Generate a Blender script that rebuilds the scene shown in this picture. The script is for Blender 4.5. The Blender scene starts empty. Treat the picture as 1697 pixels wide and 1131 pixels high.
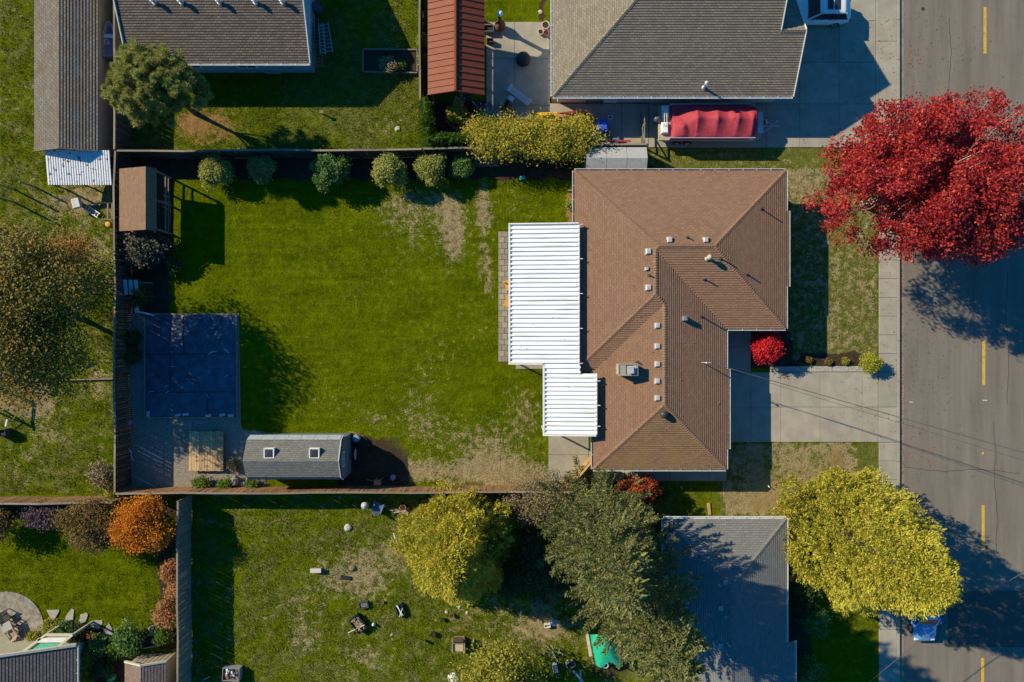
import bpy, bmesh, math, random
import numpy as np
from mathutils import Vector, Matrix

# ---------------------------------------------------------------- camera, sky, sun, exposure
H = 51.0                      # drone height in metres
K = 1697 * 24 / 36 / H        # photograph pixels per metre at ground level
scn = bpy.context.scene
C = scn.collection
cam_d = bpy.data.cameras.new('camera'); cam = bpy.data.objects.new('camera', cam_d); C.objects.link(cam)
cam.location = (0, 0, H); cam.rotation_euler = (0, 0, 0)
cam_d.sensor_width = 36; cam_d.lens = 24; cam_d.clip_end = 2000
scn.camera = cam
SUN = Vector((1.488, -0.757, -1.0))            # travel direction of sunlight
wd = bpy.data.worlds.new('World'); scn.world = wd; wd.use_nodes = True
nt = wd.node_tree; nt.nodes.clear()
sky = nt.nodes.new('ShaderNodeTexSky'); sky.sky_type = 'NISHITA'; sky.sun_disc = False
sky.sun_elevation = math.radians(30.9); sky.sun_rotation = math.atan2(-SUN.x, -SUN.y)
sky.ozone_density = 3.0; sky.dust_density = 0.3
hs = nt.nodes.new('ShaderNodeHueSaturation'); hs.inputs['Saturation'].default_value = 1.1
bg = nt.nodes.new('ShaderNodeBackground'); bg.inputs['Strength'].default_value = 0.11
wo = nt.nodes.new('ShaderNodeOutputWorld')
tn = nt.nodes.new('ShaderNodeMixRGB'); tn.blend_type = 'MULTIPLY'; tn.inputs[0].default_value = 1.0; tn.inputs[2].default_value = (.08, .68, 1.0, 1)   # blue tint added to the sky light to cut red from shade
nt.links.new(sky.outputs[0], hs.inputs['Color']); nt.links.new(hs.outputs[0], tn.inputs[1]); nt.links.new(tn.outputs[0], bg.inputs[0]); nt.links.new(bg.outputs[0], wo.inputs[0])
sl = bpy.data.lights.new('sun', 'SUN'); sl.energy = 5.0; sl.angle = math.radians(0.5); sl.color = (1.0, 0.87, 0.60)
so = bpy.data.objects.new('sun', sl); C.objects.link(so); so.rotation_euler = SUN.to_track_quat('-Z', 'Y').to_euler(); so.location = (-30, 20, 60)
vs = scn.view_settings; vs.view_transform = 'Standard'; vs.look = 'None'; vs.exposure = 0.42; vs.gamma = 1.0; vs.use_curve_mapping = False

# ---------------------------------------------------------------- helpers
R = random.Random(7)
def W(px, py, z=0.0):
    """world x, y of a point of height z that the photograph shows at px, py"""
    k = (1 - z / H) / K
    return ((px - 848.5) * k, -(py - 565.5) * k)
def GX(gx): return (gx - 848.5) / K
def GY(gy): return -(gy - 565.5) / K

def wloc(o):
    v = Vector((0,0,0))
    while o is not None: v = v+o.location; o = o.parent
    return tuple(v)

class MB:
    def __init__(s): s.v = []; s.f = []; s.uv = []
    def add(s, vs, fs, uvs=None):
        b = len(s.v); s.v += [tuple(p) for p in vs]; s.f += [tuple(i + b for i in f) for f in fs]
        s.uv += list(uvs) if uvs else [(p[0], p[1]) for p in vs]
        return s
    def quad(s, a, b, c, d): return s.add([a, b, c, d], [(0, 1, 2, 3)])
    def box(s, x0, x1, y0, y1, z0, z1, bev=0.0, rot=0.0, piv=None):
        if x0 > x1: x0, x1 = x1, x0
        if y0 > y1: y0, y1 = y1, y0
        b = min(bev, (x1-x0)*.4, (y1-y0)*.4, (z1-z0)*.4)
        if b > 0:
            vs = [(x0,y0,z0),(x1,y0,z0),(x1,y1,z0),(x0,y1,z0),(x0,y0,z1-b),(x1,y0,z1-b),(x1,y1,z1-b),(x0,y1,z1-b),
                  (x0+b,y0+b,z1),(x1-b,y0+b,z1),(x1-b,y1-b,z1),(x0+b,y1-b,z1)]
            fs = [(3,2,1,0),(0,1,5,4),(1,2,6,5),(2,3,7,6),(3,0,4,7),(4,5,9,8),(5,6,10,9),(6,7,11,10),(7,4,8,11),(8,9,10,11)]
        else:
            vs = [(x0,y0,z0),(x1,y0,z0),(x1,y1,z0),(x0,y1,z0),(x0,y0,z1),(x1,y0,z1),(x1,y1,z1),(x0,y1,z1)]
            fs = [(3,2,1,0),(0,1,5,4),(1,2,6,5),(2,3,7,6),(3,0,4,7),(4,5,6,7)]
        if rot:
            px, py = piv or ((x0+x1)/2, (y0+y1)/2); c, sn = math.cos(rot), math.sin(rot)
            vs = [(px+(x-px)*c-(y-py)*sn, py+(x-px)*sn+(y-py)*c, z) for x, y, z in vs]
        return s.add(vs, fs)
    def bar(s, a, b, w, h=None):
        """box bar from a to b with section w x h"""
        a, b = Vector(a), Vector(b); h = h or w; d = (b-a).normalized()
        u = d.cross(Vector((0,0,1)))
        if u.length < 1e-4: u = Vector((1,0,0))
        u.normalize(); n = u.cross(d)
        vs = [p + u*(i*w/2) + n*(j*h/2) for p in (a, b) for i, j in ((-1,-1),(1,-1),(1,1),(-1,1))]
        return s.add(vs, [(3,2,1,0),(4,5,6,7),(0,1,5,4),(1,2,6,5),(2,3,7,6),(3,0,4,7)])
    def tube(s, pts, rs, n=7, cap=True):
        pts = [Vector(p) for p in pts]
        if not hasattr(rs, '__len__'): rs = [rs]*len(pts)
        vs = []; fs = []
        for i, p in enumerate(pts):
            d = (pts[min(i+1, len(pts)-1)] - pts[max(i-1, 0)]).normalized()
            u = d.cross(Vector((0.13,0.07,1) if abs(d.z) < .9 else (1,0,0))).normalized(); w = d.cross(u)
            for k in range(n):
                a = 2*math.pi*k/n; vs.append(p + (u*math.cos(a) + w*math.sin(a))*rs[i])
        for i in range(len(pts)-1):
            for k in range(n):
                fs.append((i*n+k, i*n+(k+1) % n, (i+1)*n+(k+1) % n, (i+1)*n+k))
        if cap: fs += [tuple(range(n-1, -1, -1)), tuple(range((len(pts)-1)*n, len(pts)*n))]
        return s.add(vs, fs)
    def lathe(s, cx, cy, prof, n=20, cap=True):
        vs = []; fs = []
        for r, z in prof:
            for k in range(n):
                a = 2*math.pi*k/n; vs.append((cx+r*math.cos(a), cy+r*math.sin(a), z))
        for i in range(len(prof)-1):
            for k in range(n):
                fs.append((i*n+k, i*n+(k+1) % n, (i+1)*n+(k+1) % n, (i+1)*n+k))
        if cap: fs += [tuple(range(n-1, -1, -1)), tuple(range((len(prof)-1)*n, len(prof)*n))]
        return s.add(vs, fs)
    def prism(s, poly, z0, z1):
        n = len(poly)
        a = sum(poly[i][0]*poly[(i+1) % n][1]-poly[(i+1) % n][0]*poly[i][1] for i in range(n))
        if a < 0: poly = poly[::-1]
        vs = [(x, y, z0) for x, y in poly] + [(x, y, z1) for x, y in poly]
        fs = [tuple(range(n-1, -1, -1)), tuple(range(n, 2*n))] + [(i, (i+1) % n, n+(i+1) % n, n+i) for i in range(n)]
        return s.add(vs, fs)
    def loft(s, rings, cap=True):
        n = len(rings[0]); vs = [p for r in rings for p in r]; fs = []
        for i in range(len(rings)-1):
            for k in range(n): fs.append((i*n+k, i*n+(k+1) % n, (i+1)*n+(k+1) % n, (i+1)*n+k))
        if cap: fs += [tuple(range(n-1, -1, -1)), tuple(range((len(rings)-1)*n, len(rings)*n))]
        return s.add(vs, fs)
    def mesh(s, name, mat, off=(0,0,0), smooth=False):
        me = bpy.data.meshes.new(name)
        me.from_pydata([(x-off[0], y-off[1], z-off[2]) for x, y, z in s.v], [], s.f)
        uv = me.uv_layers.new(name='UVMap')
        li = np.zeros(len(me.loops), dtype=np.int32); me.loops.foreach_get('vertex_index', li)
        uv.data.foreach_set('uv', np.array(s.uv, dtype=np.float32)[li].ravel())
        if smooth: me.polygons.foreach_set('use_smooth', np.ones(len(me.polygons), dtype=bool))
        me.materials.append(mat)
        return me
    def build(s, name, mat, parent=None, local=False, smooth=False, fixn=False):
        off = (0,0,0)
        if parent is not None and not local: off = wloc(parent)
        elif parent is None and not local:
            a = np.array(s.v); off = (float((a[:,0].min()+a[:,0].max())/2), float((a[:,1].min()+a[:,1].max())/2), float(a[:,2].min()))
        me = s.mesh(name, mat, off, smooth)
        if fixn:
            bm = bmesh.new(); bm.from_mesh(me); bmesh.ops.recalc_face_normals(bm, faces=bm.faces[:]); bm.to_mesh(me); bm.free()
        o = bpy.data.objects.new(name, me); C.objects.link(o)
        if parent is not None: o.parent = parent
        else: o.location = off
        return o

def tag(o, label=None, cat=None, group=None, kind=None):
    if label: o['label'] = label
    if cat: o['category'] = cat
    if group: o['group'] = group
    if kind: o['kind'] = kind
    return o
def thing(name, label, cat, loc=(0,0,0), rotz=0.0, group=None):
    o = bpy.data.objects.new(name, None); C.objects.link(o); o.empty_display_size = .3
    o.location = loc if len(loc) == 3 else (loc[0], loc[1], 0); o.rotation_euler = (0, 0, rotz)
    return tag(o, label, cat, group)
def inst(name, me, parent, loc, rot=(0,0,0), sc=(1,1,1)):
    o = bpy.data.objects.new(name, me); C.objects.link(o)
    if parent is not None: o.parent = parent
    o.location = loc; o.rotation_euler = rot; o.scale = sc
    return o

# ---------------------------------------------------------------- materials
def lin(c):
    return tuple(((v/255)/12.92 if v/255 <= .04045 else ((v/255+.055)/1.055)**2.4) for v in c) + (1,)
def hx(r, g, b): return (r, g, b, 1)
MC = {}
def M(name, c, c2=None, scale=4.0, rough=.85, bump=0.0, bscale=None, rnd=0.0, metal=0.0, spec=.3, stretch=(1,1,1), lo=.35, hi=.65, coord='Object', detail=6, coat=0.0):
    if name in MC: return MC[name]
    m = bpy.data.materials.new(name); m.use_nodes = True; MC[name] = m
    n = m.node_tree.nodes; L = m.node_tree.links; b = n['Principled BSDF']
    b.inputs['Roughness'].default_value = rough; b.inputs['Metallic'].default_value = metal; b.inputs['Specular IOR Level'].default_value = spec
    b.inputs['Coat Weight'].default_value = coat
    tc = n.new('ShaderNodeTexCoord'); mp = n.new('ShaderNodeMapping'); mp.inputs['Scale'].default_value = stretch
    oi = n.new('ShaderNodeObjectInfo')
    if coord == 'World':
        ge = n.new('ShaderNodeNewGeometry'); L.new(ge.outputs['Position'], mp.inputs['Vector'])
    else:
        L.new(tc.outputs[coord], mp.inputs['Vector'])
        ml = n.new('ShaderNodeMath'); ml.operation = 'MULTIPLY'; ml.inputs[1].default_value = 50; L.new(oi.outputs['Random'], ml.inputs[0])
        cb = n.new('ShaderNodeCombineXYZ'); L.new(ml.outputs[0], cb.inputs[0]); L.new(ml.outputs[0], cb.inputs[1]); L.new(cb.outputs[0], mp.inputs['Location'])
    nz = n.new('ShaderNodeTexNoise'); nz.inputs['Scale'].default_value = scale; nz.inputs['Detail'].default_value = detail; nz.inputs['Roughness'].default_value = .62
    L.new(mp.outputs[0], nz.inputs['Vector'])
    rp = n.new('ShaderNodeValToRGB'); rp.color_ramp.elements[0].position = lo; rp.color_ramp.elements[1].position = hi
    c = tuple(c)[:3] + (1,); c2 = tuple(c2)[:3] + (1,) if c2 else tuple(v*.8 for v in c[:3]) + (1,)
    rp.color_ramp.elements[0].color = c2; rp.color_ramp.elements[1].color = c
    L.new(nz.outputs['Fac'], rp.inputs[0]); out = rp.outputs[0]
    if rnd:
        hv = n.new('ShaderNodeHueSaturation'); mr = n.new('ShaderNodeMapRange'); mr.inputs[3].default_value = 1-rnd; mr.inputs[4].default_value = 1+rnd
        L.new(oi.outputs['Random'], mr.inputs[0]); L.new(mr.outputs[0], hv.inputs['Value']); L.new(out, hv.inputs['Color']); out = hv.outputs[0]
    L.new(out, b.inputs['Base Color'])
    if bump:
        n2 = n.new('ShaderNodeTexNoise'); n2.inputs['Scale'].default_value = bscale or scale*4; n2.inputs['Detail'].default_value = 5
        L.new(mp.outputs[0], n2.inputs['Vector'])
        bp = n.new('ShaderNodeBump'); bp.inputs['Strength'].default_value = 1.0; bp.inputs['Distance'].default_value = bump
        L.new(n2.outputs['Fac'], bp.inputs['Height']); L.new(bp.outputs[0], b.inputs['Normal'])
    return m

def shingle(name, cA, cB, cM, bw=.3, rh=.15, stain=None, stain_amt=.5, stain_scale=.5, mort=.012):
    """roof covering: tab-by-tab tone on UVs measured in metres, with weathering"""
    if name in MC: return MC[name]
    m = bpy.data.materials.new(name); m.use_nodes = True; MC[name] = m
    n = m.node_tree.nodes; L = m.node_tree.links; b = n['Principled BSDF']; b.inputs['Roughness'].default_value = .9; b.inputs['Specular IOR Level'].default_value = .2
    uv = n.new('ShaderNodeUVMap'); uv.uv_map = 'UVMap'
    br = n.new('ShaderNodeTexBrick'); br.inputs['Scale'].default_value = 1.0; br.inputs['Brick Width'].default_value = bw; br.inputs['Row Height'].default_value = rh
    br.inputs['Mortar Size'].default_value = mort; br.inputs['Mortar Smooth'].default_value = .3; br.inputs['Bias'].default_value = 0.0
    br.inputs['Color1'].default_value = tuple(cA)+(1,); br.inputs['Color2'].default_value = tuple(cB)+(1,); br.inputs['Mortar'].default_value = tuple(cM)+(1,)
    L.new(uv.outputs[0], br.inputs['Vector'])
    nz = n.new('ShaderNodeTexNoise'); nz.inputs['Scale'].default_value = stain_scale; nz.inputs['Detail'].default_value = 9; nz.inputs['Roughness'].default_value = .7
    ge = n.new('ShaderNodeNewGeometry'); L.new(ge.outputs['Position'], nz.inputs['Vector'])
    rp = n.new('ShaderNodeValToRGB'); rp.color_ramp.elements[0].position = .42; rp.color_ramp.elements[1].position = .72
    rp.color_ramp.elements[0].color = (0,0,0,1); rp.color_ramp.elements[1].color = (stain_amt,)*3+(1,); L.new(nz.outputs['Fac'], rp.inputs[0])
    mx = n.new('ShaderNodeMixRGB'); L.new(rp.outputs[0], mx.inputs[0]); L.new(br.outputs[0], mx.inputs[1]); mx.inputs[2].default_value = tuple(stain or tuple(v*.7 for v in cA))+(1,)
    n2 = n.new('ShaderNodeTexNoise'); n2.inputs['Scale'].default_value = 16; n2.inputs['Detail'].default_value = 3; L.new(ge.outputs['Position'], n2.inputs['Vector'])
    mr = n.new('ShaderNodeMapRange'); mr.inputs[1].default_value = .3; mr.inputs[2].default_value = .7; mr.inputs[3].default_value = .8; mr.inputs[4].default_value = 1.2; L.new(n2.outputs['Fac'], mr.inputs[0])
    hv = n.new('ShaderNodeHueSaturation'); L.new(mr.outputs[0], hv.inputs['Value']); L.new(mx.outputs[0], hv.inputs['Color'])
    L.new(hv.outputs[0], b.inputs['Base Color'])
    bp = n.new('ShaderNodeBump'); bp.inputs['Distance'].default_value = .01; bp.inputs['Strength'].default_value = .6; L.new(n2.outputs['Fac'], bp.inputs['Height']); L.new(bp.outputs[0], b.inputs['Normal'])
    return m

def leafm(name, cols, trans=.25, rough=.6, spec=.2):
    if name in MC: return MC[name]
    m = bpy.data.materials.new(name); m.use_nodes = True; MC[name] = m
    n = m.node_tree.nodes; L = m.node_tree.links; b = n['Principled BSDF']; b.inputs['Roughness'].default_value = rough; b.inputs['Specular IOR Level'].default_value = spec
    ge = n.new('ShaderNodeNewGeometry'); rp = n.new('ShaderNodeValToRGB'); cr = rp.color_ramp
    while len(cr.elements) < len(cols): cr.elements.new(.5)
    for i, c in enumerate(cols):
        cr.elements[i].position = i/(len(cols)-1); cr.elements[i].color = tuple(c)+(1,)
    nz = n.new('ShaderNodeTexNoise'); nz.inputs['Scale'].default_value = .9; nz.inputs['Detail'].default_value = 3; L.new(ge.outputs['Position'], nz.inputs['Vector'])
    ma = n.new('ShaderNodeMath'); ma.operation = 'MULTIPLY_ADD'; ma.inputs[1].default_value = .65; L.new(ge.outputs['Random Per Island'], ma.inputs[0])
    mr = n.new('ShaderNodeMapRange'); mr.inputs[1].default_value = .3; mr.inputs[2].default_value = .7; mr.inputs[3].default_value = -.05; mr.inputs[4].default_value = .4; L.new(nz.outputs['Fac'], mr.inputs[0])
    L.new(mr.outputs[0], ma.inputs[2]); L.new(ma.outputs[0], rp.inputs[0]); L.new(rp.outputs[0], b.inputs['Base Color'])
    tr = n.new('ShaderNodeBsdfTranslucent'); L.new(rp.outputs[0], tr.inputs[0]); mx = n.new('ShaderNodeMixShader'); mx.inputs[0].default_value = trans
    L.new(b.outputs[0], mx.inputs[1]); L.new(tr.outputs[0], mx.inputs[2]); L.new(mx.outputs[0], n['Material Output'].inputs[0])
    return m

BARK = M('bark', (.16,.12,.085), (.06,.045,.035), 6, bump=.02, stretch=(3,3,1))
PALEBARK = M('pale_bark', (.42,.39,.34), (.2,.18,.15), 5, bump=.02)
CONC = M('concrete', (.37,.335,.275), (.27,.245,.2), .9, .9, .004, 30, rnd=.06, coord='World', lo=.3, hi=.7)
CONCJ = M('concrete_joint', (.12,.11,.095), (.08,.07,.06), 8)
WHITEP = M('white_paint', (.78,.78,.76), (.66,.66,.64), 3, .55, rnd=.03)
WHITEMETAL = M('white_metal', (.86,.87,.86), (.62,.62,.59), 1.3, .4, rnd=.06, stretch=(.35,3,1), lo=.28, hi=.5)
BEIGE = M('beige_siding', (.46,.40,.30), (.38,.33,.25), 2)
GLASS = M('window_glass', (.03,.04,.05), (.02,.025,.03), 2, .08, spec=.6)
BLACK = M('black_plastic', (.02,.02,.022), (.03,.03,.03), 6, .5)
DARKMETAL = M('dark_metal', (.05,.05,.055), (.08,.075,.07), 6, .5, metal=.4)
GREYMETAL = M('grey_metal', (.42,.43,.44), (.3,.31,.32), 5, .4, metal=.6)
GALV = M('galvanised_metal', (.6,.6,.6), (.5,.5,.5), 4, .45, metal=.3)
CEDAR = M('cedar_board', (.20,.125,.075), (.105,.066,.042), 5, .85, .004, 30, rnd=.3, stretch=(6,6,.8))
CEDARO = M('orange_cedar_board', (.36,.19,.09), (.2,.1,.05), 4, .85, .004, 30, rnd=.25, stretch=(6,6,.8))
GREYWOOD = M('grey_wood', (.30,.25,.19), (.17,.14,.105), 4, .9, .004, 30, rnd=.2, stretch=(5,5,1))
DARKWOOD = M('dark_wood', (.09,.065,.045), (.045,.032,.024), 5, .9, .004, 30, rnd=.3, stretch=(6,6,.8))
DECK = M('deck_plank', (.56,.38,.2), (.4,.26,.13), 3, .8, .003, 30, rnd=.2, stretch=(8,1,1))
TERRA = M('terracotta', (.42,.16,.08), (.32,.12,.06), 6, .8)
SOILM = M('potting_soil', (.06,.04,.025), (.03,.02,.014), 12, .95, .02)
REDP = M('red_paint', (.42,.03,.03), (.3,.02,.02), 4, .5)
BLUEP = M('blue_plastic', (.03,.12,.75), (.02,.07,.5), 4, .45)
YELLOWP = M('yellow_paint', (.72,.38,.03), (.58,.28,.02), 4, .6)
ROCK = M('rock', (.34,.31,.27), (.2,.18,.16), 5, .9, .03)
# ---------------------------------------------------------------- numpy geometry helpers
def np_mesh(name, verts, faces_n, idx, mat):
    """verts (N,3), idx flat corner list, faces_n corners per face (int)"""
    me = bpy.data.meshes.new(name); nf = len(idx)//faces_n
    me.vertices.add(len(verts)); me.vertices.foreach_set('co', np.asarray(verts, dtype=np.float32).ravel())
    me.loops.add(len(idx)); me.loops.foreach_set('vertex_index', np.asarray(idx, dtype=np.int32))
    me.polygons.add(nf); me.polygons.foreach_set('loop_start', np.arange(0, nf*faces_n, faces_n, dtype=np.int32))
    me.polygons.foreach_set('loop_total', np.full(nf, faces_n, dtype=np.int32))
    me.update(calc_edges=True); me.materials.append(mat)
    return me
def vnoise(x, y, scale, seed):
    r = np.random.RandomState(seed); g = r.rand(64, 64)
    u = x/scale; v = y/scale; iu = np.floor(u).astype(int); iv = np.floor(v).astype(int); fu = u-iu; fv = v-iv
    fu = fu*fu*(3-2*fu); fv = fv*fv*(3-2*fv)
    a = g[iu % 64, iv % 64]; b = g[(iu+1) % 64, iv % 64]; c = g[iu % 64, (iv+1) % 64]; d = g[(iu+1) % 64, (iv+1) % 64]
    return (a*(1-fu)+b*fu)*(1-fv)+(c*(1-fu)+d*fu)*fv

# ---------------------------------------------------------------- ground
def ground_material():
    m = bpy.data.materials.new('ground_cover'); m.use_nodes = True
    n = m.node_tree.nodes; L = m.node_tree.links; b = n['Principled BSDF']; b.inputs['Roughness'].default_value = .95; b.inputs['Specular IOR Level'].default_value = .02
    ge = n.new('ShaderNodeNewGeometry')
    at = n.new('ShaderNodeAttribute'); at.attribute_name = 'cover'; sp = n.new('ShaderNodeSeparateColor'); L.new(at.outputs['Color'], sp.inputs[0])
    at2 = n.new('ShaderNodeAttribute'); at2.attribute_name = 'needle'
    def noise(sc, det=5, ro=.6):
        q = n.new('ShaderNodeTexNoise'); q.inputs['Scale'].default_value = sc; q.inputs['Detail'].default_value = det; q.inputs['Roughness'].default_value = ro
        L.new(ge.outputs['Position'], q.inputs['Vector']); return q.outputs['Fac']
    nb, nm, nf = noise(.35, 4), noise(2.2, 6, .65), noise(9, 5, .7)
    def math2(op, a, bb):
        q = n.new('ShaderNodeMath'); q.operation = op
        for i, v in enumerate((a, bb)):
            if isinstance(v, (int, float)): q.inputs[i].default_value = v
            else: L.new(v, q.inputs[i])
        return q.outputs[0]
    tone = math2('ADD', math2('MULTIPLY', nm, .5), math2('MULTIPLY', nf, .5))
    tone2 = math2('ADD', math2('MULTIPLY', tone, .7), math2('MULTIPLY', nb, .3))
    stq = n.new('ShaderNodeTexNoise'); stq.inputs['Scale'].default_value = 1.0; stq.inputs['Detail'].default_value = 4; stm = n.new('ShaderNodeMapping'); stm.inputs['Scale'].default_value = (.22, 2.6, 1); L.new(ge.outputs['Position'], stm.inputs['Vector']); L.new(stm.outputs[0], stq.inputs['Vector'])
    tone3 = math2('ADD', math2('MULTIPLY', tone2, .8), math2('MULTIPLY', stq.outputs['Fac'], .2))
    def ramp(f, c0, c1, lo=.36, hi=.64):
        r = n.new('ShaderNodeValToRGB'); r.color_ramp.elements[0].position = lo; r.color_ramp.elements[1].position = hi
        r.color_ramp.elements[0].color = c0+(1,); r.color_ramp.elements[1].color = c1+(1,); L.new(f, r.inputs[0]); return r.outputs[0]
    def mixc(f, a, bb):
        q = n.new('ShaderNodeMixRGB'); L.new(f, q.inputs[0]); L.new(a, q.inputs[1]); L.new(bb, q.inputs[2]); return q.outputs[0]
    def mask(a, w=1.1):
        s = math2('ADD', a, math2('MULTIPLY', math2('SUBTRACT', tone, .5), w*1.6))
        q = n.new('ShaderNodeMapRange'); q.interpolation_type = 'SMOOTHSTEP'; q.inputs[1].default_value = .34; q.inputs[2].default_value = .66; L.new(s, q.inputs[0]); return q.outputs[0]
    col = mixc(mask(sp.outputs[2], .8), ramp(tone3, (.038,.062,.0008), (.138,.168,.002), .38, .60), ramp(tone, (.055,.078,.012), (.19,.185,.042), .36, .64))
    col = mixc(mask(sp.outputs[0], 2.1), col, ramp(tone, (.15,.115,.05), (.40,.315,.18), .35, .65))
    col = mixc(mask(at2.outputs['Fac'], 2.0), col, ramp(tone, (.14,.08,.028), (.33,.20,.075), .35, .65))
    col = mixc(mask(sp.outputs[1], .5), col, ramp(tone, (.030,.021,.015), (.085,.058,.038), .35, .65))
    L.new(col, b.inputs['Base Color'])
    bp = n.new('ShaderNodeBump'); bp.inputs['Distance'].default_value = .09; bp.inputs['Strength'].default_value = .9
    L.new(math2('ADD', math2('MULTIPLY', nf, .7), math2('MULTIPLY', nm, 1.2)), bp.inputs['Height']); L.new(bp.outputs[0], b.inputs['Normal'])
    return m
GROUNDM = ground_material()
KERB = GX(1486.5)
def cover_masks(gx, gy):
    Z = np.zeros_like(gx); wx = (vnoise(gx, gy, 13, 21)-.5)*9+(vnoise(gx, gy, 5, 22)-.5)*5; wy_ = (vnoise(gx, gy, 13, 23)-.5)*9+(vnoise(gx, gy, 5, 24)-.5)*5
    gx = gx+wx; gy = gy+wy_
    def rect(x0, x1, y0, y1, s=3.0):
        return np.clip((gx-x0)/s+.5, 0, 1)*np.clip((x1-gx)/s+.5, 0, 1)*np.clip((gy-y0)/s+.5, 0, 1)*np.clip((y1-gy)/s+.5, 0, 1)
    def blob(cx, cy, rx, ry, a): return a*np.exp(-((gx-cx)/rx)**2-((gy-cy)/ry)**2)
    n1 = vnoise(gx, gy, 40, 3); n2 = vnoise(gx, gy, 14, 4); n3 = vnoise(gx, gy, 6, 5)
    dry, soil, oli, ndl = Z.copy(), Z.copy(), Z.copy(), Z.copy()
    # main lawn: worn straw patches
    ml = rect(214, 960, 290, 808, 4)
    d = sum(blob(*q) for q in [(660,355,55,40,.42),(700,330,60,26,.35),(690,400,26,40,.32),(752,392,24,52,.85),(745,345,26,30,.5),(800,315,16,30,.5),(801,360,13,26,.72),(803,425,11,48,.62),(812,470,9,26,.6),
        (850,335,40,40,.28),(800,540,30,30,.24),(720,600,60,90,.24),(690,690,40,50,.36),(620,695,26,18,.45),(740,722,55,34,.3),(800,742,46,40,.42),(760,785,100,20,.7),(690,780,40,24,.5),(830,778,60,24,.62),
        (560,670,40,30,.26),(470,640,60,80,.2),(860,660,30,30,.3),(880,690,26,40,.34),(850,720,50,40,.28),(520,420,70,80,.14),(630,470,70,50,.16),(385,560,30,60,.1),(900,380,30,60,.12)])
    dry += ml*np.clip(d*.88, 0, .85); oli += ml*(.05+.5*np.clip(d, 0, 1)+.22*n1)
    soil += rect(198, 955, 258, 297+5*0, 7)*.95 + rect(205, 284, 384, 524, 8)*.95 + rect(265, 284, 296, 386, 8)*.9
    soil += .95*np.clip(1-((gx-581)/150+(np.maximum(gy-808,0)/20)+np.maximum(720-gy, 0)/20-np.clip((gy-735)/70, 0, 1)*.75), 0, 1)*rect(560, 675, 722, 808, 5)
    soil += rect(940, 956, 318, 372, 3)*.2; ndl += rect(938, 956, 318, 372, 3)*.9
    soil += rect(700, 1075, 165, 262, 5)*.85
    # brown weeds by the south fence
    dry += blob(890, 815, 75, 40, .85); oli += blob(890, 815, 90, 50, .6)
    # yard of the brown-roofed house, top left
    tl = rect(212, 696, -60, 258, 3); oli += tl*(.25+.4*n1); dry += tl*(.12*n2)
    ndl += blob(350, 208, 56, 36, .75)*(.55+.9*n2)+blob(310, 200, 30, 20, .5); dry += blob(655, 60, 22, 90, .28)+blob(650, 210, 40, 20, .35)
    # far left yard
    wy = rect(-400, 192, -60, 822, 3); oli += wy*(.22+.5*n2); dry += wy*(.03+.5*(n1*n2)); dry += blob(130, 330, 45, 30, .6)+blob(150, 410, 60, 60, .35)+blob(30, 660, 58, 26, 1.0)+blob(165, 640, 25, 30, .5)+blob(60, 720, 40, 40, .2)
    ndl += blob(30, 660, 60, 27, .7)+blob(150, 350, 40, 14, .5)+blob(145, 430, 30, 30, .4)
    soil += blob(50, 440, 50, 20, .1)+rect(185, 215, 250, 820, 4)*.5
    # bottom yard: rough weedy lawn
    by = rect(312, 1120, 818, 1250, 4); oli += by*(.22+.5*n2); dry += by*(.02+.36*n1*n2)
    for q in [(560,960,60,50,.35),(610,930,50,30,.3),(500,1030,30,60,.3),(620,970,40,30,.4),(600,1090,50,20,.35),(900,1045,60,25,.75),(900,1010,30,20,.4),(830,1000,80,20,.3),(760,1030,60,20,.25),(1050,1090,60,40,.3),(660,900,24,40,.4)]: dry += blob(*q)
    ndl += blob(665, 900, 16, 46, .6)+blob(900, 1040, 40, 20, .3)
    soil += blob(880, 930, 60, 60, .45)+blob(980, 930, 80, 90, .6)+blob(820, 985, 40, 22, .35)+blob(1010, 1110, 70, 30, .6)
    # bottom-left garden
    gl = rect(-400, 292, 840, 1250, 4); oli += gl*(.15+.25*n1); soil += rect(-400, 292, 838, 862, 10)*.9+rect(262, 292, 880, 1080, 10)*.7+rect(60, 300, 1042, 1075, 14)*.65+rect(128, 215, 1060, 1250, 10)*.85
    # east lawn, strips, south-east yard
    oli += rect(1290, 1456, 280, 590, 3)*.95; dry += rect(1290, 1456, 280, 590, 3)*(.26+.3*n2)+blob(1330, 315, 30, 24, .3)
    oli += rect(1070, 1460, 240, 292, 3)*.9; dry += rect(1070, 1460, 240, 292, 3)*.25
    oli += rect(1195, 1456, 734, 870, 3)*.8; dry += rect(1200, 1420, 734, 850, 6)*(.34+.5*n2); ndl += rect(1240, 1400, 745, 850, 12)*(.15+.45*n1)
    oli += rect(1090, 1300, 800, 862, 3)*.4; dry += rect(1200, 1300, 810, 860, 8)*.4
    soil += rect(1312, 1440, 585, 610, 3)*.8; soil += rect(1205, 1312, 548, 612, 5)*.9
    soil += rect(1295, 1345, 880, 1250, 10)*.8; oli += rect(1340, 1456, 1000, 1250, 5)*.35
    soil += rect(894, 906, -60, 45, 3)*.7
    return np.clip(dry, 0, 1), np.clip(soil, 0, 1), np.clip(oli, 0, 1), np.clip(ndl, 0, 1)
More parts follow.
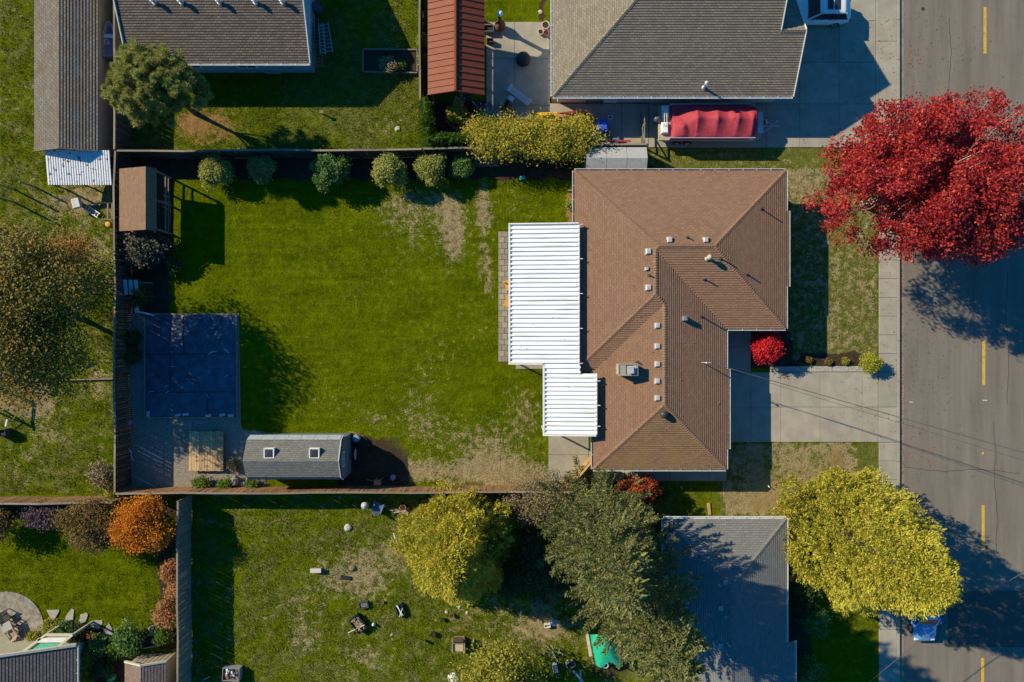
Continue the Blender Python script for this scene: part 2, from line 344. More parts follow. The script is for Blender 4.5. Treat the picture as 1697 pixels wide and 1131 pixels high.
def make_ground():
    xs = np.concatenate([[-400,-200,-100,-60], np.arange(GX(-70), KERB, .23), [KERB]])
    ys = np.concatenate([[-400,-200,-100,-50], np.arange(GY(1210), GY(-70), .23), [50,100,200,400]])
    X, Y = np.meshgrid(xs, ys); gx = X*K+848.5; gy = 565.5-Y*K
    rough = ((gx < 192) | ((gx > 312) & (gx < 1100) & (gy > 822))).astype(float)
    inner = ((gx > -70) & (gy < 1210) & (gy > -70)).astype(float)
    Zz = (vnoise(gx, gy, 18, 8)-.5)*.03*inner+(vnoise(gx, gy, 9, 9)-.5)*.09*rough*inner-.012
    ny, nx = X.shape; i = np.arange(nx*ny).reshape(ny, nx)
    idx = np.stack([i[:-1,:-1], i[:-1,1:], i[1:,1:], i[1:,:-1]], -1).reshape(-1)
    me = np_mesh('ground', np.stack([X, Y, Zz], -1).reshape(-1, 3), 4, idx, GROUNDM)
    d, s, o, nd = cover_masks(gx, gy)
    a = me.attributes.new('cover', 'FLOAT_COLOR', 'POINT'); a.data.foreach_set('color', np.stack([d, s, o, np.ones_like(d)], -1).astype(np.float32).ravel())
    a = me.attributes.new('needle', 'FLOAT', 'POINT'); a.data.foreach_set('value', nd.astype(np.float32).ravel())
    me.polygons.foreach_set('use_smooth', np.ones(len(me.polygons), dtype=bool))
    ob = bpy.data.objects.new('ground', me); C.objects.link(ob); tag(ob, 'lawns, garden beds and bare earth of all the yards', kind='structure')
make_ground()
RW = GX(1770)
mb = MB(); mb.quad((RW+.1,-400,-.012),(400,-400,-.012),(400,400,-.012),(RW+.1,400,-.012))
tag(mb.build('ground_across_street', M('far_grass', (.1,.12,.03), (.06,.08,.02), 3)), 'grass verge across the street', kind='structure')

# ---------------------------------------------------------------- road, kerb, sidewalk, driveways
def asphalt(name, c, c2):
    m = M(name, c, c2, .8, .92, .006, 60, coord='World', stretch=(1.6,.16,1), lo=.3, hi=.7)
    n = m.node_tree.nodes; L = m.node_tree.links; b = n['Principled BSDF']; ge = n.new('ShaderNodeNewGeometry')
    q = n.new('ShaderNodeTexNoise'); q.inputs['Scale'].default_value = 26; q.inputs['Detail'].default_value = 4; q.inputs['Roughness'].default_value = .8; L.new(ge.outputs['Position'], q.inputs['Vector'])
    mr = n.new('ShaderNodeMapRange'); mr.inputs[1].default_value = .3; mr.inputs[2].default_value = .7; mr.inputs[3].default_value = .72; mr.inputs[4].default_value = 1.28; L.new(q.outputs['Fac'], mr.inputs[0])
    # thin wandering cracks
    vo = n.new('ShaderNodeTexVoronoi'); vo.feature = 'DISTANCE_TO_EDGE'; vo.inputs['Scale'].default_value = .16
    wz = n.new('ShaderNodeTexNoise'); wz.inputs['Scale'].default_value = 1.2; wz.inputs['Detail'].default_value = 6; L.new(ge.outputs['Position'], wz.inputs['Vector'])
    va = n.new('ShaderNodeMixRGB'); va.blend_type = 'ADD'; va.inputs[0].default_value = 1.2; L.new(ge.outputs['Position'], va.inputs[1]); L.new(wz.outputs['Color'], va.inputs[2]); L.new(va.outputs[0], vo.inputs['Vector'])
    cr = n.new('ShaderNodeMapRange'); cr.inputs[1].default_value = 0; cr.inputs[2].default_value = .012; cr.inputs[3].default_value = .93; cr.inputs[4].default_value = 1; L.new(vo.outputs['Distance'], cr.inputs[0])
    mu = n.new('ShaderNodeMath'); mu.operation = 'MULTIPLY'; L.new(mr.outputs[0], mu.inputs[0]); L.new(cr.outputs[0], mu.inputs[1])
    hv = n.new('ShaderNodeHueSaturation'); src = b.inputs['Base Color'].links[0].from_socket; L.new(mu.outputs[0], hv.inputs['Value']); L.new(src, hv.inputs['Color']); L.new(hv.outputs[0], b.inputs['Base Color'])
    return m
ASPH = asphalt('asphalt', (.212,.185,.152), (.145,.127,.105)); ASPH2 = asphalt('newer_asphalt', (.105,.092,.078), (.085,.074,.063))
RZ = -.11
mb = MB(); mb.quad((GX(1489),-400,RZ),(RW,-400,RZ),(RW,400,RZ),(GX(1489),400,RZ)); road = tag(mb.build('road', ASPH), 'worn grey asphalt street', kind='structure')
mb = MB(); mb.quad((GX(1572),GY(1074),RZ+.004),(RW,GY(1074),RZ+.004),(RW,GY(980),RZ+.004),(GX(1572),GY(980),RZ+.004)); mb.build('asphalt_patch', ASPH2, road)
mb = MB(); mb.quad((GX(1492),-80,RZ+.004),(GX(1499),-80,RZ+.004),(GX(1499),80,RZ+.004),(GX(1492),80,RZ+.004)); mb.build('gutter_pan', M('gutter_concrete', (.30,.25,.2), (.2,.16,.12), 2, coord='World'), road)
YL = M('yellow_road_paint', (.60,.36,.05), (.27,.18,.07), 7, .85, lo=.3, hi=.5, coord='World')
for (y0, y1, x) in [(-230,-155,1635),(-108,-40,1635),(11,88,1634),(566,639,1632),(838,912,1631),(1092,1165,1630)]:
    mb = MB(); mb.quad((GX(x-2.6),GY(y1),RZ+.006),(GX(x+2.6),GY(y1),RZ+.006),(GX(x+2.6),GY(y0),RZ+.006),(GX(x-2.6),GY(y0),RZ+.006)); mb.build('lane_line', YL, road)
SEAL = M('crack_sealant', (.06,.055,.05), (.045,.04,.037), 6, .7)
for pts in ([(1648,700),(1652,745),(1650,800),(1655,860),(1651,930)], [(1500,300),(1540,304),(1590,301),(1640,306),(1697,303)], [(1575,30),(1578,90),(1573,150),(1576,210)], [(1500,775),(1560,782),(1620,778),(1700,786)], [(1672,450),(1669,520),(1674,600),(1670,680)]):
    m = MB()
    fine = []
    for (a, b), (c, d) in zip(pts[:-1], pts[1:]):
        for k in range(8): f = k/8; fine.append((a+(c-a)*f+R.uniform(-1.1,1.1), b+(d-b)*f+R.uniform(-1.1,1.1)))
    for p, q in zip(fine[:-1], fine[1:]): m.bar((GX(p[0]),GY(p[1]),RZ+.002), (GX(q[0]),GY(q[1]),RZ+.002), .035, .004)
    m.build('sealed_crack', SEAL, road)
WM = M('white_road_paint', (.6,.6,.57), (.45,.45,.43), 8)
for (x, y, a, b) in [(1634,664,4,.8),(1511,667,3,.7)]:
    mb = MB(); mb.quad((GX(x-a),GY(y+b),RZ+.006),(GX(x+a),GY(y+b),RZ+.006),(GX(x+a),GY(y-b),RZ+.006),(GX(x-a),GY(y-b),RZ+.006)); mb.build('survey_mark', WM, road)
mb = MB(); mb.lathe(GX(1631), GY(752), [(.09,RZ),(.09,RZ+.02),(.05,RZ+.03)], 10); mb.build('lane_reflector', YELLOWP, road)
mb = MB(); mb.lathe(GX(1531), GY(14), [(.13,RZ),(.13,RZ+.008)], 14); mb.build('valve_cover', DARKMETAL, road)
kb = MB()
for k in range(-22, 24): kb.box(GX(1486.5), GX(1491), k*3+.01, k*3+2.99, -.3, .05, .015)
tag(kb.build('kerb', CONC), 'low concrete kerb along the street', kind='structure')
mb = MB(); mb.box(RW, RW+.15, -80, 80, -.3, .03); tag(mb.build('kerb_across_street', CONC), 'low concrete kerb on the far side of the street', kind='structure')

def slabs(name, label, xs, ys, skip=(), top=.05, mat=CONC, gap=.012, base=True):
    """a paved area: dark joint base, each slab a piece of its own; xs, ys in ground pixels"""
    b = MB(); b.box(GX(min(xs)), GX(max(xs)), GY(max(ys)), GY(min(ys)), -.05, top-.035)
    o = tag(b.build(name, CONCJ), label, kind='structure')
    for i in range(len(xs)-1):
        for j in range(len(ys)-1):
            if (i, j) in skip: continue
            s = MB(); dz = R.uniform(-.004, .004)
            s.box(GX(xs[i])+gap, GX(xs[i+1])-gap, GY(ys[j+1])+gap, GY(ys[j])-gap, top-.05, top+dz, .012); s.build('slab', mat, o)
    return o
slabs('driveway', 'pale concrete driveway of the brown hip-roofed house', [1184,1244,1294,1359,1430,1455], [617,675,733])
slabs('driveway_apron', 'concrete driveway apron at the street', [1455.3,1486.3], [617,675,733])
slabs('sidewalk', 'concrete sidewalk along the street, southern run', [1456,1486.3], [733.3+31*k for k in range(18)], top=.047)
slabs('sidewalk_north', 'concrete sidewalk along the street beside the red maple', [1456,1486.3], [245.4+31*k for k in range(12)]+[616.8], top=.047)
slabs('neighbour_driveway', 'broad concrete driveway in front of the grey-roofed garage', [1075,1140,1205,1270,1325,1390,1451], [-170,-102,-34,35,104,173,245])
slabs('neighbour_sidewalk', 'concrete sidewalk crossing the broad driveway', [1451.3,1456.5,1486.3], [-170,-102,-34,69,173,245], top=.046)
slabs('side_walk', 'concrete walk along the south side of the brown house', [976,1046,1111,1174,1204], [745,797.5], top=.048)
slabs('entry_walk', 'shaded concrete entry walk beside the scarlet maple', [1186,1244], [534,575,616.6], top=.046)
slabs('rear_patio', 'pale concrete patio behind the brown house', [909,975.7], [722,754,797.5], top=.05)
slabs('covered_patio', 'shaded concrete patio below the white cover', [855,910,946], [376,440,505,560,612], top=.05)
slabs('neighbour_patio', 'concrete patio behind the grey-roofed house', [806,853,911], [37,98,175,205], top=.05)
slabs('neighbour_side_yard', 'concrete side yard south of the grey-roofed house', [911.3,1030,1074.7], [172,240], top=.048)
GRAV = M('grey_gravel', (.33,.29,.235), (.15,.13,.105), 9, .95, .04, 25, coord='World', detail=9, lo=.33, hi=.67)
mb = MB(); mb.prism([(GX(a),GY(b)) for a,b in ((213,520),(396,520),(399,700),(402,712),(440,716),(440,806),(213,810))], -.05, .022)
gp = tag(mb.build('gravel_yard', GRAV), 'crushed gravel yard around the tarp and platform', kind='structure')
mb = MB(); mb.prism([(GX(a),GY(b)) for a,b in ((1276,608),(1434,607),(1446,616),(1276,616.5))], -.05, .03)
tag(mb.build('pebble_strip', M('white_pebbles', (.55,.52,.47), (.2,.18,.15), 14, .9, .04, 20, coord='World')), 'strip of pale pebbles beside the driveway', kind='structure')
pv = MB(); pv.box(GX(826), GX(856), GY(600), GY(384), -.05, .015); pv = tag(pv.build('paver_path', CONCJ), 'narrow strip of grey pavers beside the lawn', kind='structure')
PAV = M('paver', (.33,.285,.225), (.25,.215,.17), 5, .9, .004, 40, rnd=.16)
y = 384.0; j = 0
while y < 599:
    cuts = [826, 836, 846, 856] if j % 2 else [826, 831, 841, 851, 856]
    for i in range(len(cuts)-1):
        s = MB(); s.box(GX(cuts[i])+.012, GX(cuts[i+1])-.012, GY(min(y+9.4, 600))+.012, GY(y)-.012, 0, .045+R.uniform(-.004,.004), .01); s.build('paver', PAV, pv)
    y += 9.4; j += 1
# curved garden patio bottom left, stepping stones
pc = (GX(12), GY(1040)); rad = 2.75
ar = [(pc[0]+rad*math.cos(t), pc[1]+rad*math.sin(t)*.97) for t in np.linspace(math.radians(-35), math.radians(150), 40)]+[(pc[0]-4, pc[1]+1), (pc[0]-4, GY(1085)), (pc[0]+1.5, GY(1085))]
mb = MB(); mb.prism(ar, -.05, .04); garden_patio = tag(mb.build('garden_patio', M('stamped_concrete', (.36,.32,.26), (.17,.15,.125), 2.2, .9, .006, 14, coord='World')), 'round-edged stamped concrete garden patio', kind='structure')
STONE = M('flagstone', (.40,.38,.34), (.3,.28,.25), 4, .9, .006, 20, rnd=.1)
shp = [((89,1018),[(-11,-7),(9,-7),(9,-4),(1,9),(-3,9)]), ((115,1019),[(4,-10),(8,-8),(6,9),(-6,9),(-5,2)]), ((138,1025),[(-4,-6),(6,-9),(8,-6),(4,5),(-1,9),(-6,4)]),
       ((160,1035),[(-6,-6),(9,-7),(10,-3),(5,7),(-4,8),(-10,5)]), ((179,1044),[(2,-11),(6,-4),(8,5),(1,11),(-8,10),(-6,0)])]
for k, ((cx, cy), pl) in enumerate(shp):
    mb = MB(); mb.prism([W(cx+a*1.05, cy+b*1.05) for a, b in pl], -.03, .05)
    tag(mb.build('stepping_stone', STONE), 'pale %s stepping stone in the lawn, %s from the garden patio' % (['wedge-shaped','upright fin-shaped','small oval','broad rounded','tall teardrop'][k], ['first','second','third','fourth','fifth'][k]), 'stepping stone', 'stepping stones from the garden patio')
# ---------------------------------------------------------------- roofs
def courses(mb, poly, up, e=.165, t=.036):
    """stepped shingle courses over a planar roof polygon (3-D points); up = plan direction of the slope"""
    n = len(poly)
    a = sum(poly[i][0]*poly[(i+1) % n][1]-poly[(i+1) % n][0]*poly[i][1] for i in range(n))
    if a < 0: poly = poly[::-1]
    u = Vector(up).normalized(); ss = [p[0]*u.x+p[1]*u.y for p in poly]; s0, s1 = min(ss), max(ss)
    i0 = ss.index(s0); i1 = ss.index(s1); sl = (poly[i1][2]-poly[i0][2])/max(s1-s0, 1e-6); q = math.sqrt(1+sl*sl); e = e/q
    def clip(pl, lim, keep_ge):
        out = []
        for i in range(len(pl)):
            p, r = pl[i], pl[(i+1) % len(pl)]; sp = p[0]*u.x+p[1]*u.y-lim; sr = r[0]*u.x+r[1]*u.y-lim
            if not keep_ge: sp, sr = -sp, -sr
            if sp >= 0: out.append(p)
            if (sp > 0 and sr < 0) or (sp < 0 and sr > 0):
                f = sp/(sp-sr); out.append(tuple(p[j]+(r[j]-p[j])*f for j in range(3)))
        return out
    k = 0
    while s0+k*e < s1-1e-4:
        a, b = s0+k*e, s0+(k+1)*e; pl = clip(clip(list(poly), a, True), b, False); k += 1
        if len(pl) < 3: continue
        vs = []; uv = []
        for p in pl:
            s = p[0]*u.x+p[1]*u.y; fr = (s-a)/e; vs.append((p[0], p[1], p[2]+t*(1-fr)+.002)); uv.append((-p[0]*u.y+p[1]*u.x, (s-s0)*q))
        mb.add(vs, [tuple(range(len(vs)))], uv)
        for i in range(len(pl)):
            p, r = pl[i], pl[(i+1) % len(pl)]
            if abs(p[0]*u.x+p[1]*u.y-a) < 1e-5 and abs(r[0]*u.x+r[1]*u.y-a) < 1e-5:
                v = [(p[0],p[1],p[2]-.004),(r[0],r[1],r[2]-.004),(r[0],r[1],r[2]+t),(p[0],p[1],p[2]+t)]
                mb.add(v, [(0,1,2,3)], [(uv[i][0], uv[i][1]-.01)]*4)
def caps(mb, a, b, w=.16, e=.17, t=.03, drop=.33):
    """overlapping cap shingles from low end a to high end b"""
    a, b = Vector(a), Vector(b); d = b-a; n = max(1, int(d.length/e)); d = d/n; sd = Vector((-d.y, d.x, 0)).normalized()
    for i in range(n):
        p = a+d*i; q = a+d*(i+1.0)
        lo = t+.03; hi = .03
        vs = [p+sd*w+Vector((0,0,lo-w*drop)), p+Vector((0,0,lo)), p-sd*w+Vector((0,0,lo-w*drop)), q+sd*w+Vector((0,0,hi-w*drop)), q+Vector((0,0,hi)), q-sd*w+Vector((0,0,hi-w*drop)),
              p+sd*w+Vector((0,0,-w*drop-.02)), p-sd*w+Vector((0,0,-w*drop-.02))]
        mb.add(vs, [(0,1,4,3),(1,2,5,4),(0,6,7,2,1)], [(v.x*.9+i*.37, v.y*.9) for v in vs])
def gutter(name, a, b, z, out, mat, parent, br=.95):
    """open trough along a-b; out = outward plan direction"""
    a, b = Vector((*a, 0)), Vector((*b, 0)); o = Vector((*out, 0)); d = (b-a).normalized(); m = MB(); w = .11
    def bx(p, q, o0, o1, z0, z1):
        v = [p+o*o0, q+o*o0, q+o*o1, p+o*o1]; m.add([(x.x,x.y,z0) for x in v]+[(x.x,x.y,z1) for x in v], [(3,2,1,0),(4,5,6,7),(0,1,5,4),(1,2,6,5),(2,3,7,6),(3,0,4,7)])
    bx(a, b, w, w+.035, z-.12, z+.01); bx(a, b, .005, w, z-.12, z-.10)
    L = (b-a).length; k = max(1, int(L/br))
    for i in range(k+1):
        p = a+d*(.05+(L-.1)*i/k); bx(p-d*.015, p+d*.015, .005, w, z-.02, z+.012)
    return m.build(name, mat, parent, fixn=True)
def inset(poly, d):
    """inset a simple rectilinear polygon (any winding) by d"""
    n = len(poly); a = sum(poly[i][0]*poly[(i+1) % n][1]-poly[(i+1) % n][0]*poly[i][1] for i in range(n)); s = 1 if a > 0 else -1
    out = []
    for i in range(n):
        p, q, r = Vector(poly[i-1]), Vector(poly[i]), Vector(poly[(i+1) % n]); d1 = (q-p).normalized(); d2 = (r-q).normalized()
        n1 = Vector((-d1.y, d1.x))*s; n2 = Vector((-d2.y, d2.x))*s; v = q+n1*d+n2*d; out.append((v.x, v.y))
    return out
def window(parent, x, y, z, w, h, face, frame=WHITEP, name='window', mat=GLASS):
    """window on a wall; face = outward unit plan dir"""
    fx, fy = face; tx, ty = -fy, fx; m = MB()
    def pc(u0, u1, z0, z1, d0, d1, mm):
        v = [(x+tx*u0+fx*d0, y+ty*u0+fy*d0), (x+tx*u1+fx*d0, y+ty*u1+fy*d0), (x+tx*u1+fx*d1, y+ty*u1+fy*d1), (x+tx*u0+fx*d1, y+ty*u0+fy*d1)]; mm.prism(v, z0, z1)
    pc(-w/2, w/2, z, z+h, -.03, .02, m); win = m.build(name, mat, parent, fixn=True)
    f = MB()
    for u0, u1, z0, z1 in ((-w/2-.07, -w/2+.02, z-.07, z+h+.07), (w/2-.02, w/2+.07, z-.07, z+h+.07), (-w/2+.02, w/2-.02, z-.07, z+.02), (-w/2+.02, w/2-.02, z+h-.02, z+h+.07), (-.025, .025, z+.02, z+h-.02)): pc(u0, u1, z0, z1, -.02, .05, f)
    f.build('frame', frame, win, fixn=True)
    return win

BROWNS = shingle('brown_shingle', (.296,.169,.108), (.238,.134,.086), (.15,.083,.056), .34, .165, (.24,.175,.09), .35, .45)
# ================================================================ the brown hip-roofed house
Wg, Ng, E2, S1, E1, AS, WB, SB = 946.5, 298.0, 1278.0, 546.0, 1184.2, 613.3, 975.9, 766.7
ZE = 2.7; SL = 1/3
house = thing('brown_house', 'large single-storey house with brown shingled hip roof in the middle of the lots', 'house', (GX(1080), GY(540), 0))
def rp(gx, gy, h): return (GX(gx), GY(gy), ZE+SL*h/K)
rn = (1070.5,422,124); rne = (1154,422,124); ra = (1065.35,427.15,118.85); rb = (1065.35,494.45,118.85); rc = (1080.05,509.15,104.15); rd = (1080.05,662.55,104.15)
roofpolys = [([(Wg,Ng,0),(E2,Ng,0),rne,rn], (0,-1)), ([(E2,Ng,0),(E2,S1,0),rne], (-1,0)), ([(E2,S1,0),(E1,S1,0),ra,rn,rne], (0,1)), ([(Wg,Ng,0),rn,ra,rb,(Wg,AS,0)], (1,0)),
    ([(Wg,AS,0),(WB,AS,0),rc,rb], (0,1)), ([(E1,S1,0),(E1,SB,0),rd,rc,rb,ra], (-1,0)), ([(WB,AS,0),rc,rd,(WB,SB,0)], (1,0)), ([(WB,SB,0),rd,(E1,SB,0)], (0,1)),
    ([(E2,361,0),(E2+4.6,361,-4.6),(E2+4.6,480,-4.6),(E2,480,0)], (-1,0)), ([(E1,609.5,0),(E1+4.6,609.5,-4.6),(E1+4.6,735.5,-4.6),(E1,735.5,0)], (-1,0))]
mb = MB()
for pl, up in roofpolys[:7]+roofpolys[8:]: courses(mb, [rp(*p) for p in pl], up)
roof = mb.build('roof', BROWNS, house)
mb = MB(); courses(mb, [rp(*p) for p in roofpolys[7][0]], roofpolys[7][1]); tag(mb.build('mossy_slope', shingle('mossy_brown_shingle', (.27,.165,.098), (.21,.127,.075), (.12,.072,.045), .34, .165, (.26,.18,.06), .55, .5), roof), 'yellow-mossed end slope of the roof')
mb = MB()
for a, b in (((Wg,Ng,0),rn),((E2,Ng,0),rne),((E2,S1,0),rne),((Wg,AS,0),rb),(rc,rb),((WB,SB,0),rd),((E1,SB,0),rd),(rn,rne),(ra,rn),(rb,ra),(rd,rc)):
    caps(mb, rp(*a), rp(*b))
tag(mb.build('ridge_caps', BROWNS, roof, local=False), kind='stuff')
outl = [(Wg,Ng),(E2,Ng),(E2,S1),(E1,S1),(E1,SB),(WB,SB),(WB,AS),(Wg,AS)]
outw = [(GX(a),GY(b)) for a, b in outl]
mb = MB(); mb.prism(outw, ZE-.16, ZE-.006); mb.build('soffit', M('brown_trim', (.16,.10,.07), (.12,.075,.05), 4), house)
win_w = inset(outw, .62)
mb = MB(); mb.prism(win_w, -.02, ZE-.155); mb.build('wall', BEIGE, house)
GUT = M('pale_gutter', (.62,.60,.56), (.5,.48,.45), 3, .5)
for (a, b, o) in (((Wg,Ng),(E2,Ng),(0,1)), ((E2,Ng),(E2,361),(1,0)), ((E2,480),(E2,S1),(1,0)), ((E2,S1),(E1+3,S1),(0,-1)), ((E1,S1+3),(E1,609.5),(1,0)), ((E1,735.5),(E1,SB),(1,0)), ((E1,SB),(WB,SB),(0,-1)), ((WB,SB),(WB,AS),(-1,0)), ((Wg,AS),(Wg,Ng),(-1,0))):
    gutter('gutter', (GX(a[0]),GY(a[1])), (GX(b[0]),GY(b[1])), ZE, o, GUT, house)
for x, y0, y1 in ((E2+4.6,361,480),(E1+4.6,609.5,735.5)): gutter('gutter', (GX(x),GY(y0)), (GX(x),GY(y1)), ZE-.07, (1,0), GUT, house)
fl = .62
for gx, gy, w, h, z, f in ((1000,Ng,1.4,1.1,.95,(0,1)),(1090,Ng,1.8,1.1,.95,(0,1)),(1200,Ng,1.4,1.1,.95,(0,1)),(E2,420,2.2,1.3,.8,(1,0)),(E2,340,1.4,1.1,.95,(1,0)),(1040,SB,1.2,1.0,1.1,(0,-1)),(1120,SB,1.2,1.0,1.1,(0,-1)),(Wg,340,1.4,1.1,.95,(-1,0)),(WB,690,1.4,1.1,.95,(-1,0))):
    window(house, GX(gx)-f[0]*fl, GY(gy)-f[1]*fl, z, w, h, f)
mb = MB(); mb.box(GX(E1)-fl-.02, GX(E1)-fl+.05, GY(728), GY(625), .05, 2.15); mb.build('garage_door', WHITEP, house)
mb = MB(); mb.box(GX(1228), GX(1248), GY(S1)+fl-.05, GY(S1)+fl+.02, .05, 2.1); mb.build('front_door', M('dark_red_door', (.2,.04,.03), (.16,.03,.025), 3), house)
mb = MB(); mb.box(GX(Wg)+fl-.05, GX(Wg)+fl+.02, GY(520), GY(475), .05, 2.1); mb.build('patio_door', GLASS, house)
def roofz(gx, gy):
    A = min(gx-Wg, E2-gx, gy-Ng, S1-gy); B = min(gx-Wg, E1-gx, gy-Ng, AS-gy); D = min(gx-WB, E1-gx, SB-gy); return ZE+SL*max(A, B, D)/K
def on_roof(px, py):
    gx, gy = px, py
    for _ in range(8):
        z = roofz(gx, gy); x, y = W(px, py, z+.1); gx, gy = x*K+848.5, 565.5-y*K
    return x, y, roofz(gx, gy)
VENTM = M('vent_metal', (.55,.53,.50), (.42,.40,.38), 6, .45, metal=.2)
for px, py, s in ((1110,398,.34),(1170,398,.34),(1075,417,.36),(1072,446,.22),(1075,477,.36),(1090,540,.34),(1090,574,.34),(1090,604,.34),(1090,632,.34),(1090,660,.34)):
    x, y, z = on_roof(px, py); m = MB()
    m.box(x-s*.62, x+s*.62, y-s*.62, y+s*.62, z-.14, z+.035); h = s/2
    m.add([(x-h,y-h,z-.05),(x+h,y-h,z-.05),(x+h,y+h,z-.05),(x-h,y+h,z-.05),(x-h,y-h,z+.15),(x+h,y-h,z+.15),(x+h,y+h,z+.15),(x-h,y+h,z+.15),(x-h*.7,y-h*.7,z+.2),(x+h*.7,y-h*.7,z+.2),(x+h*.7,y+h*.7,z+.2),(x-h*.7,y+h*.7,z+.2)],
          [(0,1,5,4),(1,2,6,5),(2,3,7,6),(3,0,4,7),(4,5,9,8),(5,6,10,9),(6,7,11,10),(7,4,8,11),(8,9,10,11)])
    m.build('roof_vent', VENTM, house)
PIPE = M('black_pipe', (.03,.03,.03), (.05,.05,.05), 6)
for px, py, h in ((1140,394,.35),(1077,457,.35),(1168,463,.5),(1195,429,.55),(1163,525,.7),(1057,601,.3),(1262,346,.6),(1238,455,.4)):
    x, y, z = on_roof(px, py); m = MB(); m.lathe(x, y, [(.16,z-.05),(.1,z+.06),(.045,z+.09),(.045,z+h),(.03,z+h)], 10); m.build('vent_pipe', PIPE, house)
x, y, z = on_roof(1173, 428); m = MB(); m.lathe(x, y, [(.2,z-.1),(.2,z+.03),(.1,z+.06),(.1,z+.42),(.17,z+.45),(.19,z+.56),(.15,z+.66),(.06,z+.7)], 14); m.build('flue_cap', M('pale_flue', (.5,.48,.34), (.42,.40,.3), 5, .5), house, smooth=True)
x, y, z = on_roof(1134, 528); m = MB(); m.box(x-.16, x+.16, y-.16, y+.16, z-.15, z+.4, .03); m.build('exhaust_box', GREYMETAL, house)
x, y, z = on_roof(1100, 687); m = MB(); m.lathe(x, y, [(.22,z-.12),(.22,z+.05),(.14,z+.08),(.14,z+.15),(.26,z+.17),(.28,z+.27),(.2,z+.38),(.08,z+.43)], 16); m.build('turbine_vent', DARKMETAL, house, smooth=True)
x, y, z = on_roof(1037, 612)
BRICK = M('chimney_brick', (.44,.36,.27), (.32,.25,.18), 6, .9, .01)
m = MB(); m.box(x-.62, x+.62, y-.36, y+.36, z-.6, z+1.0); ch = m.build('chimney', BRICK, house)
for nm, mt, fn in (('chimney_cap', CONC, lambda q: (q.box(x-.68, x-.60, y-.42, y+.42, z+1.0, z+1.1), q.box(x+.60, x+.68, y-.42, y+.42, z+1.0, z+1.1), q.box(x-.60, x+.60, y+.34, y+.42, z+1.0, z+1.1), q.box(x-.60, x+.60, y-.42, y-.34, z+1.0, z+1.1), q.box(x-.6, x-.15, y-.34, y+.34, z+1.0, z+1.06))),
                   ('flue_cover', GALV, lambda q: (q.box(x+.0, x+.3, y-.2, y+.2, z+1.0, z+1.25), q.box(x-.05, x+.35, y-.25, y+.25, z+1.25, z+1.3), q.box(x+.36, x+.58, y-.3, y+.3, z+1.0, z+1.04)))):
    q = MB(); fn(q); q.build(nm, mt, ch)
x, y, z = on_roof(1164, 601); m = MB(); m.tube([(x,y,z-.1),(x,y,z+1.1)], .035, 8); m.tube([(x,y,z+.98),(x+.35,y+.02,z+1.04)], .02, 6); m.lathe(x, y, [(.06,z+1.08),(.08,z+1.14),(.03,z+1.2)], 8); mast_top = (x, y, z+1.0)
m.build('service_mast', GALV, house)
# ================================================================ patio cover
pcov = thing('patio_cover', 'white ribbed metal patio cover along the back of the brown house', 'patio cover', (*W(905, 500), 0))
def zc(x, xw, xe, zw, ze): return zw+(ze-zw)*(x-xw)/(xe-xw)
def ribbed(x0, x1, zA, zB, y0, y1, n):
    """n panels stacked along y between y0 (north) and y1 (south), each running x0..x1"""
    w = abs(y0-y1)/n; prof = [(0,0),(.54,0),(.60,.11),(.94,.11),(1.0,0)]
    m = MB(); L = x1-x0
    for i in range(len(prof)-1):
        (a, h), (b, k) = prof[i], prof[i+1]
        m.quad((0,-a*w,h),(0,-b*w,k),(L,-b*w,k+zB-zA),(L,-a*w,h+zB-zA)); m.quad((0,-a*w,h-.012),(L,-a*w,h+zB-zA-.012),(L,-b*w,k+zB-zA-.012),(0,-b*w,k-.012))
    me = m.mesh('roof_panel', WHITEMETAL)
    for i in range(n):
        inst('roof_panel', me, pcov, (x0-pcov.location.x, y0-i*w-pcov.location.y, zA))
z1, z2 = 2.95, 3.3
xa, ya = W(844, 373, z1); xb, _ = W(959, 373, z2); _, yb = W(844, 602, z1)
ribbed(xa+.08, xb, z1, z2, ya, yb, 31)
xc, _ = W(901, 602, z1+.15); _, yc = W(901, 619, z1+.15)
ribbed(xc+.08, W(962, 602, z2)[0], z1+.15, z2, yb-.01, yc, 2)
xd, _ = W(988, 660, z2+.05); _, yd = W(901, 720, z1+.15)
ribbed(xc+.08, xd, z1+.15, z2+.05, yc-.01, yd, 14)
m = MB()
def beam(a, b, s=.1, h=.2): m.bar(a, b, s, h)
beam((xa,ya+.05,z1+.0),(xa,yb-.05,z1+.0),.12,.24); beam((xc,yb-.15,z1+.15),(xc,yd-.05,z1+.15),.12,.24)
beam((xa-.06,ya+.05,z1+.05),(xb,ya+.05,z2+.05),.08,.22); beam((xa-.06,yb-.06,z1+.02),(xc-.1,yb-.06,z1+.15),.08,.2); beam((xc-.06,yd-.06,z1+.18),(xd,yd-.06,z2+.08),.08,.22)
beam((xb+.03,ya,z2+.03),(xb+.03,yc,z2+.03),.06,.12); beam((xd+.03,yc,z2+.08),(xd+.03,yd,z2+.08),.06,.12)
m.build('frame_beam', WHITEP, pcov)
for i in range(5):
    m = MB(); yy = ya+(yb-ya)*i/4*1.0-(.03 if i == 0 else 0); m.bar((xb-.05,yy,z2+.04),(xb+.28,yy,z2+.05),.05,.06); m.bar((xb+.22,yy,z2+.05),(xb+.22,yy,z2-.25),.05); m.build('roof_bracket', WHITEP, pcov)
for f in (.12, .52, .86):
    m = MB(); yy = yc+(yd-yc)*f; m.bar((xd-.05,yy,z2+.09),(xd+.28,yy,z2+.1),.05,.06); m.bar((xd+.22,yy,z2+.1),(xd+.22,yy,z2-.2),.05); m.build('roof_bracket', WHITEP, pcov)
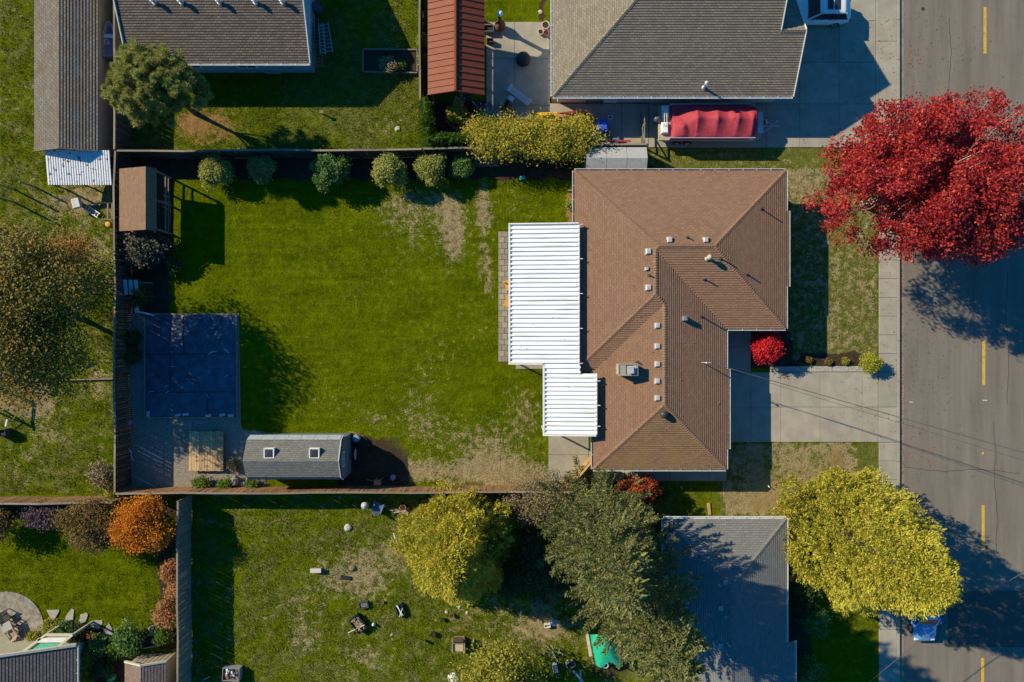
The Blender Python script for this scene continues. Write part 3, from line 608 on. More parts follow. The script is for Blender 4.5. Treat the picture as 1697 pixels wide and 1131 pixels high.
for x, y in [(xa+.02, ya-.2+(yb-ya+.4)*i/3) for i in range(4)]+[(xc+.02, yd+.2)]:
    m = MB(); m.box(x-.05, x+.05, y-.05, y+.05, .03, z1-.05); m.build('post', WHITEP, pcov)
# ---------------------------------------------------------------- neighbouring buildings
def gp3(gx, gy, z): return (GX(gx), GY(gy), z)
def wallpoly(m, pts): m.add(pts, [tuple(range(len(pts)))])
GREYS = shingle('grey_shingle', (.285,.24,.18), (.20,.168,.128), (.08,.066,.052), .32, .16, (.23,.19,.145), .5, .6)
# ---- grey-roofed house, top right
nh = thing('grey_house', 'house with steep grey-brown shingled hip roof north of the brown house', 'house', (GX(1090), GY(60), 0))
n0 = 2.7; q = .58
mb = MB(); sy = 181.5; wx = 912.4; rz = n0+q*155.5/K; ex = 1251.5; ex2 = 1289.3
courses(mb, [gp3(wx,sy,n0), gp3(ex2,sy,n0), gp3(ex2,99.4,n0+q*82.1/K), gp3(ex,99.4,n0+q*82.1/K), gp3(ex,26,rz), gp3(1067.9,26,rz)], (0,1), .16, .03)
courses(mb, [gp3(wx,sy,n0), gp3(1067.9,26,rz), gp3(wx,-129.5,n0)], (1,0), .16, .03)
courses(mb, [gp3(wx,-129.5,n0), gp3(1067.9,26,rz), gp3(ex,26,rz), gp3(ex,-129.5,n0)], (0,-1), .16, .03)
courses(mb, [gp3(ex-60,99.4,n0+q*82.1/K-.002), gp3(ex2,99.4,n0+q*82.1/K-.002), gp3(ex2,17.3,n0), gp3(ex-60,17.3,n0)], (0,-1), .16, .03)
rf = mb.build('roof', GREYS, nh)
mb = MB(); caps(mb, gp3(wx,sy,n0), gp3(1067.9,26,rz), .14, .18, drop=.45); caps(mb, gp3(wx,-129.5,n0), gp3(1067.9,26,rz), .14, .18, drop=.45); caps(mb, gp3(1067.9,26,rz), gp3(ex,26,rz), .14, .18, drop=.5); caps(mb, gp3(ex,99.4,n0+q*82.1/K), gp3(ex2,99.4,n0+q*82.1/K), .14, .18, drop=.5)
tag(mb.build('ridge_caps', GREYS, rf), kind='stuff')
SID = M('pale_siding', (.56,.55,.53), (.48,.47,.45), 3)
mb = MB(); outw2 = [(GX(a),GY(b)) for a, b in ((wx,sy),(ex2,sy),(ex2,17.3),(ex,17.3),(ex,-129.5),(wx,-129.5))]
mb.prism(inset(outw2, .5), -.02, n0-.1); zt = n0+q*82.1/K
wallpoly(mb, [gp3(ex2-9,171,n0-.1), gp3(ex2-9,28,n0-.1), gp3(ex2-9,99.4,zt-.1)]); wallpoly(mb, [gp3(ex-6,171,n0-.1), gp3(ex-6,-119,n0-.1), gp3(ex-6,26,rz-.1)])
mb.build('wall', SID, nh)
mb = MB(); mb.prism(outw2, n0-.13, n0-.008); mb.build('soffit', WHITEP, nh)
for a, b, o in (((wx,sy),(ex2,sy),(0,-1)), ((wx,-129.5),(wx,sy),(-1,0))): gutter('gutter', (GX(a[0]),GY(a[1])), (GX(b[0]),GY(b[1])), n0, o, WHITEP, nh)
mb = MB(); mb.bar(gp3(ex2+.8,sy,n0-.02), gp3(ex2+.8,99.4,zt-.02), .05, .2); mb.bar(gp3(ex2+.8,99.4,zt-.02), gp3(ex2+.8,17.3,n0-.02), .05, .2); mb.bar(gp3(ex+.8,99,zt-.02), gp3(ex+.8,26,rz-.02), .05, .2); mb.build('barge_board', WHITEP, nh)
for gx, w in ((1040,1.6),(1120,1.2),(1190,1.2),(1250,1.2)): window(nh, GX(gx), GY(sy)+.5, 1.0, w, 1.0, (0,-1))
mb = MB(); mb.box(GX(1010)-.5, GX(1010)+.5, GY(sy)+.45, GY(sy)+.55, .05, 2.1); mb.build('back_door', WHITEP, nh)
mb = MB(); mb.box(GX(ex2)-.53, GX(ex2)-.46, GY(158), GY(40), .05, 2.2); mb.build('garage_door', WHITEP, nh)
x, y = W(1172, 137, 3.9); m = MB(); zz = n0+q*(181.5-(565.5-y*K))/K
m.lathe(x, y, [(.2,zz-.12),(.12,zz+.08),(.07,zz+.12),(.07,zz+.75),(.14,zz+.77),(.15,zz+.85),(.05,zz+.93)], 12); m.build('flue_pipe', GALV, nh)
# ---- brown-roofed house, top left
bh = thing('low_house', 'weathered low house with grey-brown shingle roof and roof vents above the rough lawn', 'house', (GX(390), GY(30), 0))
OLDS = shingle('old_shingle', (.205,.168,.135), (.125,.102,.085), (.05,.04,.034), .34, .17, (.13,.1,.08), .6, .35, .02)
b0 = 2.7; bq = .44; bz = b0+bq*105.5/K
mb = MB(); courses(mb, [gp3(246,129.5,b0), gp3(531,129.5,b0), gp3(531,24,bz), gp3(246,24,bz)], (0,1), .17, .03); courses(mb, [gp3(246,-81,b0), gp3(531,-81,b0), gp3(531,24,bz), gp3(246,24,bz)], (0,-1), .17, .03)
rf = mb.build('roof', OLDS, bh)
mb = MB(); caps(mb, gp3(246,24,bz), gp3(531,24,bz), .14, .18); tag(mb.build('ridge_caps', OLDS, rf), kind='stuff')
mb = MB(); mb.prism([(GX(a),GY(b)) for a, b in ((252,121),(522,121),(522,-73),(252,-73))], -.02, b0-.02)
for xx in (252, 522): wallpoly(mb, [gp3(xx,121,b0-.02), gp3(xx,-73,b0-.02), gp3(xx,24,bz-.1)])
mb.build('wall', M('teal_grey_siding', (.30,.36,.36), (.24,.29,.29), 3), bh)
mb = MB(); mb.prism([(GX(a),GY(b)) for a, b in ((246,129.5),(531,129.5),(531,-81),(246,-81))], b0-.1, b0-.006); mb.build('soffit', WHITEP, bh)
gutter('gutter', (GX(246),GY(129.5)), (GX(531),GY(129.5)), b0, (0,-1), WHITEP, bh)
mb = MB(); mb.bar(gp3(532,129.5,b0), gp3(532,24,bz), .06, .22); mb.bar(gp3(532,24,bz), gp3(532,-81,b0), .06, .22); mb.bar(gp3(245,129.5,b0), gp3(245,24,bz), .06, .22); mb.build('barge_board', WHITEP, bh)
for px in (255, 300, 363, 423, 468):
    x, y = W(px, 3, 4.35); m = MB(); zz = b0+bq*(129.5-(565.5-y*K))/K; m.lathe(x, y, [(.18,zz-.1),(.18,zz+.05),(.11,zz+.08),(.11,zz+.3),(.17,zz+.32),(.17,zz+.4),(.05,zz+.46)], 10); m.build('roof_vent', GALV, bh)
for gx in (330, 420): window(bh, GX(gx), GY(121), 1.0, 1.3, 1.0, (0,-1))
# ---- long shed far left
ls = thing('long_shed', 'long narrow shed with ridged mossy roof along the far left fence', 'shed', (GX(142), GY(120), 0))
LSH = shingle('mossy_shingle', (.235,.215,.185), (.165,.15,.13), (.06,.052,.045), .3, .18, (.16,.095,.04), .7, .8, .02)
z0, z1_ = 2.2, 2.95
mb = MB(); courses(mb, [gp3(91,263.6,z0), gp3(91,-120,z0), gp3(141.8,-120,z1_), gp3(141.8,263.6,z1_)], (1,0), .18, .025); courses(mb, [gp3(192.5,263.6,z0), gp3(192.5,-120,z0), gp3(141.8,-120,z1_), gp3(141.8,263.6,z1_)], (-1,0), .2, .035)
mb.build('roof', LSH, ls)
mb = MB(); mb.prism([(GX(95),GY(260)),(GX(190),GY(260)),(GX(190),GY(-116)),(GX(95),GY(-116))], -.02, z0-.01)
for yy in (260, -116): wallpoly(mb, [gp3(95,yy,z0-.01), gp3(190,yy,z0-.01), gp3(141.8,yy,z1_-.05)])
mb.build('wall', BEIGE, ls)
mb = MB(); mb.bar(gp3(91,264.4,z0), gp3(141.8,264.4,z1_), .05, .16); mb.bar(gp3(141.8,264.4,z1_), gp3(192.5,264.4,z0), .05, .16); mb.build('barge_board', GREYWOOD, ls)
# ---- white metal lean-to
lt = thing('metal_lean_to', 'lean-to with white corrugated metal roof speckled with moss', 'lean-to', (GX(158), GY(290), 0))
MOSSW = M('mossy_white_metal', (.72,.73,.74), (.055,.045,.035), 3.2, .5, lo=.36, hi=.42, coord='World', detail=8)
xa_, ya_ = W(76, 250, 2.0); xb_, yb_ = W(186, 307, 1.75); n = 26; w = (xb_-xa_)/n
m = MB(); pr = [(0,0),(.35,0),(.5,.035),(.85,.035),(1,0)]
for i in range(4):
    (a, h), (b, k) = pr[i], pr[i+1]; m.quad((a*w,0,h),(a*w,yb_-ya_,h-.3),(b*w,yb_-ya_,k-.3),(b*w,0,k))
me = m.mesh('roof_sheet', MOSSW)
for i in range(n): inst('roof_sheet', me, lt, (xa_+i*w-lt.location.x, ya_-lt.location.y, 2.08))
mb = MB(); mb.bar((xa_,yb_+.1,1.73),(xb_,yb_+.1,1.73),.08,.12); mb.bar((xa_,ya_-.1,1.98),(xb_,ya_-.1,1.98),.08,.12); mb.build('roof_beam', GREYWOOD, lt)
for x in (xa_+.1, (xa_+xb_)/2, xb_-.1):
    mb = MB(); mb.box(x-.05, x+.05, yb_+.05, yb_+.15, -.02, 1.7); mb.build('post', GREYWOOD, lt)
# ---- orange metal pergola roof
og = thing('metal_roof_pergola', 'open-fronted pergola with rust-orange standing-seam metal gable roof', 'pergola', (GX(760), GY(106), 0))
ORM = M('orange_metal', (.235,.06,.03), (.20,.05,.025), 1.5, .6, rnd=.05, spec=.2)
ze_, zr_ = 3.2, 4.0; Lx = GX(761.8)-GX(717.8); wy = 10.2/K
for side in (-1, 1):
    m = MB(); dz = zr_-ze_
    m.quad((0,0,0),(0,-wy+.002,0),(Lx*-side*1.0,-wy+.002,dz),(Lx*-side,0,dz)) if side == 1 else m.quad((0,-wy+.002,0),(0,0,0),(Lx,0,dz),(Lx,-wy+.002,dz))
    sx = Lx*(-side); m.add([(0,0,.0),(0,-.05,.0),(sx,-.05,dz),(sx,0,dz),(0,0,.05),(0,-.05,.05),(sx,-.05,dz+.05),(sx,0,dz+.05)], [(4,5,6,7),(0,4,7,3),(1,2,6,5),(0,1,5,4),(3,7,6,2)])
    m.quad((0,0,-.03),(sx,0,dz-.03),(sx,-wy,dz-.03),(0,-wy,-.03))
    me = m.mesh('roof_panel', ORM)
    bm = bmesh.new(); bm.from_mesh(me); bmesh.ops.recalc_face_normals(bm, faces=bm.faces[:]); bm.to_mesh(me); bm.free()
    xe = GX(717.8) if side == -1 else GX(805.8)
    for i in range(15): inst('roof_panel', me, og, (xe-og.location.x, GY(182.5-i*10.2-10.2)-og.location.y, ze_))
mb = MB(); mb.bar(gp3(761.8,182.5,zr_+.05), gp3(761.8,29.5,zr_+.05), .14, .05); mb.build('ridge_cap', ORM, og)
mb = MB(); mb.bar(gp3(717.8,183,ze_-.02), gp3(761.8,183,zr_-.02), .05, .18); mb.bar(gp3(761.8,183,zr_-.02), gp3(805.8,183,ze_-.02), .05, .18); mb.build('barge_board', ORM, og)
for gx in (721, 802):
    mb = MB(); mb.bar(gp3(gx,178,ze_-.12), gp3(gx,33,ze_-.12), .1, .18); mb.build('beam', DARKWOOD, og)
    for gy in (176, 106, 36):
        mb = MB(); mb.box(GX(gx)-.07, GX(gx)+.07, GY(gy)-.07, GY(gy)+.07, -.02, ze_-.15); mb.build('post', DARKWOOD, og)
for k in range(24):
    mb = MB(); y0 = 33+145*k/24; mb.box(GX(719.5), GX(720.2), GY(y0+145/24)+.01, GY(y0)-.01, -.02, ze_-.25); mb.build('back_board', DARKWOOD, og)
# ---- grey storage shed between the houses
gs = thing('storage_shed', 'small grey plastic gable storage shed between fence and brown house', 'shed', (GX(1014), GY(276), 0))
PL = M('grey_plastic', (.40,.40,.39), (.34,.34,.33), 3, .6)
mb = MB(); a0, a1, c0, c1 = 966, 1063, 257, 296; mb.prism([(GX(a0+2),GY(c0+2)),(GX(a1-2),GY(c0+2)),(GX(a1-2),GY(c1-2)),(GX(a0+2),GY(c1-2))], -.02, 1.95)
for xx in (a0+2, a1-2): wallpoly(mb, [gp3(xx,c0+2,1.95), gp3(xx,c1-2,1.95), gp3(xx,(c0+c1)/2,2.33)])
mb.build('wall', PL, gs)
for ya1, ya2 in ((c0, (c0+c1)/2), (c1, (c0+c1)/2)):
    for i in range(3):
        f0, f1 = a0+(a1-a0)*i/3+.3, a0+(a1-a0)*(i+1)/3-.3; m = MB()
        v = [gp3(f0,ya1,1.97), gp3(f1,ya1,1.97), gp3(f1,ya2,2.37), gp3(f0,ya2,2.37)]; m.add(v+[(p[0],p[1],p[2]+.04) for p in v], [(0,1,2,3),(4,5,6,7),(0,1,5,4),(1,2,6,5),(2,3,7,6),(3,0,4,7)]); m.build('roof_panel', PL, gs, fixn=True)
# ---- gazebo beside the left fence
gz = thing('gazebo', 'open garden shelter with brown shingled saltbox roof by the back fence', 'gazebo', (GX(262), GY(350), 0))
GAZ = shingle('gazebo_shingle', (.30,.185,.12), (.24,.145,.095), (.12,.07,.045), .3, .14, (.2,.13,.08), .4, .8)
gN, gS = 292.5, 391.5
mb = MB(); courses(mb, [gp3(226.5,gN,2.25), gp3(226.5,gS,2.25), gp3(276,gS,2.9), gp3(276,gN,2.9)], (1,0), .14, .015); courses(mb, [gp3(286,gN,2.3), gp3(286,gS,2.3), gp3(276,gS,2.9), gp3(276,gN,2.9)], (-1,0), .14, .02); mb.build('roof', GAZ, gz)
mb = MB(); v = [gp3(227,gN+.6,2.17), gp3(227,gS-.6,2.17), gp3(276,gS-.6,2.82), gp3(276,gN+.6,2.82)]; mb.add(v, [(0,1,2,3)]); v = [gp3(285.5,gN+.6,2.2), gp3(285.5,gS-.6,2.2), gp3(276,gS-.6,2.82), gp3(276,gN+.6,2.82)]; mb.add(v, [(0,1,2,3)]); mb.build('ceiling_boards', DARKWOOD, gz)
for gx, gy in ((230,296),(230,388),(284,296),(284,342),(284,388)):
    mb = MB(); mb.box(GX(gx)-.06, GX(gx)+.06, GY(gy)-.06, GY(gy)+.06, -.02, 2.25); mb.build('post', GREYWOOD, gz)
for zz in (.55, 1.0):
    mb = MB(); mb.bar(gp3(285.5,296,zz), gp3(285.5,388,zz), .06, .1); mb.build('rail', GREYWOOD, gz)
for k in range(12):
    mb = MB(); x0 = 230+54*k/12; mb.box(GX(x0)+.01, GX(x0+54/12)-.01, GY(389), GY(295), .02, .1); mb.build('floor_board', DARKWOOD, gz)
# ---- gambrel shed
gb = thing('gambrel_shed', 'blue-grey garden shed with rounded gambrel roof and two skylights', 'shed', (GX(508), GY(750), 0))
GSH = shingle('blue_grey_shingle', (.205,.20,.18), (.15,.147,.135), (.075,.072,.066), .3, .14, (.14,.13,.11), .4, .7)
x0g, x1g, yn, ys_ = 434.0, 582.0, 716.5, 786.0
cy = (yn+ys_)/2; prof = [(yn,1.95),(yn+5,2.6),(cy,3.3),(ys_-7,2.7),(ys_,1.95)]
mb = MB(); S0, S1g = x0g-3, x1g-4
courses(mb, [gp3(S0,prof[1][0],prof[1][1]), gp3(S1g,prof[1][0],prof[1][1]), gp3(S1g,cy,3.3), gp3(S0,cy,3.3)], (0,-1), .14, .015)
courses(mb, [gp3(S0,prof[3][0],prof[3][1]), gp3(S1g,prof[3][0],prof[3][1]), gp3(S1g,cy,3.3), gp3(S0,cy,3.3)], (0,1), .14, .015)
courses(mb, [gp3(S0,ys_,1.95), gp3(S1g,ys_,1.95), gp3(S1g,prof[3][0],2.7), gp3(S0,prof[3][0],2.7)], (0,1), .14, .015); rf = mb.build('roof', GSH, gb)
BSID = M('blue_grey_siding', (.17,.215,.25), (.13,.165,.195), 3)
mb = MB(); mb.prism([(GX(x0g),GY(yn+2)),(GX(x1g),GY(yn+2)),(GX(x1g),GY(ys_-2)),(GX(x0g),GY(ys_-2))], -.02, 1.95)
for xx in (x0g, x1g): wallpoly(mb, [gp3(xx,yn+2,1.95), gp3(xx,prof[1][0]+.5,2.55), gp3(xx,cy,3.25), gp3(xx,prof[3][0]-.5,2.65), gp3(xx,ys_-2,1.95)])
mb.build('wall', BSID, gb)
mb = MB()
for i in range(7):
    f0, f1 = S0+(S1g-S0)*i/7+.25, S0+(S1g-S0)*(i+1)/7-.25; m = MB(); v = [gp3(f0,yn-.8,1.93), gp3(f1,yn-.8,1.93), gp3(f1,yn+4.6,2.59), gp3(f0,yn+4.6,2.59)]
    m.add(v+[(p[0],p[1]+.03,p[2]+.015) for p in v], [(0,1,2,3),(4,5,6,7),(0,1,5,4),(1,2,6,5),(2,3,7,6),(3,0,4,7)]); m.build('pale_roof_strip', M('pale_strip', (.42,.45,.46), (.32,.35,.36), 4, .5), gb, fixn=True)
mb = MB()
for (a, b) in zip(prof[:-1], prof[1:]): mb.bar(gp3(x1g-2.5,a[0],a[1]), gp3(x1g-2.5,b[0],b[1]), .08, .09)
mb.build('roof_trim', M('pale_blue_trim', (.45,.48,.5), (.4,.42,.44), 3), gb)
for px in (446, 521):
    x, y = W(px, 751.5, 3.15); m = MB(); s = .36
    for a, b, c, d in ((-s,s,-s,-s+.07),(-s,s,s-.07,s),(-s,-s+.07,-s+.07,s-.07),(s-.07,s,-s+.07,s-.07)): m.box(x+a, x+b, y+c, y+d, 2.85, 3.22)
    sk = m.build('skylight', WHITEP, rf); m = MB(); i_ = s-.07; m.loft([[(x-i_*f,y-i_*f,z),(x+i_*f,y-i_*f,z),(x+i_*f,y+i_*f,z),(x-i_*f,y+i_*f,z)] for f, z in ((1,3.12),(1,3.17),(.8,3.22),(.4,3.25))]); 
    m.build('dome', M('smoked_dome', (.05,.05,.055), (.04,.04,.045), 2, .12, spec=.6), gb)
mb = MB(); mb.box(GX(x1g)-.02, GX(x1g)+.05, GY(765), GY(738), .1, 2.0); d = mb.build('door', BSID, gb)
window(gb, GX(x1g), GY(752), 2.2, .95, .4, (1,0))
# ---- grey-roofed house, bottom right
sh = thing('shaded_house', 'house with dark grey shingled roof behind the tall spruces', 'house', (GX(1183), GY(1060), 0))
DGS = shingle('dark_grey_shingle', (.225,.225,.22), (.18,.18,.176), (.1,.1,.097), .34, .16, (.17,.165,.155), .5, .6)
h0 = 2.7; hs_ = 1/3
def hp(gx, gy, h): return gp3(gx, gy, h0+hs_*h/K)
mb = MB(); wW, eE, nN, sS = 1086.6, 1278.9, 844.4, 1330; hh = (eE-wW)/2; rx = (wW+eE)/2
courses(mb, [hp(wW,nN,0), hp(eE,nN,0), hp(rx,nN+hh,hh)], (0,-1), .16, .03); courses(mb, [hp(eE,nN,0), hp(eE,sS,0), hp(rx,sS,hh), hp(rx,nN+hh,hh)], (-1,0), .16, .03); courses(mb, [hp(wW,nN,0), hp(rx,nN+hh,hh), hp(rx,sS,hh), hp(wW,sS,0)], (1,0), .16, .03)
courses(mb, [hp(eE,1038.5,0), hp(eE+15,1038.5,-15), hp(eE+15,sS,-15), hp(eE,sS,0)], (-1,0), .16, .03)
rf = mb.build('roof', DGS, sh)
mb = MB(); caps(mb, hp(eE,nN,0), hp(rx,nN+hh,hh)); caps(mb, hp(wW,nN,0), hp(rx,nN+hh,hh)); caps(mb, hp(rx,nN+hh,hh), hp(rx,sS,hh)); tag(mb.build('ridge_caps', DGS, rf), kind='stuff')
mb = MB(); mb.prism(inset([(GX(a),GY(b)) for a, b in ((wW,nN),(eE,nN),(eE,sS),(wW,sS))], .5), -.02, h0-.05); mb.build('wall', M('blue_grey_house_siding', (.3,.33,.36), (.25,.28,.3), 3), sh)
mb = MB(); mb.prism([(GX(a),GY(b)) for a, b in ((wW,nN),(eE,nN),(eE,sS),(wW,sS))], h0-.14, h0-.006); mb.build('soffit', WHITEP, sh)
for a, b, o in (((wW,nN),(eE,nN),(0,1)), ((eE,nN),(eE,1038.5),(1,0)), ((wW,nN),(wW,sS),(-1,0))): gutter('gutter', (GX(a[0]),GY(a[1])), (GX(b[0]),GY(b[1])), h0, o, WHITEP, sh)
gutter('gutter', (GX(eE+15),GY(1038.5)), (GX(eE+15),GY(sS)), h0-.23, (1,0), WHITEP, sh)
for px, py, s in ((1202,967,.3),(1196,1010,.34),(1196,1073,.34)):
    x, y = W(px, py, 4.15); m = MB(); zz = h0+hs_*min(eE-(x*K+848.5), (565.5-y*K)-nN, (x*K+848.5)-wW)/K; m.box(x-s/2, x+s/2, y-s/2, y+s/2, zz-.1, zz+.16, .04); m.build('roof_vent', GREYMETAL, sh)
x, y = W(1206, 1067, 4.2); m = MB(); m.lathe(x, y, [(.1,3.6),(.05,3.9),(.05,4.6)], 8); m.build('vent_pipe', GALV, sh)
for gy in (900, 980): window(sh, GX(eE)-.5, GY(gy), 1, 1.4, 1.1, (1,0))
for gx in (1140, 1220): window(sh, GX(gx), GY(nN)-.5, 1, 1.2, 1.0, (0,1))
# ---- house bottom left corner
cw = thing('corner_house', 'house with purple-brown ribbed shingle roof beside the garden patio', 'house', (GX(100), GY(1140), 0))
PUR = shingle('purple_brown_shingle', (.20,.155,.135), (.145,.112,.1), (.05,.04,.036), .3, .2, (.15,.12,.1), .4, .7)
c0z, cq = 2.5, .40; cz = c0z+cq*115/K
mb = MB(); courses(mb, [gp3(161.5,1045.5,c0z), gp3(161.5,1300,c0z), gp3(46.5,1300,cz), gp3(46.5,1045.5,cz)], (-1,0), .2, .022); courses(mb, [gp3(-68,1045.5,c0z), gp3(-68,1300,c0z), gp3(46.5,1300,cz), gp3(46.5,1045.5,cz)], (1,0), .24, .05); mb.build('roof', PUR, cw)
mb = MB(); mb.prism([(GX(150),GY(1056)),(GX(150),GY(1300)),(GX(-56),GY(1300)),(GX(-56),GY(1056))], -.02, c0z-.03); wallpoly(mb, [gp3(150,1056,c0z-.03), gp3(-56,1056,c0z-.03), gp3(46.5,1056,cz-.05)]); mb.build('wall', BEIGE, cw)
CRM = M('cream_paint', (.62,.56,.42), (.52,.47,.36), 3)
mb = MB()
for s, e in (((161.5,1044.5,c0z),(46.5,1044.5,cz)),((46.5,1044.5,cz),(-68,1044.5,c0z))): mb.bar(gp3(*s), gp3(*e), .16, .22)
mb.build('barge_board', CRM, cw); gutter('gutter', (GX(161.5),GY(1046)), (GX(161.5),GY(1300)), c0z, (1,0), WHITEP, cw)
# ---- small shed bottom left
ss = thing('potting_shed', 'narrow tan potting shed with steep brown gable roof beside side fence', 'shed', (GX(263), GY(1140), 0))
mb = MB(); courses(mb, [gp3(230.7,1078,1.9), gp3(230.7,1300,1.9), gp3(263.7,1300,2.5), gp3(263.7,1078,2.5)], (1,0), .16, .02); courses(mb, [gp3(296.7,1078,1.9), gp3(296.7,1300,1.9), gp3(263.7,1300,2.5), gp3(263.7,1078,2.5)], (-1,0), .2, .015)
mb.build('roof', shingle('potting_shingle', (.27,.19,.15), (.2,.14,.11), (.08,.06,.05), .3, .16, (.2,.15,.12), .3, .8), ss)
mb = MB(); mb.prism([(GX(234),GY(1083)),(GX(293),GY(1083)),(GX(293),GY(1300)),(GX(234),GY(1300))], -.02, 1.88); wallpoly(mb, [gp3(234,1083,1.88), gp3(293,1083,1.88), gp3(263.7,1083,2.42)]); mb.build('wall', BEIGE, ss)
mb = MB(); mb.bar(gp3(230.7,1077,1.88), gp3(263.7,1077,2.48), .12, .16); mb.bar(gp3(263.7,1077,2.48), gp3(296.7,1077,1.88), .12, .16); mb.build('barge_board', CRM, ss)
for i in range(8):
    mb = MB(); xx = 237+7*i; mb.box(GX(xx), GX(xx+5.8), GY(1083), GY(1082), .05, 1.8); mb.build('siding_board', M('tan_board', (.4,.34,.25), (.34,.29,.21), 3, rnd=.1), ss)

# ---------------------------------------------------------------- fences
def fence(name, label, a, b, h=2.05, mat=CEDAR, capm=GREYWOOD, bw=.145, side=1, wob=.05, group='wooden board fences between the yards'):
    """a, b in ground pixels; boards sit on the left (side=1) of a->b"""
    A, B = Vector((GX(a[0]), GY(a[1]))), Vector((GX(b[0]), GY(b[1]))); L = (B-A).length; d = (B-A)/L; nrm = Vector((-d.y, d.x))*side; ang = math.atan2(d.y, d.x)
    mid = (A+B)/2; t = thing(name, label, 'fence', (mid.x, mid.y, 0), 0, group)
    mes = []
    for k in range(4):
        m = MB(); hh = h-.04+R.uniform(-.03, .03); m.box(-bw/2+.004, bw/2-.004, -.011, .011, 0, hh); mes.append(m.mesh('board', mat))
    n = int(L/bw)
    def wv(s): return wob*math.sin(s*.55+a[0])*.6+wob*math.sin(s*1.3+1)*.3
    for i in range(n):
        s = (i+.5)*L/n; p = A+d*s+nrm*(.055+wv(s)); inst('board', mes[R.randrange(4)], t, (p.x-mid.x, p.y-mid.y, .02), (R.uniform(-.012,.012), R.uniform(-.006,.006), ang+R.uniform(-.02,.02)))
    np_ = max(1, round(L/2.42)); pm = MB().box(-.05, .05, -.05, .05, 0, h+.03, .02).mesh('post', capm)
    for i in range(np_+1):
        s = L*i/np_; p = A+d*s+nrm*wv(s); inst('post', pm, t, (p.x-mid.x, p.y-mid.y, -.02), (0, 0, ang))
    for i in range(np_):
        s0, s1 = L*i/np_, L*(i+1)/np_; p = A+d*s0+nrm*wv(s0); q2 = A+d*s1+nrm*wv(s1)
        for zz in (.35, 1.7):
            m = MB(); m.bar((p.x,p.y,zz), (q2.x,q2.y,zz), .04, .09); m.build('rail', capm, t)
        m = MB(); o = nrm*.03; m.bar((p.x+o.x,p.y+o.y,h+.0+R.uniform(-.012,.012)), (q2.x+o.x,q2.y+o.y,h+R.uniform(-.012,.012)), .13, .035); m.build('top_rail', capm, t)
    return t
fence('board_fence', 'dark cedar board fence behind the gazebo and tarp', (216,264), (216,806), 2.1, DARKWOOD, GREYWOOD, side=-1+2, wob=.09)
fence('board_fence', 'dark cedar board fence between long shed and low brown-roofed house', (216,-62), (216,260), 2.1, CEDAR, GREYWOOD, side=1)
fence('board_fence', 'weathered fence behind the row of clipped round shrubs', (219,262), (704,260), 2.0, DARKWOOD, GREYWOOD, side=-1)
fence('board_fence', 'weathered fence behind the yellow shrub row and storage shed', (708,259), (1063,251), 2.0, DARKWOOD, GREYWOOD, side=-1)
fence('board_fence', 'weathered fence beside the orange metal pergola', (702,-62), (702,181), 1.9, DARKWOOD, GREYWOOD, side=-1)
fence('board_fence', 'brown board fence behind the gambrel shed', (219,808.5), (945,806), 2.1, CEDARO, GREYWOOD, side=1)
fence('board_fence', 'brown board fence behind the bronze and orange trees', (-75,826), (213,823), 2.1, CEDARO, GREYWOOD, side=1)
fence('board_fence', 'weathered side fence beside the potting shed', (316,821), (316,1200), 2.1, GREYWOOD, GREYWOOD, side=1)
# gate beside the brown house
gA, gB = W(947, 803, 1.85), W(983, 763, 1.85); d = Vector((gB[0]-gA[0], gB[1]-gA[1])); ang = math.atan2(d.y, d.x)
gt = thing('side_gate', 'orange cedar gate standing open at the corner of the brown house', 'gate', (*gA, 0), ang)
me = MB().box(0, .13, -.012, .012, .05, 1.85).mesh('board', M('fresh_cedar', (.5,.29,.11), (.36,.2,.08), 4, rnd=.15, stretch=(5,5,.8)))
n = int(d.length/.14)
for i in range(n): inst('board', me, gt, (i*d.length/n, 0, 0))
for z in (.3, 1.6):
    m = MB(); m.bar((0,-.04,z),(d.length,-.04,z),.04,.09); m.build('rail', CEDARO, gt, local=True)
m = MB(); m.bar((-.02,-.02,1.87),(d.length,-.02,1.87),.12,.035); m.build('top_rail', M('fresh_rail', (.6,.42,.22), (.5,.34,.17), 4), gt, local=True)
# frame gate by the boat
ft = thing('frame_gate', 'tall bare timber frame gate beside the covered boat', 'gate', (GX(1062), GY(215), 0))
for a, b in (((1064,186),(1064,244)),):
    for z in (.15, .8, 1.4):
        m = MB(); m.bar(gp3(1062,190,z), gp3(1062,243,z), .05, .1); m.build('rail', GREYWOOD, ft)
    for gy in (190, 216, 243):
        m = MB(); m.box(GX(1062)-.05, GX(1062)+.05, GY(gy)-.05, GY(gy)+.05, -.02, 1.5); m.build('post', GREYWOOD, ft)
    m = MB(); m.bar(gp3(1061,192,.2), gp3(1061,241,1.35), .04, .09); m.build('brace', GREYWOOD, ft)
# ---------------------------------------------------------------- vegetation
def unit(v): return v/np.maximum(np.linalg.norm(v, axis=-1, keepdims=True), 1e-6)
def leaf_obj(name, c, ax, length, width, mat, parent, rng, nrm=None):
    """rhombic leaves / sprays: centres c (N,3), long axis ax (N,3) unit"""
    N = len(c); r = rng.normal(size=(N, 3)) if nrm is None else nrm
    b = unit(np.cross(ax, r)); L = np.broadcast_to(np.asarray(length, float), (N,))[:, None]; Wd = np.broadcast_to(np.asarray(width, float), (N,))[:, None]
    off = np.array(wloc(parent)) if parent is not None else np.zeros(3)
    v = np.stack([c-ax*L*.5, c+b*Wd*.5-ax*L*.05, c+ax*L*.5, c-b*Wd*.5-ax*L*.05], 1)-off
    me = np_mesh(name, v.reshape(-1, 3), 4, np.arange(4*N), mat)
    o = bpy.data.objects.new(name, me); C.objects.link(o)
    if parent is not None: o.parent = parent
    return o
def sphere_dirs(rng, n): return unit(rng.normal(size=(n, 3)))
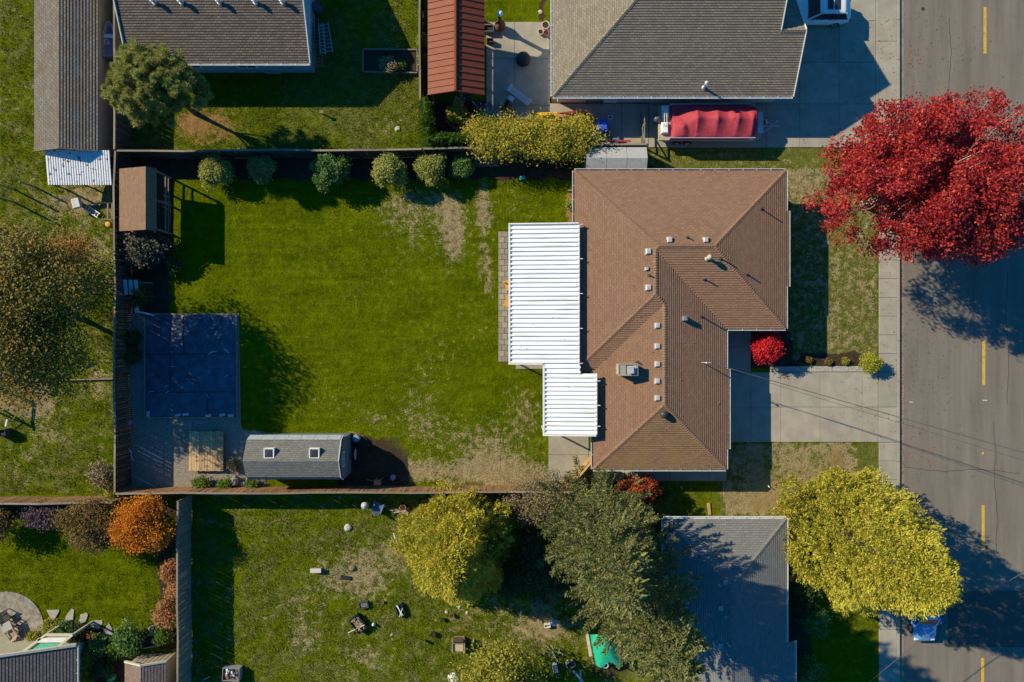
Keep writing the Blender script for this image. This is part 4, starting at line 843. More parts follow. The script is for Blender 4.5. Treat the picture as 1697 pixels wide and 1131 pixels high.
def limbs(base, top, targets, r0, rng, mb, frac=.35):
    base, top = np.array(base), np.array(top); ax = top-base
    k = 6; pts = [base+ax*i/k+(rng.normal(size=3)*np.array([.06,.06,0])*np.linalg.norm(ax)*.15*(0 < i < k)) for i in range(k+1)]
    mb.tube(pts, [r0*(1-.8*i/k)*(1.35 if i == 0 else 1) for i in range(k+1)], 9)
    for t in targets:
        f = rng.uniform(frac, .9); s = base+ax*f; t = np.array(t); m1 = s+(t-s)*.35+np.array([0,0,.12*np.linalg.norm(t-s)])+rng.normal(size=3)*.1; m2 = s+(t-s)*.72+np.array([0,0,.1*np.linalg.norm(t-s)])+rng.normal(size=3)*.15
        rr = r0*(1-.8*f)*.55; mb.tube([s, m1, m2, t], [rr, rr*.7, rr*.4, .015], 5, False)
def broadleaf(name, label, cat, base, h, rx, ry, z0, nclump, nleaf, size, mat, seed, bark=BARK, sigma=.45, shell=.55, r0=None, group=None, lump=.25, twigs=24, center=None, droop=0.0, flat=.5, aspect=.75, radial=False, holes=0):
    """broad crown: leaf clumps through an uneven ellipsoid carried by limbs; base = world x, y"""
    rng = np.random.RandomState(seed); t = thing(name, label, cat, (base[0], base[1], 0), 0, group)
    cx, cy = center or base; cz = (z0+h)/2; rz = (h-z0)/2
    d = sphere_dirs(rng, nclump*2); d[:, 2] = np.where(d[:, 2] < -.3, -d[:, 2], d[:, 2]); d = d[:nclump]
    ph = rng.uniform(0, 6.28, 4); az = np.arctan2(d[:, 1], d[:, 0])
    lum = 1+lump*(.5*np.sin(3*az+ph[0])+.35*np.sin(5*az+ph[1]+2*d[:, 2])+.3*np.sin(8*az+ph[2]))
    r = (shell+(1-shell)*rng.rand(nclump)**.6)*lum
    for hd in sphere_dirs(rng, holes):
        hd[2] = abs(hd[2])*.8+.15; hd = hd/np.linalg.norm(hd); near = (d@hd) > math.cos(rng.uniform(.12, .26)); r = np.where(near, r*.45, r)
    cl = np.stack([cx+d[:, 0]*rx*r, cy+d[:, 1]*ry*r, cz+d[:, 2]*rz*np.minimum(r, 1.05)], -1)
    n = np.maximum(3, rng.poisson(nleaf, nclump)); ci = np.repeat(np.arange(nclump), n)
    sg = sigma*rng.uniform(.6, 1.3, nclump)[ci][:, None]
    g3 = rng.normal(size=(len(ci), 3)); gl = np.linalg.norm(g3, axis=1, keepdims=True); g3 = g3*np.minimum(1, 1.9/gl)
    p = cl[ci]+g3*sg*np.array([1, 1, .65]); p[:, 2] = np.maximum(p[:, 2], .08)
    ax = unit(rng.normal(size=(len(ci), 3))*np.array([1, 1, flat])+np.array([0, 0, -droop])); nr = rng.normal(size=(len(ci), 3))*.6+np.array([0, 0, 1.0])
    if radial: ax = unit(g3+np.array([0, 0, .35])); p = cl[ci]+unit(g3)*sg*rng.uniform(.5, 1.5, (len(ci), 1))
    b = unit(np.cross(nr, ax)); nn = np.cross(ax, b)
    leaf_obj('crown', p, ax, size*rng.uniform(.7, 1.3, len(p)), size*aspect*rng.uniform(.7, 1.2, len(p)), mat, t, rng, nn)
    mb = MB(); sel = rng.choice(nclump, min(twigs, nclump), replace=False)
    limbs((base[0], base[1], -.05), (cx, cy, z0+(h-z0)*.55), cl[sel], r0 or max(.03, h*.022), rng, mb); mb.build('trunk', bark, t)
    return t
def cypress(name, label, base, h, rad, mat, seed, nplume=3000, npl=14, L=.26, group=None, squash=1.0, z0=.3, power=.75, wid=.075):
    """dense conifer: surface of upward-pointing plumes"""
    rng = np.random.RandomState(seed); t = thing(name, label, 'tree', (base[0], base[1], 0), 0, group)
    f = rng.rand(nplume)**1.45; z = z0+(h-z0)*f; az = rng.uniform(0, 2*np.pi, nplume)
    prof = np.where(f < .12, .78+.22*f/.12, (1-((f-.12)/.88))**power); prof = np.maximum(prof, .02)
    ph = rng.uniform(0, 6.28, 5)
    lum = 1+.10*np.sin(5*az+ph[0]+z*.8)+.08*np.sin(9*az+ph[1]-z*1.3)+.07*np.sin(3*az+ph[2])+.06*np.sin(z*3+4*az+ph[3])
    dep = np.where(rng.rand(nplume) < .66, rng.uniform(.9, 1.06, nplume), rng.uniform(.3, .9, nplume)); r = rad*prof*lum*dep
    c = np.stack([base[0]+np.cos(az)*r, base[1]+np.sin(az)*r*squash, z], -1); out = np.stack([np.cos(az), np.sin(az), np.zeros_like(az)], -1)
    axis = unit(out*.75+np.array([0, 0, .8])+rng.normal(size=(nplume, 3))*.22)
    ci = np.repeat(np.arange(nplume), npl); N = len(ci); s = rng.rand(N)
    ax = unit(axis[ci]+rng.normal(size=(N, 3))*.45); p = c[ci]+axis[ci]*(s[:, None]-.3)*L*1.6+rng.normal(size=(N, 3))*L*.32
    p[:, 2] = np.maximum(p[:, 2], .1)
    leaf_obj('crown', p, ax, L*rng.uniform(.6, 1.2, N), wid*rng.uniform(.7, 1.3, N), mat, t, rng)
    mb = MB(); mb.tube([(base[0], base[1], -.05), (base[0], base[1], h*.5), (base[0], base[1], h*.93)], [h*.02+.05, h*.012+.03, .02], 8); mb.build('trunk', BARK, t)
    return t
def spruce(name, label, base, h, rad, mat, seed, lev=.42, nb=9, group=None):
    rng = np.random.RandomState(seed); t = thing(name, label, 'tree', (base[0], base[1], 0), 0, group)
    P = []; A = []; LL = []; WW = []; mb = MB(); z = .9; bx, by = base
    mb.tube([(bx, by, -.05), (bx, by, h*.5), (bx, by, h)], [.26, .14, .02], 8)
    lv = 0
    while z < h-.15:
        f = z/h; r = rad*(1-f)**.72*(.8+.2*min(1, f*6)); n = max(4, int(nb*(.55+.45*(1-f)))); a0 = rng.rand()*6.28
        for k in range(n):
            a = a0+2*np.pi*k/n+rng.normal()*.16; rl = r*rng.uniform(.6, 1.18); d = np.array([math.cos(a), math.sin(a), 0]); s = np.array([-d[1], d[0], 0])
            if rl > .6 and lv % 2 == 0:
                mb.tube([(bx, by, z), tuple(np.array([bx, by, z])+d*rl*.55-np.array([0, 0, .10*rl])), tuple(np.array([bx, by, z])+d*rl*.98-np.array([0, 0, .08*rl]))], [.045, .03, .01], 4, False)
            q = .18
            while q < 1.02:
                pos = np.array([bx, by, z])+d*rl*q+np.array([0, 0, -.16*rl*math.sin(q*2.4)+.07*rl*q*q])
                tl = min(.58, (.20+.26*(1.05-q)*rl*.5))
                for sg in (-1, 1):
                    td = d*.6+s*sg*rng.uniform(.6, 1.1)+np.array([0, 0, .42+rng.normal()*.2]); td = td/np.linalg.norm(td); m = 14
                    u = np.linspace(.05, 1, m)[:, None]*tl; lat = unit(np.cross(td, rng.normal(size=(m, 3)))); w_ = (1-.75*u/tl)
                    P.append(pos+td*u+lat*.06*w_); A.append(td*.8+lat*.6); LL.append(np.full(m, .17)); WW.append(np.full(m, .055))
                    P.append((pos+td*tl*.55)[None]); A.append(td[None]); LL.append(np.array([tl*1.1])); WW.append(np.array([.085]))
                q += .19/max(rl, .35)
            m = 18; u = np.linspace(0, 1, m)[:, None]; td = d+np.array([0, 0, .45]); td = td/np.linalg.norm(td); lat = unit(np.cross(td, rng.normal(size=(m, 3))))
            P.append(np.array([bx, by, z])+d*rl*.88+np.array([0, 0, -.06*rl])+td*u*.55+lat*.07*(1-.7*u)); A.append(td*.8+lat*.6); LL.append(np.full(m, .17)); WW.append(np.full(m, .055))
            P.append((np.array([bx, by, z])+d*rl*.88+np.array([0, 0, -.06*rl])+td*.3)[None]); A.append(td[None]); LL.append(np.array([.75])); WW.append(np.array([.13]))
        z += lev*rng.uniform(.8, 1.2)*(.75+.25*(1-f)); lv += 1
    P = np.concatenate(P); A = unit(np.concatenate(A)); N = len(P)
    leaf_obj('crown', P, A, np.concatenate(LL)*rng.uniform(.75, 1.25, N), np.concatenate(WW)*rng.uniform(.7, 1.3, N), mat, t, rng); mb.build('trunk', BARK, t)
    return t
L_RED = leafm('red_maple_leaf', [(.10,.008,.012),(.32,.02,.026),(.52,.042,.042),(.62,.13,.05)], .3, .45)
L_GOLD = leafm('golden_cypress_spray', [(.14,.155,.02),(.38,.355,.035),(.58,.505,.07),(.72,.62,.13)], .3)
L_GOLD2 = leafm('gold_green_spray', [(.16,.18,.02),(.42,.39,.04),(.64,.55,.08),(.78,.66,.14)], .35)
L_SPR = leafm('spruce_needle', [(.06,.09,.02),(.17,.19,.055),(.30,.30,.11),(.42,.39,.18)], .25)
L_PINE = leafm('pine_needle', [(.16,.19,.035),(.33,.34,.085),(.50,.46,.16)], .35)
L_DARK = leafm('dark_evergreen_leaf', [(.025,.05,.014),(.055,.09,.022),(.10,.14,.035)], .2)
L_BALL = leafm('clipped_shrub_leaf', [(.08,.11,.015),(.22,.24,.04),(.40,.40,.09),(.50,.48,.17)], .3)
L_BALLG = leafm('deep_green_shrub_leaf', [(.03,.09,.02),(.09,.19,.04),(.24,.35,.08)], .3)
L_BALLB = leafm('browning_shrub_leaf', [(.18,.12,.03),(.38,.27,.08),(.5,.38,.14)], .3)
L_YEL = leafm('yellow_shrub_leaf', [(.15,.15,.02),(.35,.32,.03),(.50,.42,.05),(.50,.30,.05)], .35)
L_OLIVE = leafm('olive_yellow_leaf', [(.09,.11,.016),(.24,.25,.03),(.38,.34,.04),(.46,.35,.05)], .3)
L_AUT = leafm('autumn_mixed_leaf', [(.065,.075,.014),(.15,.145,.025),(.26,.20,.036),(.44,.22,.045)], .3)
L_RUST = leafm('rust_leaf', [(.28,.12,.03),(.4,.18,.04),(.48,.26,.06)], .3)
L_ORA = leafm('orange_leaf', [(.40,.11,.008),(.58,.19,.01),(.68,.29,.02)], .3)
L_BRZ = leafm('bronze_leaf', [(.09,.075,.018),(.2,.13,.035),(.3,.17,.05)], .25)
L_PCH = leafm('peach_leaf', [(.32,.13,.04),(.46,.22,.08),(.54,.32,.14)], .3)
L_SCA = leafm('scarlet_leaf', [(.42,.01,.02),(.62,.02,.03),(.72,.05,.05)], .3)
L_REDB = leafm('red_orange_leaf', [(.12,.03,.015),(.36,.06,.02),(.48,.16,.03)], .3)
L_HEDGE = leafm('hedge_leaf', [(.03,.075,.006),(.09,.165,.012),(.17,.25,.025)], .25)
L_BRUSH = leafm('dry_brush_leaf', [(.14,.11,.05),(.26,.20,.10),(.36,.29,.16)], .2)
L_RHODO = leafm('rhododendron_leaf', [(.02,.035,.02),(.05,.07,.035),(.14,.13,.10),(.42,.17,.14)], .2)

# street trees and large conifers
broadleaf('red_maple', 'large red-leaved maple overhanging the sidewalk and street', 'tree', W(1432,338), 11.2, 8.0, 5.3, 3.4, 1450, 74, .165, L_RED, 11, PALEBARK, .33, .36, .28, twigs=320, lump=.17, center=(GX(1458), GY(340)), holes=22)
cypress('golden_cypress', 'tall golden cypress beside the shaded grey-roofed house and street', W(1374,870), 14.0, 4.45, L_GOLD, 21, 9000, 14, .21, power=.6, wid=.065)
cypress('golden_cypress', 'broad golden cypress south of the brown board fence', W(761,886), 8.0, 3.75, L_GOLD2, 22, 7000, 14, .21, power=.46, wid=.065)
cypress('golden_cypress', 'smaller green-gold cypress tucked beside the broad golden cypress', W(815,868), 5.5, 2.0, L_HEDGE, 23, 900, 13, .26, power=.6)
spruce('spruce_tree', 'tall grey-green spruce beside the corner of the brown house', W(976,850), 18.0, 4.7, L_SPR, 31, .46, 12)
spruce('spruce_tree', 'tallest grey-green spruce leaning over the shaded grey roof', W(1032,935), 19.0, 5.2, L_SPR, 32, .46, 12)
spruce('spruce_tree', 'short green spruce below the side gate', W(950,848), 5.5, 2.2, L_DARK, 33, .4, 8)
# pine, with needle tufts
broadleaf('pine_tree', 'leaning pine with round needle tufts beside the low house', 'tree', W(324,188), 7.4, 3.2, 2.6, 3.2, 480, 200, .24, L_PINE, 41, BARK, .2, .3, .16, twigs=40, lump=.16, center=(GX(319), GY(185)), aspect=.18, radial=True)
broadleaf('autumn_tree', 'large thinning tree turning orange behind the back fence', 'tree', W(122,522), 9.6, 5.4, 5.6, 2.6, 820, 62, .17, L_AUT, 42, PALEBARK, .55, .35, .22, twigs=90, lump=.3)
broadleaf('autumn_tree', 'small rust-orange tree beside the large thinning tree', 'tree', W(152,425), 3.6, 1.5, 1.3, 1.0, 90, 26, .15, L_RUST, 43, PALEBARK, .35, .35, .06)
broadleaf('autumn_tree', 'bare-branched orange-tinged tree at the far left edge', 'tree', W(40,425), 4.6, 2.4, 1.8, 1.4, 90, 18, .15, L_RUST, 44, PALEBARK, .5, .35, .08, twigs=40)
broadleaf('olive_tree_crown', 'loose yellow-green tree at the bottom of the rough lawn', 'tree', W(832,1085), 6.0, 3.1, 2.2, 1.4, 300, 46, .17, L_OLIVE, 45, PALEBARK, .4, .4, .12, twigs=60).name = 'yellow_green_tree'
broadleaf('dry_thicket', 'thin dry brushy thicket between lawn and spruces', 'shrub', W(895,818), 2.6, 2.6, 1.9, .2, 260, 34, .11, L_BRUSH, 46, PALEBARK, .38, .1, .05, twigs=70)
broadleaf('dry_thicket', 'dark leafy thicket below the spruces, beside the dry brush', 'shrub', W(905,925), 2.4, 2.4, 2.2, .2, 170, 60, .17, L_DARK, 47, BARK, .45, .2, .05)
broadleaf('orange_maple', 'bright orange maple at the corner of the garden fences', 'tree', W(262,858), 3.6, 1.95, 1.75, .5, 260, 80, .12, L_ORA, 48, BARK, .34, .4, .08)
broadleaf('bronze_maple', 'bronze weeping maple beside the bright orange maple', 'tree', W(178,858), 3.0, 2.1, 1.75, .5, 260, 70, .12, L_BRZ, 49, BARK, .34, .4, .08, droop=.4)
broadleaf('purple_shrub', 'dark purple-grey shrub beside the bronze maple', 'shrub', W(95,848), 2.0, 1.6, .8, .2, 90, 40, .14, leafm('purple_leaf', [(.05,.03,.04),(.11,.07,.08),(.16,.11,.12)], .2), 50, BARK, .3, .3, .05)
broadleaf('rust_shrub', 'dim rust-coloured shrub in the corner below the left fence', 'shrub', W(12,862), 2.4, 1.4, 1.2, .2, 90, 40, .15, L_BRZ, 51, BARK, .35, .3, .05)
broadleaf('japanese_maple', 'small scarlet dome-shaped maple beside the front door', 'tree', W(1260,573), 2.1, 1.05, 1.2, .3, 150, 60, .12, L_SCA, 52, BARK, .2, .4, .05, lump=.15)
broadleaf('red_shrub', 'red and orange shrub between spruce and concrete walk', 'shrub', W(1058,811,1.4), 2.5, 1.35, .95, .3, 150, 44, .14, L_REDB, 53, BARK, .26, .3, .04)
# clipped shrubs along the top fence
for k, (px, py, r, mt, lb) in enumerate([(358,285,1.15,L_BALL,'clipped round green shrub nearest the gazebo'), (433,278,.95,L_BALLB,'browning clipped round shrub in the fence row'), (548,283,1.35,L_BALLG,'deep green clipped round shrub, largest in the fence row'),
        (646,283,1.3,L_BALL,'pale green clipped round shrub beside the deep green one'), (715,279,1.15,L_BALL,'clipped round shrub next to the smallest shrub in the fence row'), (766,276,.8,L_BALLG,'smallest clipped round shrub in the fence row')]):
    broadleaf('round_shrub', lb, 'shrub', W(px, py, 1.0), r*1.6, r*.88, r*.84, .15, int(190*r), 46, .115, mt, 60+k, BARK, .17, .72, .04, group='clipped shrubs along the fence', lump=[.3,.22,.34,.26,.3,.4][k], holes=3)
for k, (px, py) in enumerate([(704,172),(705,188),(705,203),(706,219),(708,232),(722,231),(735,231),(748,231),(762,231),(776,230)]):
    cypress('hedge_cedar', 'clipped bright green cedar in the L-shaped hedge, %s' % ['nearest the orange pergola','second from the orange pergola','third from the orange pergola','fourth from the orange pergola','at the bend of the hedge','just past the bend','middle of the short run','fourth from the yellow shrubs','second from the yellow shrubs','touching the yellow shrubs'][k], W(px, py, 1.9), 2.5, .55, L_HEDGE, 80+k, 240, 12, .14, group='hedge cedars', power=.35, wid=.05)
for o in bpy.data.objects:
    if o.name.startswith('hedge_cedar'): o['category'] = 'shrub'
for k, (px, py, rx) in enumerate([(806,228,1.3),(845,230,1.3),(884,231,1.3),(922,232,1.3),(962,231,1.2)]):
    broadleaf('yellow_shrub', ['golden yellow shrub at the hedge end of the yellow row','leafy yellow shrub beside the golden end shrub','middle shrub of the tall yellow row','yellow-green shrub beside the middle of the yellow row','browning yellow shrub at the storage shed end of the row'][k], 'shrub', W(px, py, 1.7), 2.9+.2*(k % 2), rx, 1.35, .6, 150, 46, .13, L_YEL, 100+k, BARK, .4, .2, .05, group='yellow shrub row behind the fence', lump=.3, twigs=30)
broadleaf('rhododendron', 'sprawling shrub with pink-tipped leaves below the gazebo', 'shrub', W(240,410,1.0), 1.9, 1.5, 1.2, .2, 150, 34, .2, L_RHODO, 110, BARK, .3, .4, .05)
broadleaf('golden_ball_shrub', 'round yellow-green shrub at the end of the driveway bed', 'shrub', W(1442,601,.6), 1.15, .65, .58, .1, 90, 42, .1, leafm('lime_leaf', [(.16,.18,.02),(.34,.34,.03),(.46,.42,.05)], .2), 111, BARK, .13, .6, .03)
for k, (px, py, r, mt, lb) in enumerate([(1340,597,.13,L_BRZ,'small brown plant in the driveway bed beside the scarlet maple'),(1372,600,.11,L_BRZ,'small straggly brown plant midway along the driveway bed'),(1400,598,.13,L_OLIVE,'small yellow plant in the driveway bed near the round shrub'),(1318,590,.12,L_BRUSH,'dry grass clump at the head of the driveway bed'),
        (757,190,.65,L_OLIVE,'arching pale shrub between pergola and hedge'),(705,70,.45,L_BALL,'leggy shrub against the pergola side of the fence'),(704,100,.4,L_OLIVE,'thin climbing plant beside the orange pergola'),(704,6,.6,L_HEDGE,'bushy green shrub at the top of the pergola fence'),
        (292,945,.55,L_BALLG,'dark green shrub below the orange maple'),(172,785,.9,L_BRUSH,'dry yellow shrub in the corner of the left yard'),(190,822,.6,L_OLIVE,'yellow-leaved plant at the fence corner'),(388,770,.35,L_BRUSH,'dry clump beside the gambrel shed'),
        (335,803,.5,L_HEDGE,'low green weeds along the fence by the platform'),(375,803,.4,L_HEDGE,'low green weeds between platform and round stone'),(418,803,.35,L_HEDGE,'green weeds behind the gambrel shed'),
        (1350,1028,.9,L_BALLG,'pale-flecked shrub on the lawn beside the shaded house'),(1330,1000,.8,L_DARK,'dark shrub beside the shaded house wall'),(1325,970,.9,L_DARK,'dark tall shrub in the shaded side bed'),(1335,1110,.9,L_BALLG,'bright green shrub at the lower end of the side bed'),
        (1345,985,.5,L_BALLG,'grey-green plant behind the golden cypress'),(1100,815,.4,L_HEDGE,'small green clump on the side lawn'),(88,1040,.6,L_OLIVE,'yellow-leaved plant at the garden patio edge'),(110,1044,.6,L_BALLG,'dark leafy plant behind the white pergola'),
        (130,1048,.7,L_DARK,'dense dark shrub beside the stepping stones'),(155,1060,.5,L_REDB,'orange-flowering plant beside the stepping stones'),(165,1068,.7,L_BALLG,'blue-green plant below the last stepping stone'),(217,1055,1.0,L_BALLG,'spreading green shrub in front of the planter'),
        (200,1072,.7,L_HEDGE,'bright green shrub left of the planter'),(272,1052,.6,L_HEDGE,'spiky green plant inside the planter'),(150,1085,.7,L_OLIVE,'speckled yellow shrub beside the corner house'),(140,1115,.8,L_OLIVE,'yellow-green shrub below the corner house wall'),
        (172,1105,.7,L_DARK,'dark shrub between corner house and potting shed'),(58,1055,.4,L_OLIVE,'low grassy clump beside the white pergola'),(222,590,.5,L_DARK,'dark weeds between back fence and tarp'),(222,560,.5,L_DARK,'dark tangled weeds at the fence end of the tarp'),
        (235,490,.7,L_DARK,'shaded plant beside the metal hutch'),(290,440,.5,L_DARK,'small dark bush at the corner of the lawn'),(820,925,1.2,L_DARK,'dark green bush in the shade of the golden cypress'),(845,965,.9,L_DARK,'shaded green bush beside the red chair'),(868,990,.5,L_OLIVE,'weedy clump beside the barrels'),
        (645,110,.5,L_BRUSH,'withered plants in the raised timber bed'),(664,112,.3,L_HEDGE,'green plant at the corner of the raised timber bed'),(945,340,.25,L_BALL,'small plant in the bark bed by the house')]):
    broadleaf('garden_plant', lb, 'plant', W(px, py, r*.7), r*1.7, r, r, .05, int(40+70*r), 26, .10+.05*r, mt, 200+k, BARK, .09+.14*r, .3, .02, lump=.3, twigs=14)
for k, (px, py, r, lb) in enumerate([(275,950,.75,'peach-coloured shrub, upper one against the side fence'),(283,985,.7,'peach-coloured shrub in the middle of the side fence'),(271,1018,1.0,'largest peach-coloured shrub, lowest along the side fence')]):
    broadleaf('peach_shrub', lb, 'shrub', W(px+6, py-3, .9), r*1.7, r*.75, r, .1, 110, 34, .13, L_PCH, 150+k, BARK, .18, .4, .03, group='peach shrubs along the side fence')

# ---------------------------------------------------------------- grass blades, litter
def blades(name, label, regions, n, hgt, wid, mat, seed):
    rng = np.random.RandomState(seed); P = []
    ws = np.array([(r[1]-r[0])*(r[3]-r[2]) for r in regions], float); ws /= ws.sum()
    for r, w in zip(regions, ws):
        m = int(n*w); P.append(np.stack([rng.uniform(r[0], r[1], m), rng.uniform(r[2], r[3], m)], -1))
    g = np.concatenate(P); keep = vnoise(g[:, 0], g[:, 1], 9, seed)+.5*vnoise(g[:, 0], g[:, 1], 25, seed+1) > rng.rand(len(g))*.9+.15
    dr, so_, ol, nd = cover_masks(g[:, 0], g[:, 1]); keep &= (so_+.8*dr+nd < rng.rand(len(g))*.9+.1); g = g[keep]; N = len(g)
    c = np.stack([(g[:, 0]-848.5)/K, -(g[:, 1]-565.5)/K, np.zeros(N)], -1)
    az = rng.uniform(0, 6.28, N); ln = unit(np.stack([np.cos(az)*.7, np.sin(az)*.7, rng.uniform(.5, 1.2, N)], -1)); sd = np.stack([-np.sin(az), np.cos(az), np.zeros(N)], -1)
    L = (hgt*rng.uniform(.5, 1.4, N))[:, None]; v = np.stack([c-sd*wid/2, c+sd*wid/2, c+ln*L], 1)
    me = np_mesh(name, v.reshape(-1, 3), 3, np.arange(3*N), mat); o = bpy.data.objects.new(name, me); C.objects.link(o); tag(o, label, 'grass', kind='stuff')
GB1 = leafm('lawn_blade', [(.05,.085,.0015),(.09,.13,.003),(.145,.175,.006)], .3, .9, .02)
GB2 = leafm('rough_grass_blade', [(.045,.08,.008),(.10,.14,.018),(.18,.19,.035),(.28,.25,.08)], .3, .9, .02)
blades('lawn_grass', 'short mown grass of the big back lawn', [(286,945,298,520),(400,900,520,715),(590,900,715,805)], 110000, .06, .035, GB1, 300)
blades('garden_grass', 'green grass of the bottom-left garden', [(0,290,860,1040)], 26000, .08, .04, GB1, 303)
blades('rough_grass', 'rough weedy grass of the far left yard and bottom yard', [(0,190,270,820),(0,75,0,270),(318,900,825,1131),(880,960,960,1131)], 90000, .15, .05, GB2, 301)
blades('neighbour_grass', 'long weedy grass below the low brown-roofed house', [(220,696,120,256),(540,696,0,120)], 36000, .12, .045, GB2, 302)
blades('verge_grass', 'thin dry grass beside the sidewalk and side yards', [(1300,1455,285,585),(1075,1330,246,290),(1200,1455,735,840),(1100,1300,800,860),(1345,1455,1010,1131)], 30000, .06, .035, GB2, 304)
rng = np.random.RandomState(5)
def litter(name, label, n, sampler, size, mat, z):
    g = sampler(n); N = len(g); zz = z(g) if callable(z) else np.full(N, z)
    c = np.stack([(g[:, 0]-848.5)/K, -(g[:, 1]-565.5)/K, zz+rng.uniform(.008, .03, N)], -1); ax = unit(rng.normal(size=(N, 3))*np.array([1, 1, .15])); nr = rng.normal(size=(N, 3))*.25+np.array([0, 0, 1])
    b = unit(np.cross(nr, ax)); o = leaf_obj(name, c, ax, size*rng.uniform(.6, 1.3, N), size*.8*rng.uniform(.6, 1.2, N), mat, None, rng, np.cross(ax, b)); tag(o, label, 'leaves', kind='stuff')
L_FALL = leafm('fallen_leaf', [(.10,.05,.025),(.26,.09,.03),(.36,.13,.04),(.30,.05,.03)], .1)
def s_street(n):
    a = np.stack([1494+np.abs(rng.normal(size=n))*1.6, rng.uniform(430, 840, n)], -1)[:int(n*.38)]
    b = np.stack([1494+rng.gamma(1.2, 45, n), rng.uniform(20, 800, n)], -1)[:int(n*.62)]
    return np.concatenate([a, b])
litter('fallen_leaves', 'red and brown leaves in the gutter and on the street', 760, s_street, .12, L_FALL, RZ)
litter('fallen_leaves_verge', 'brown leaves scattered over the east lawn and sidewalk', 620, lambda n: np.concatenate([np.stack([rng.uniform(1305, 1455, n), rng.uniform(285, 590, n)], -1)[:n*3//5], np.stack([rng.uniform(1395, 1484, n), rng.uniform(30, 800, n)], -1)[:n*2//5]]), .11, L_FALL, lambda g: np.where((g[:, 0] > 1456) | (g[:, 1] < 245) | ((g[:, 1] > 617) & (g[:, 1] < 733)), .05, .01))
litter('fallen_leaves_drive', 'dark leaves scattered over the broad neighbouring driveway', 150, lambda n: np.stack([rng.uniform(1320, 1480, n), rng.uniform(60, 240, n)], -1), .11, L_FALL, .05)
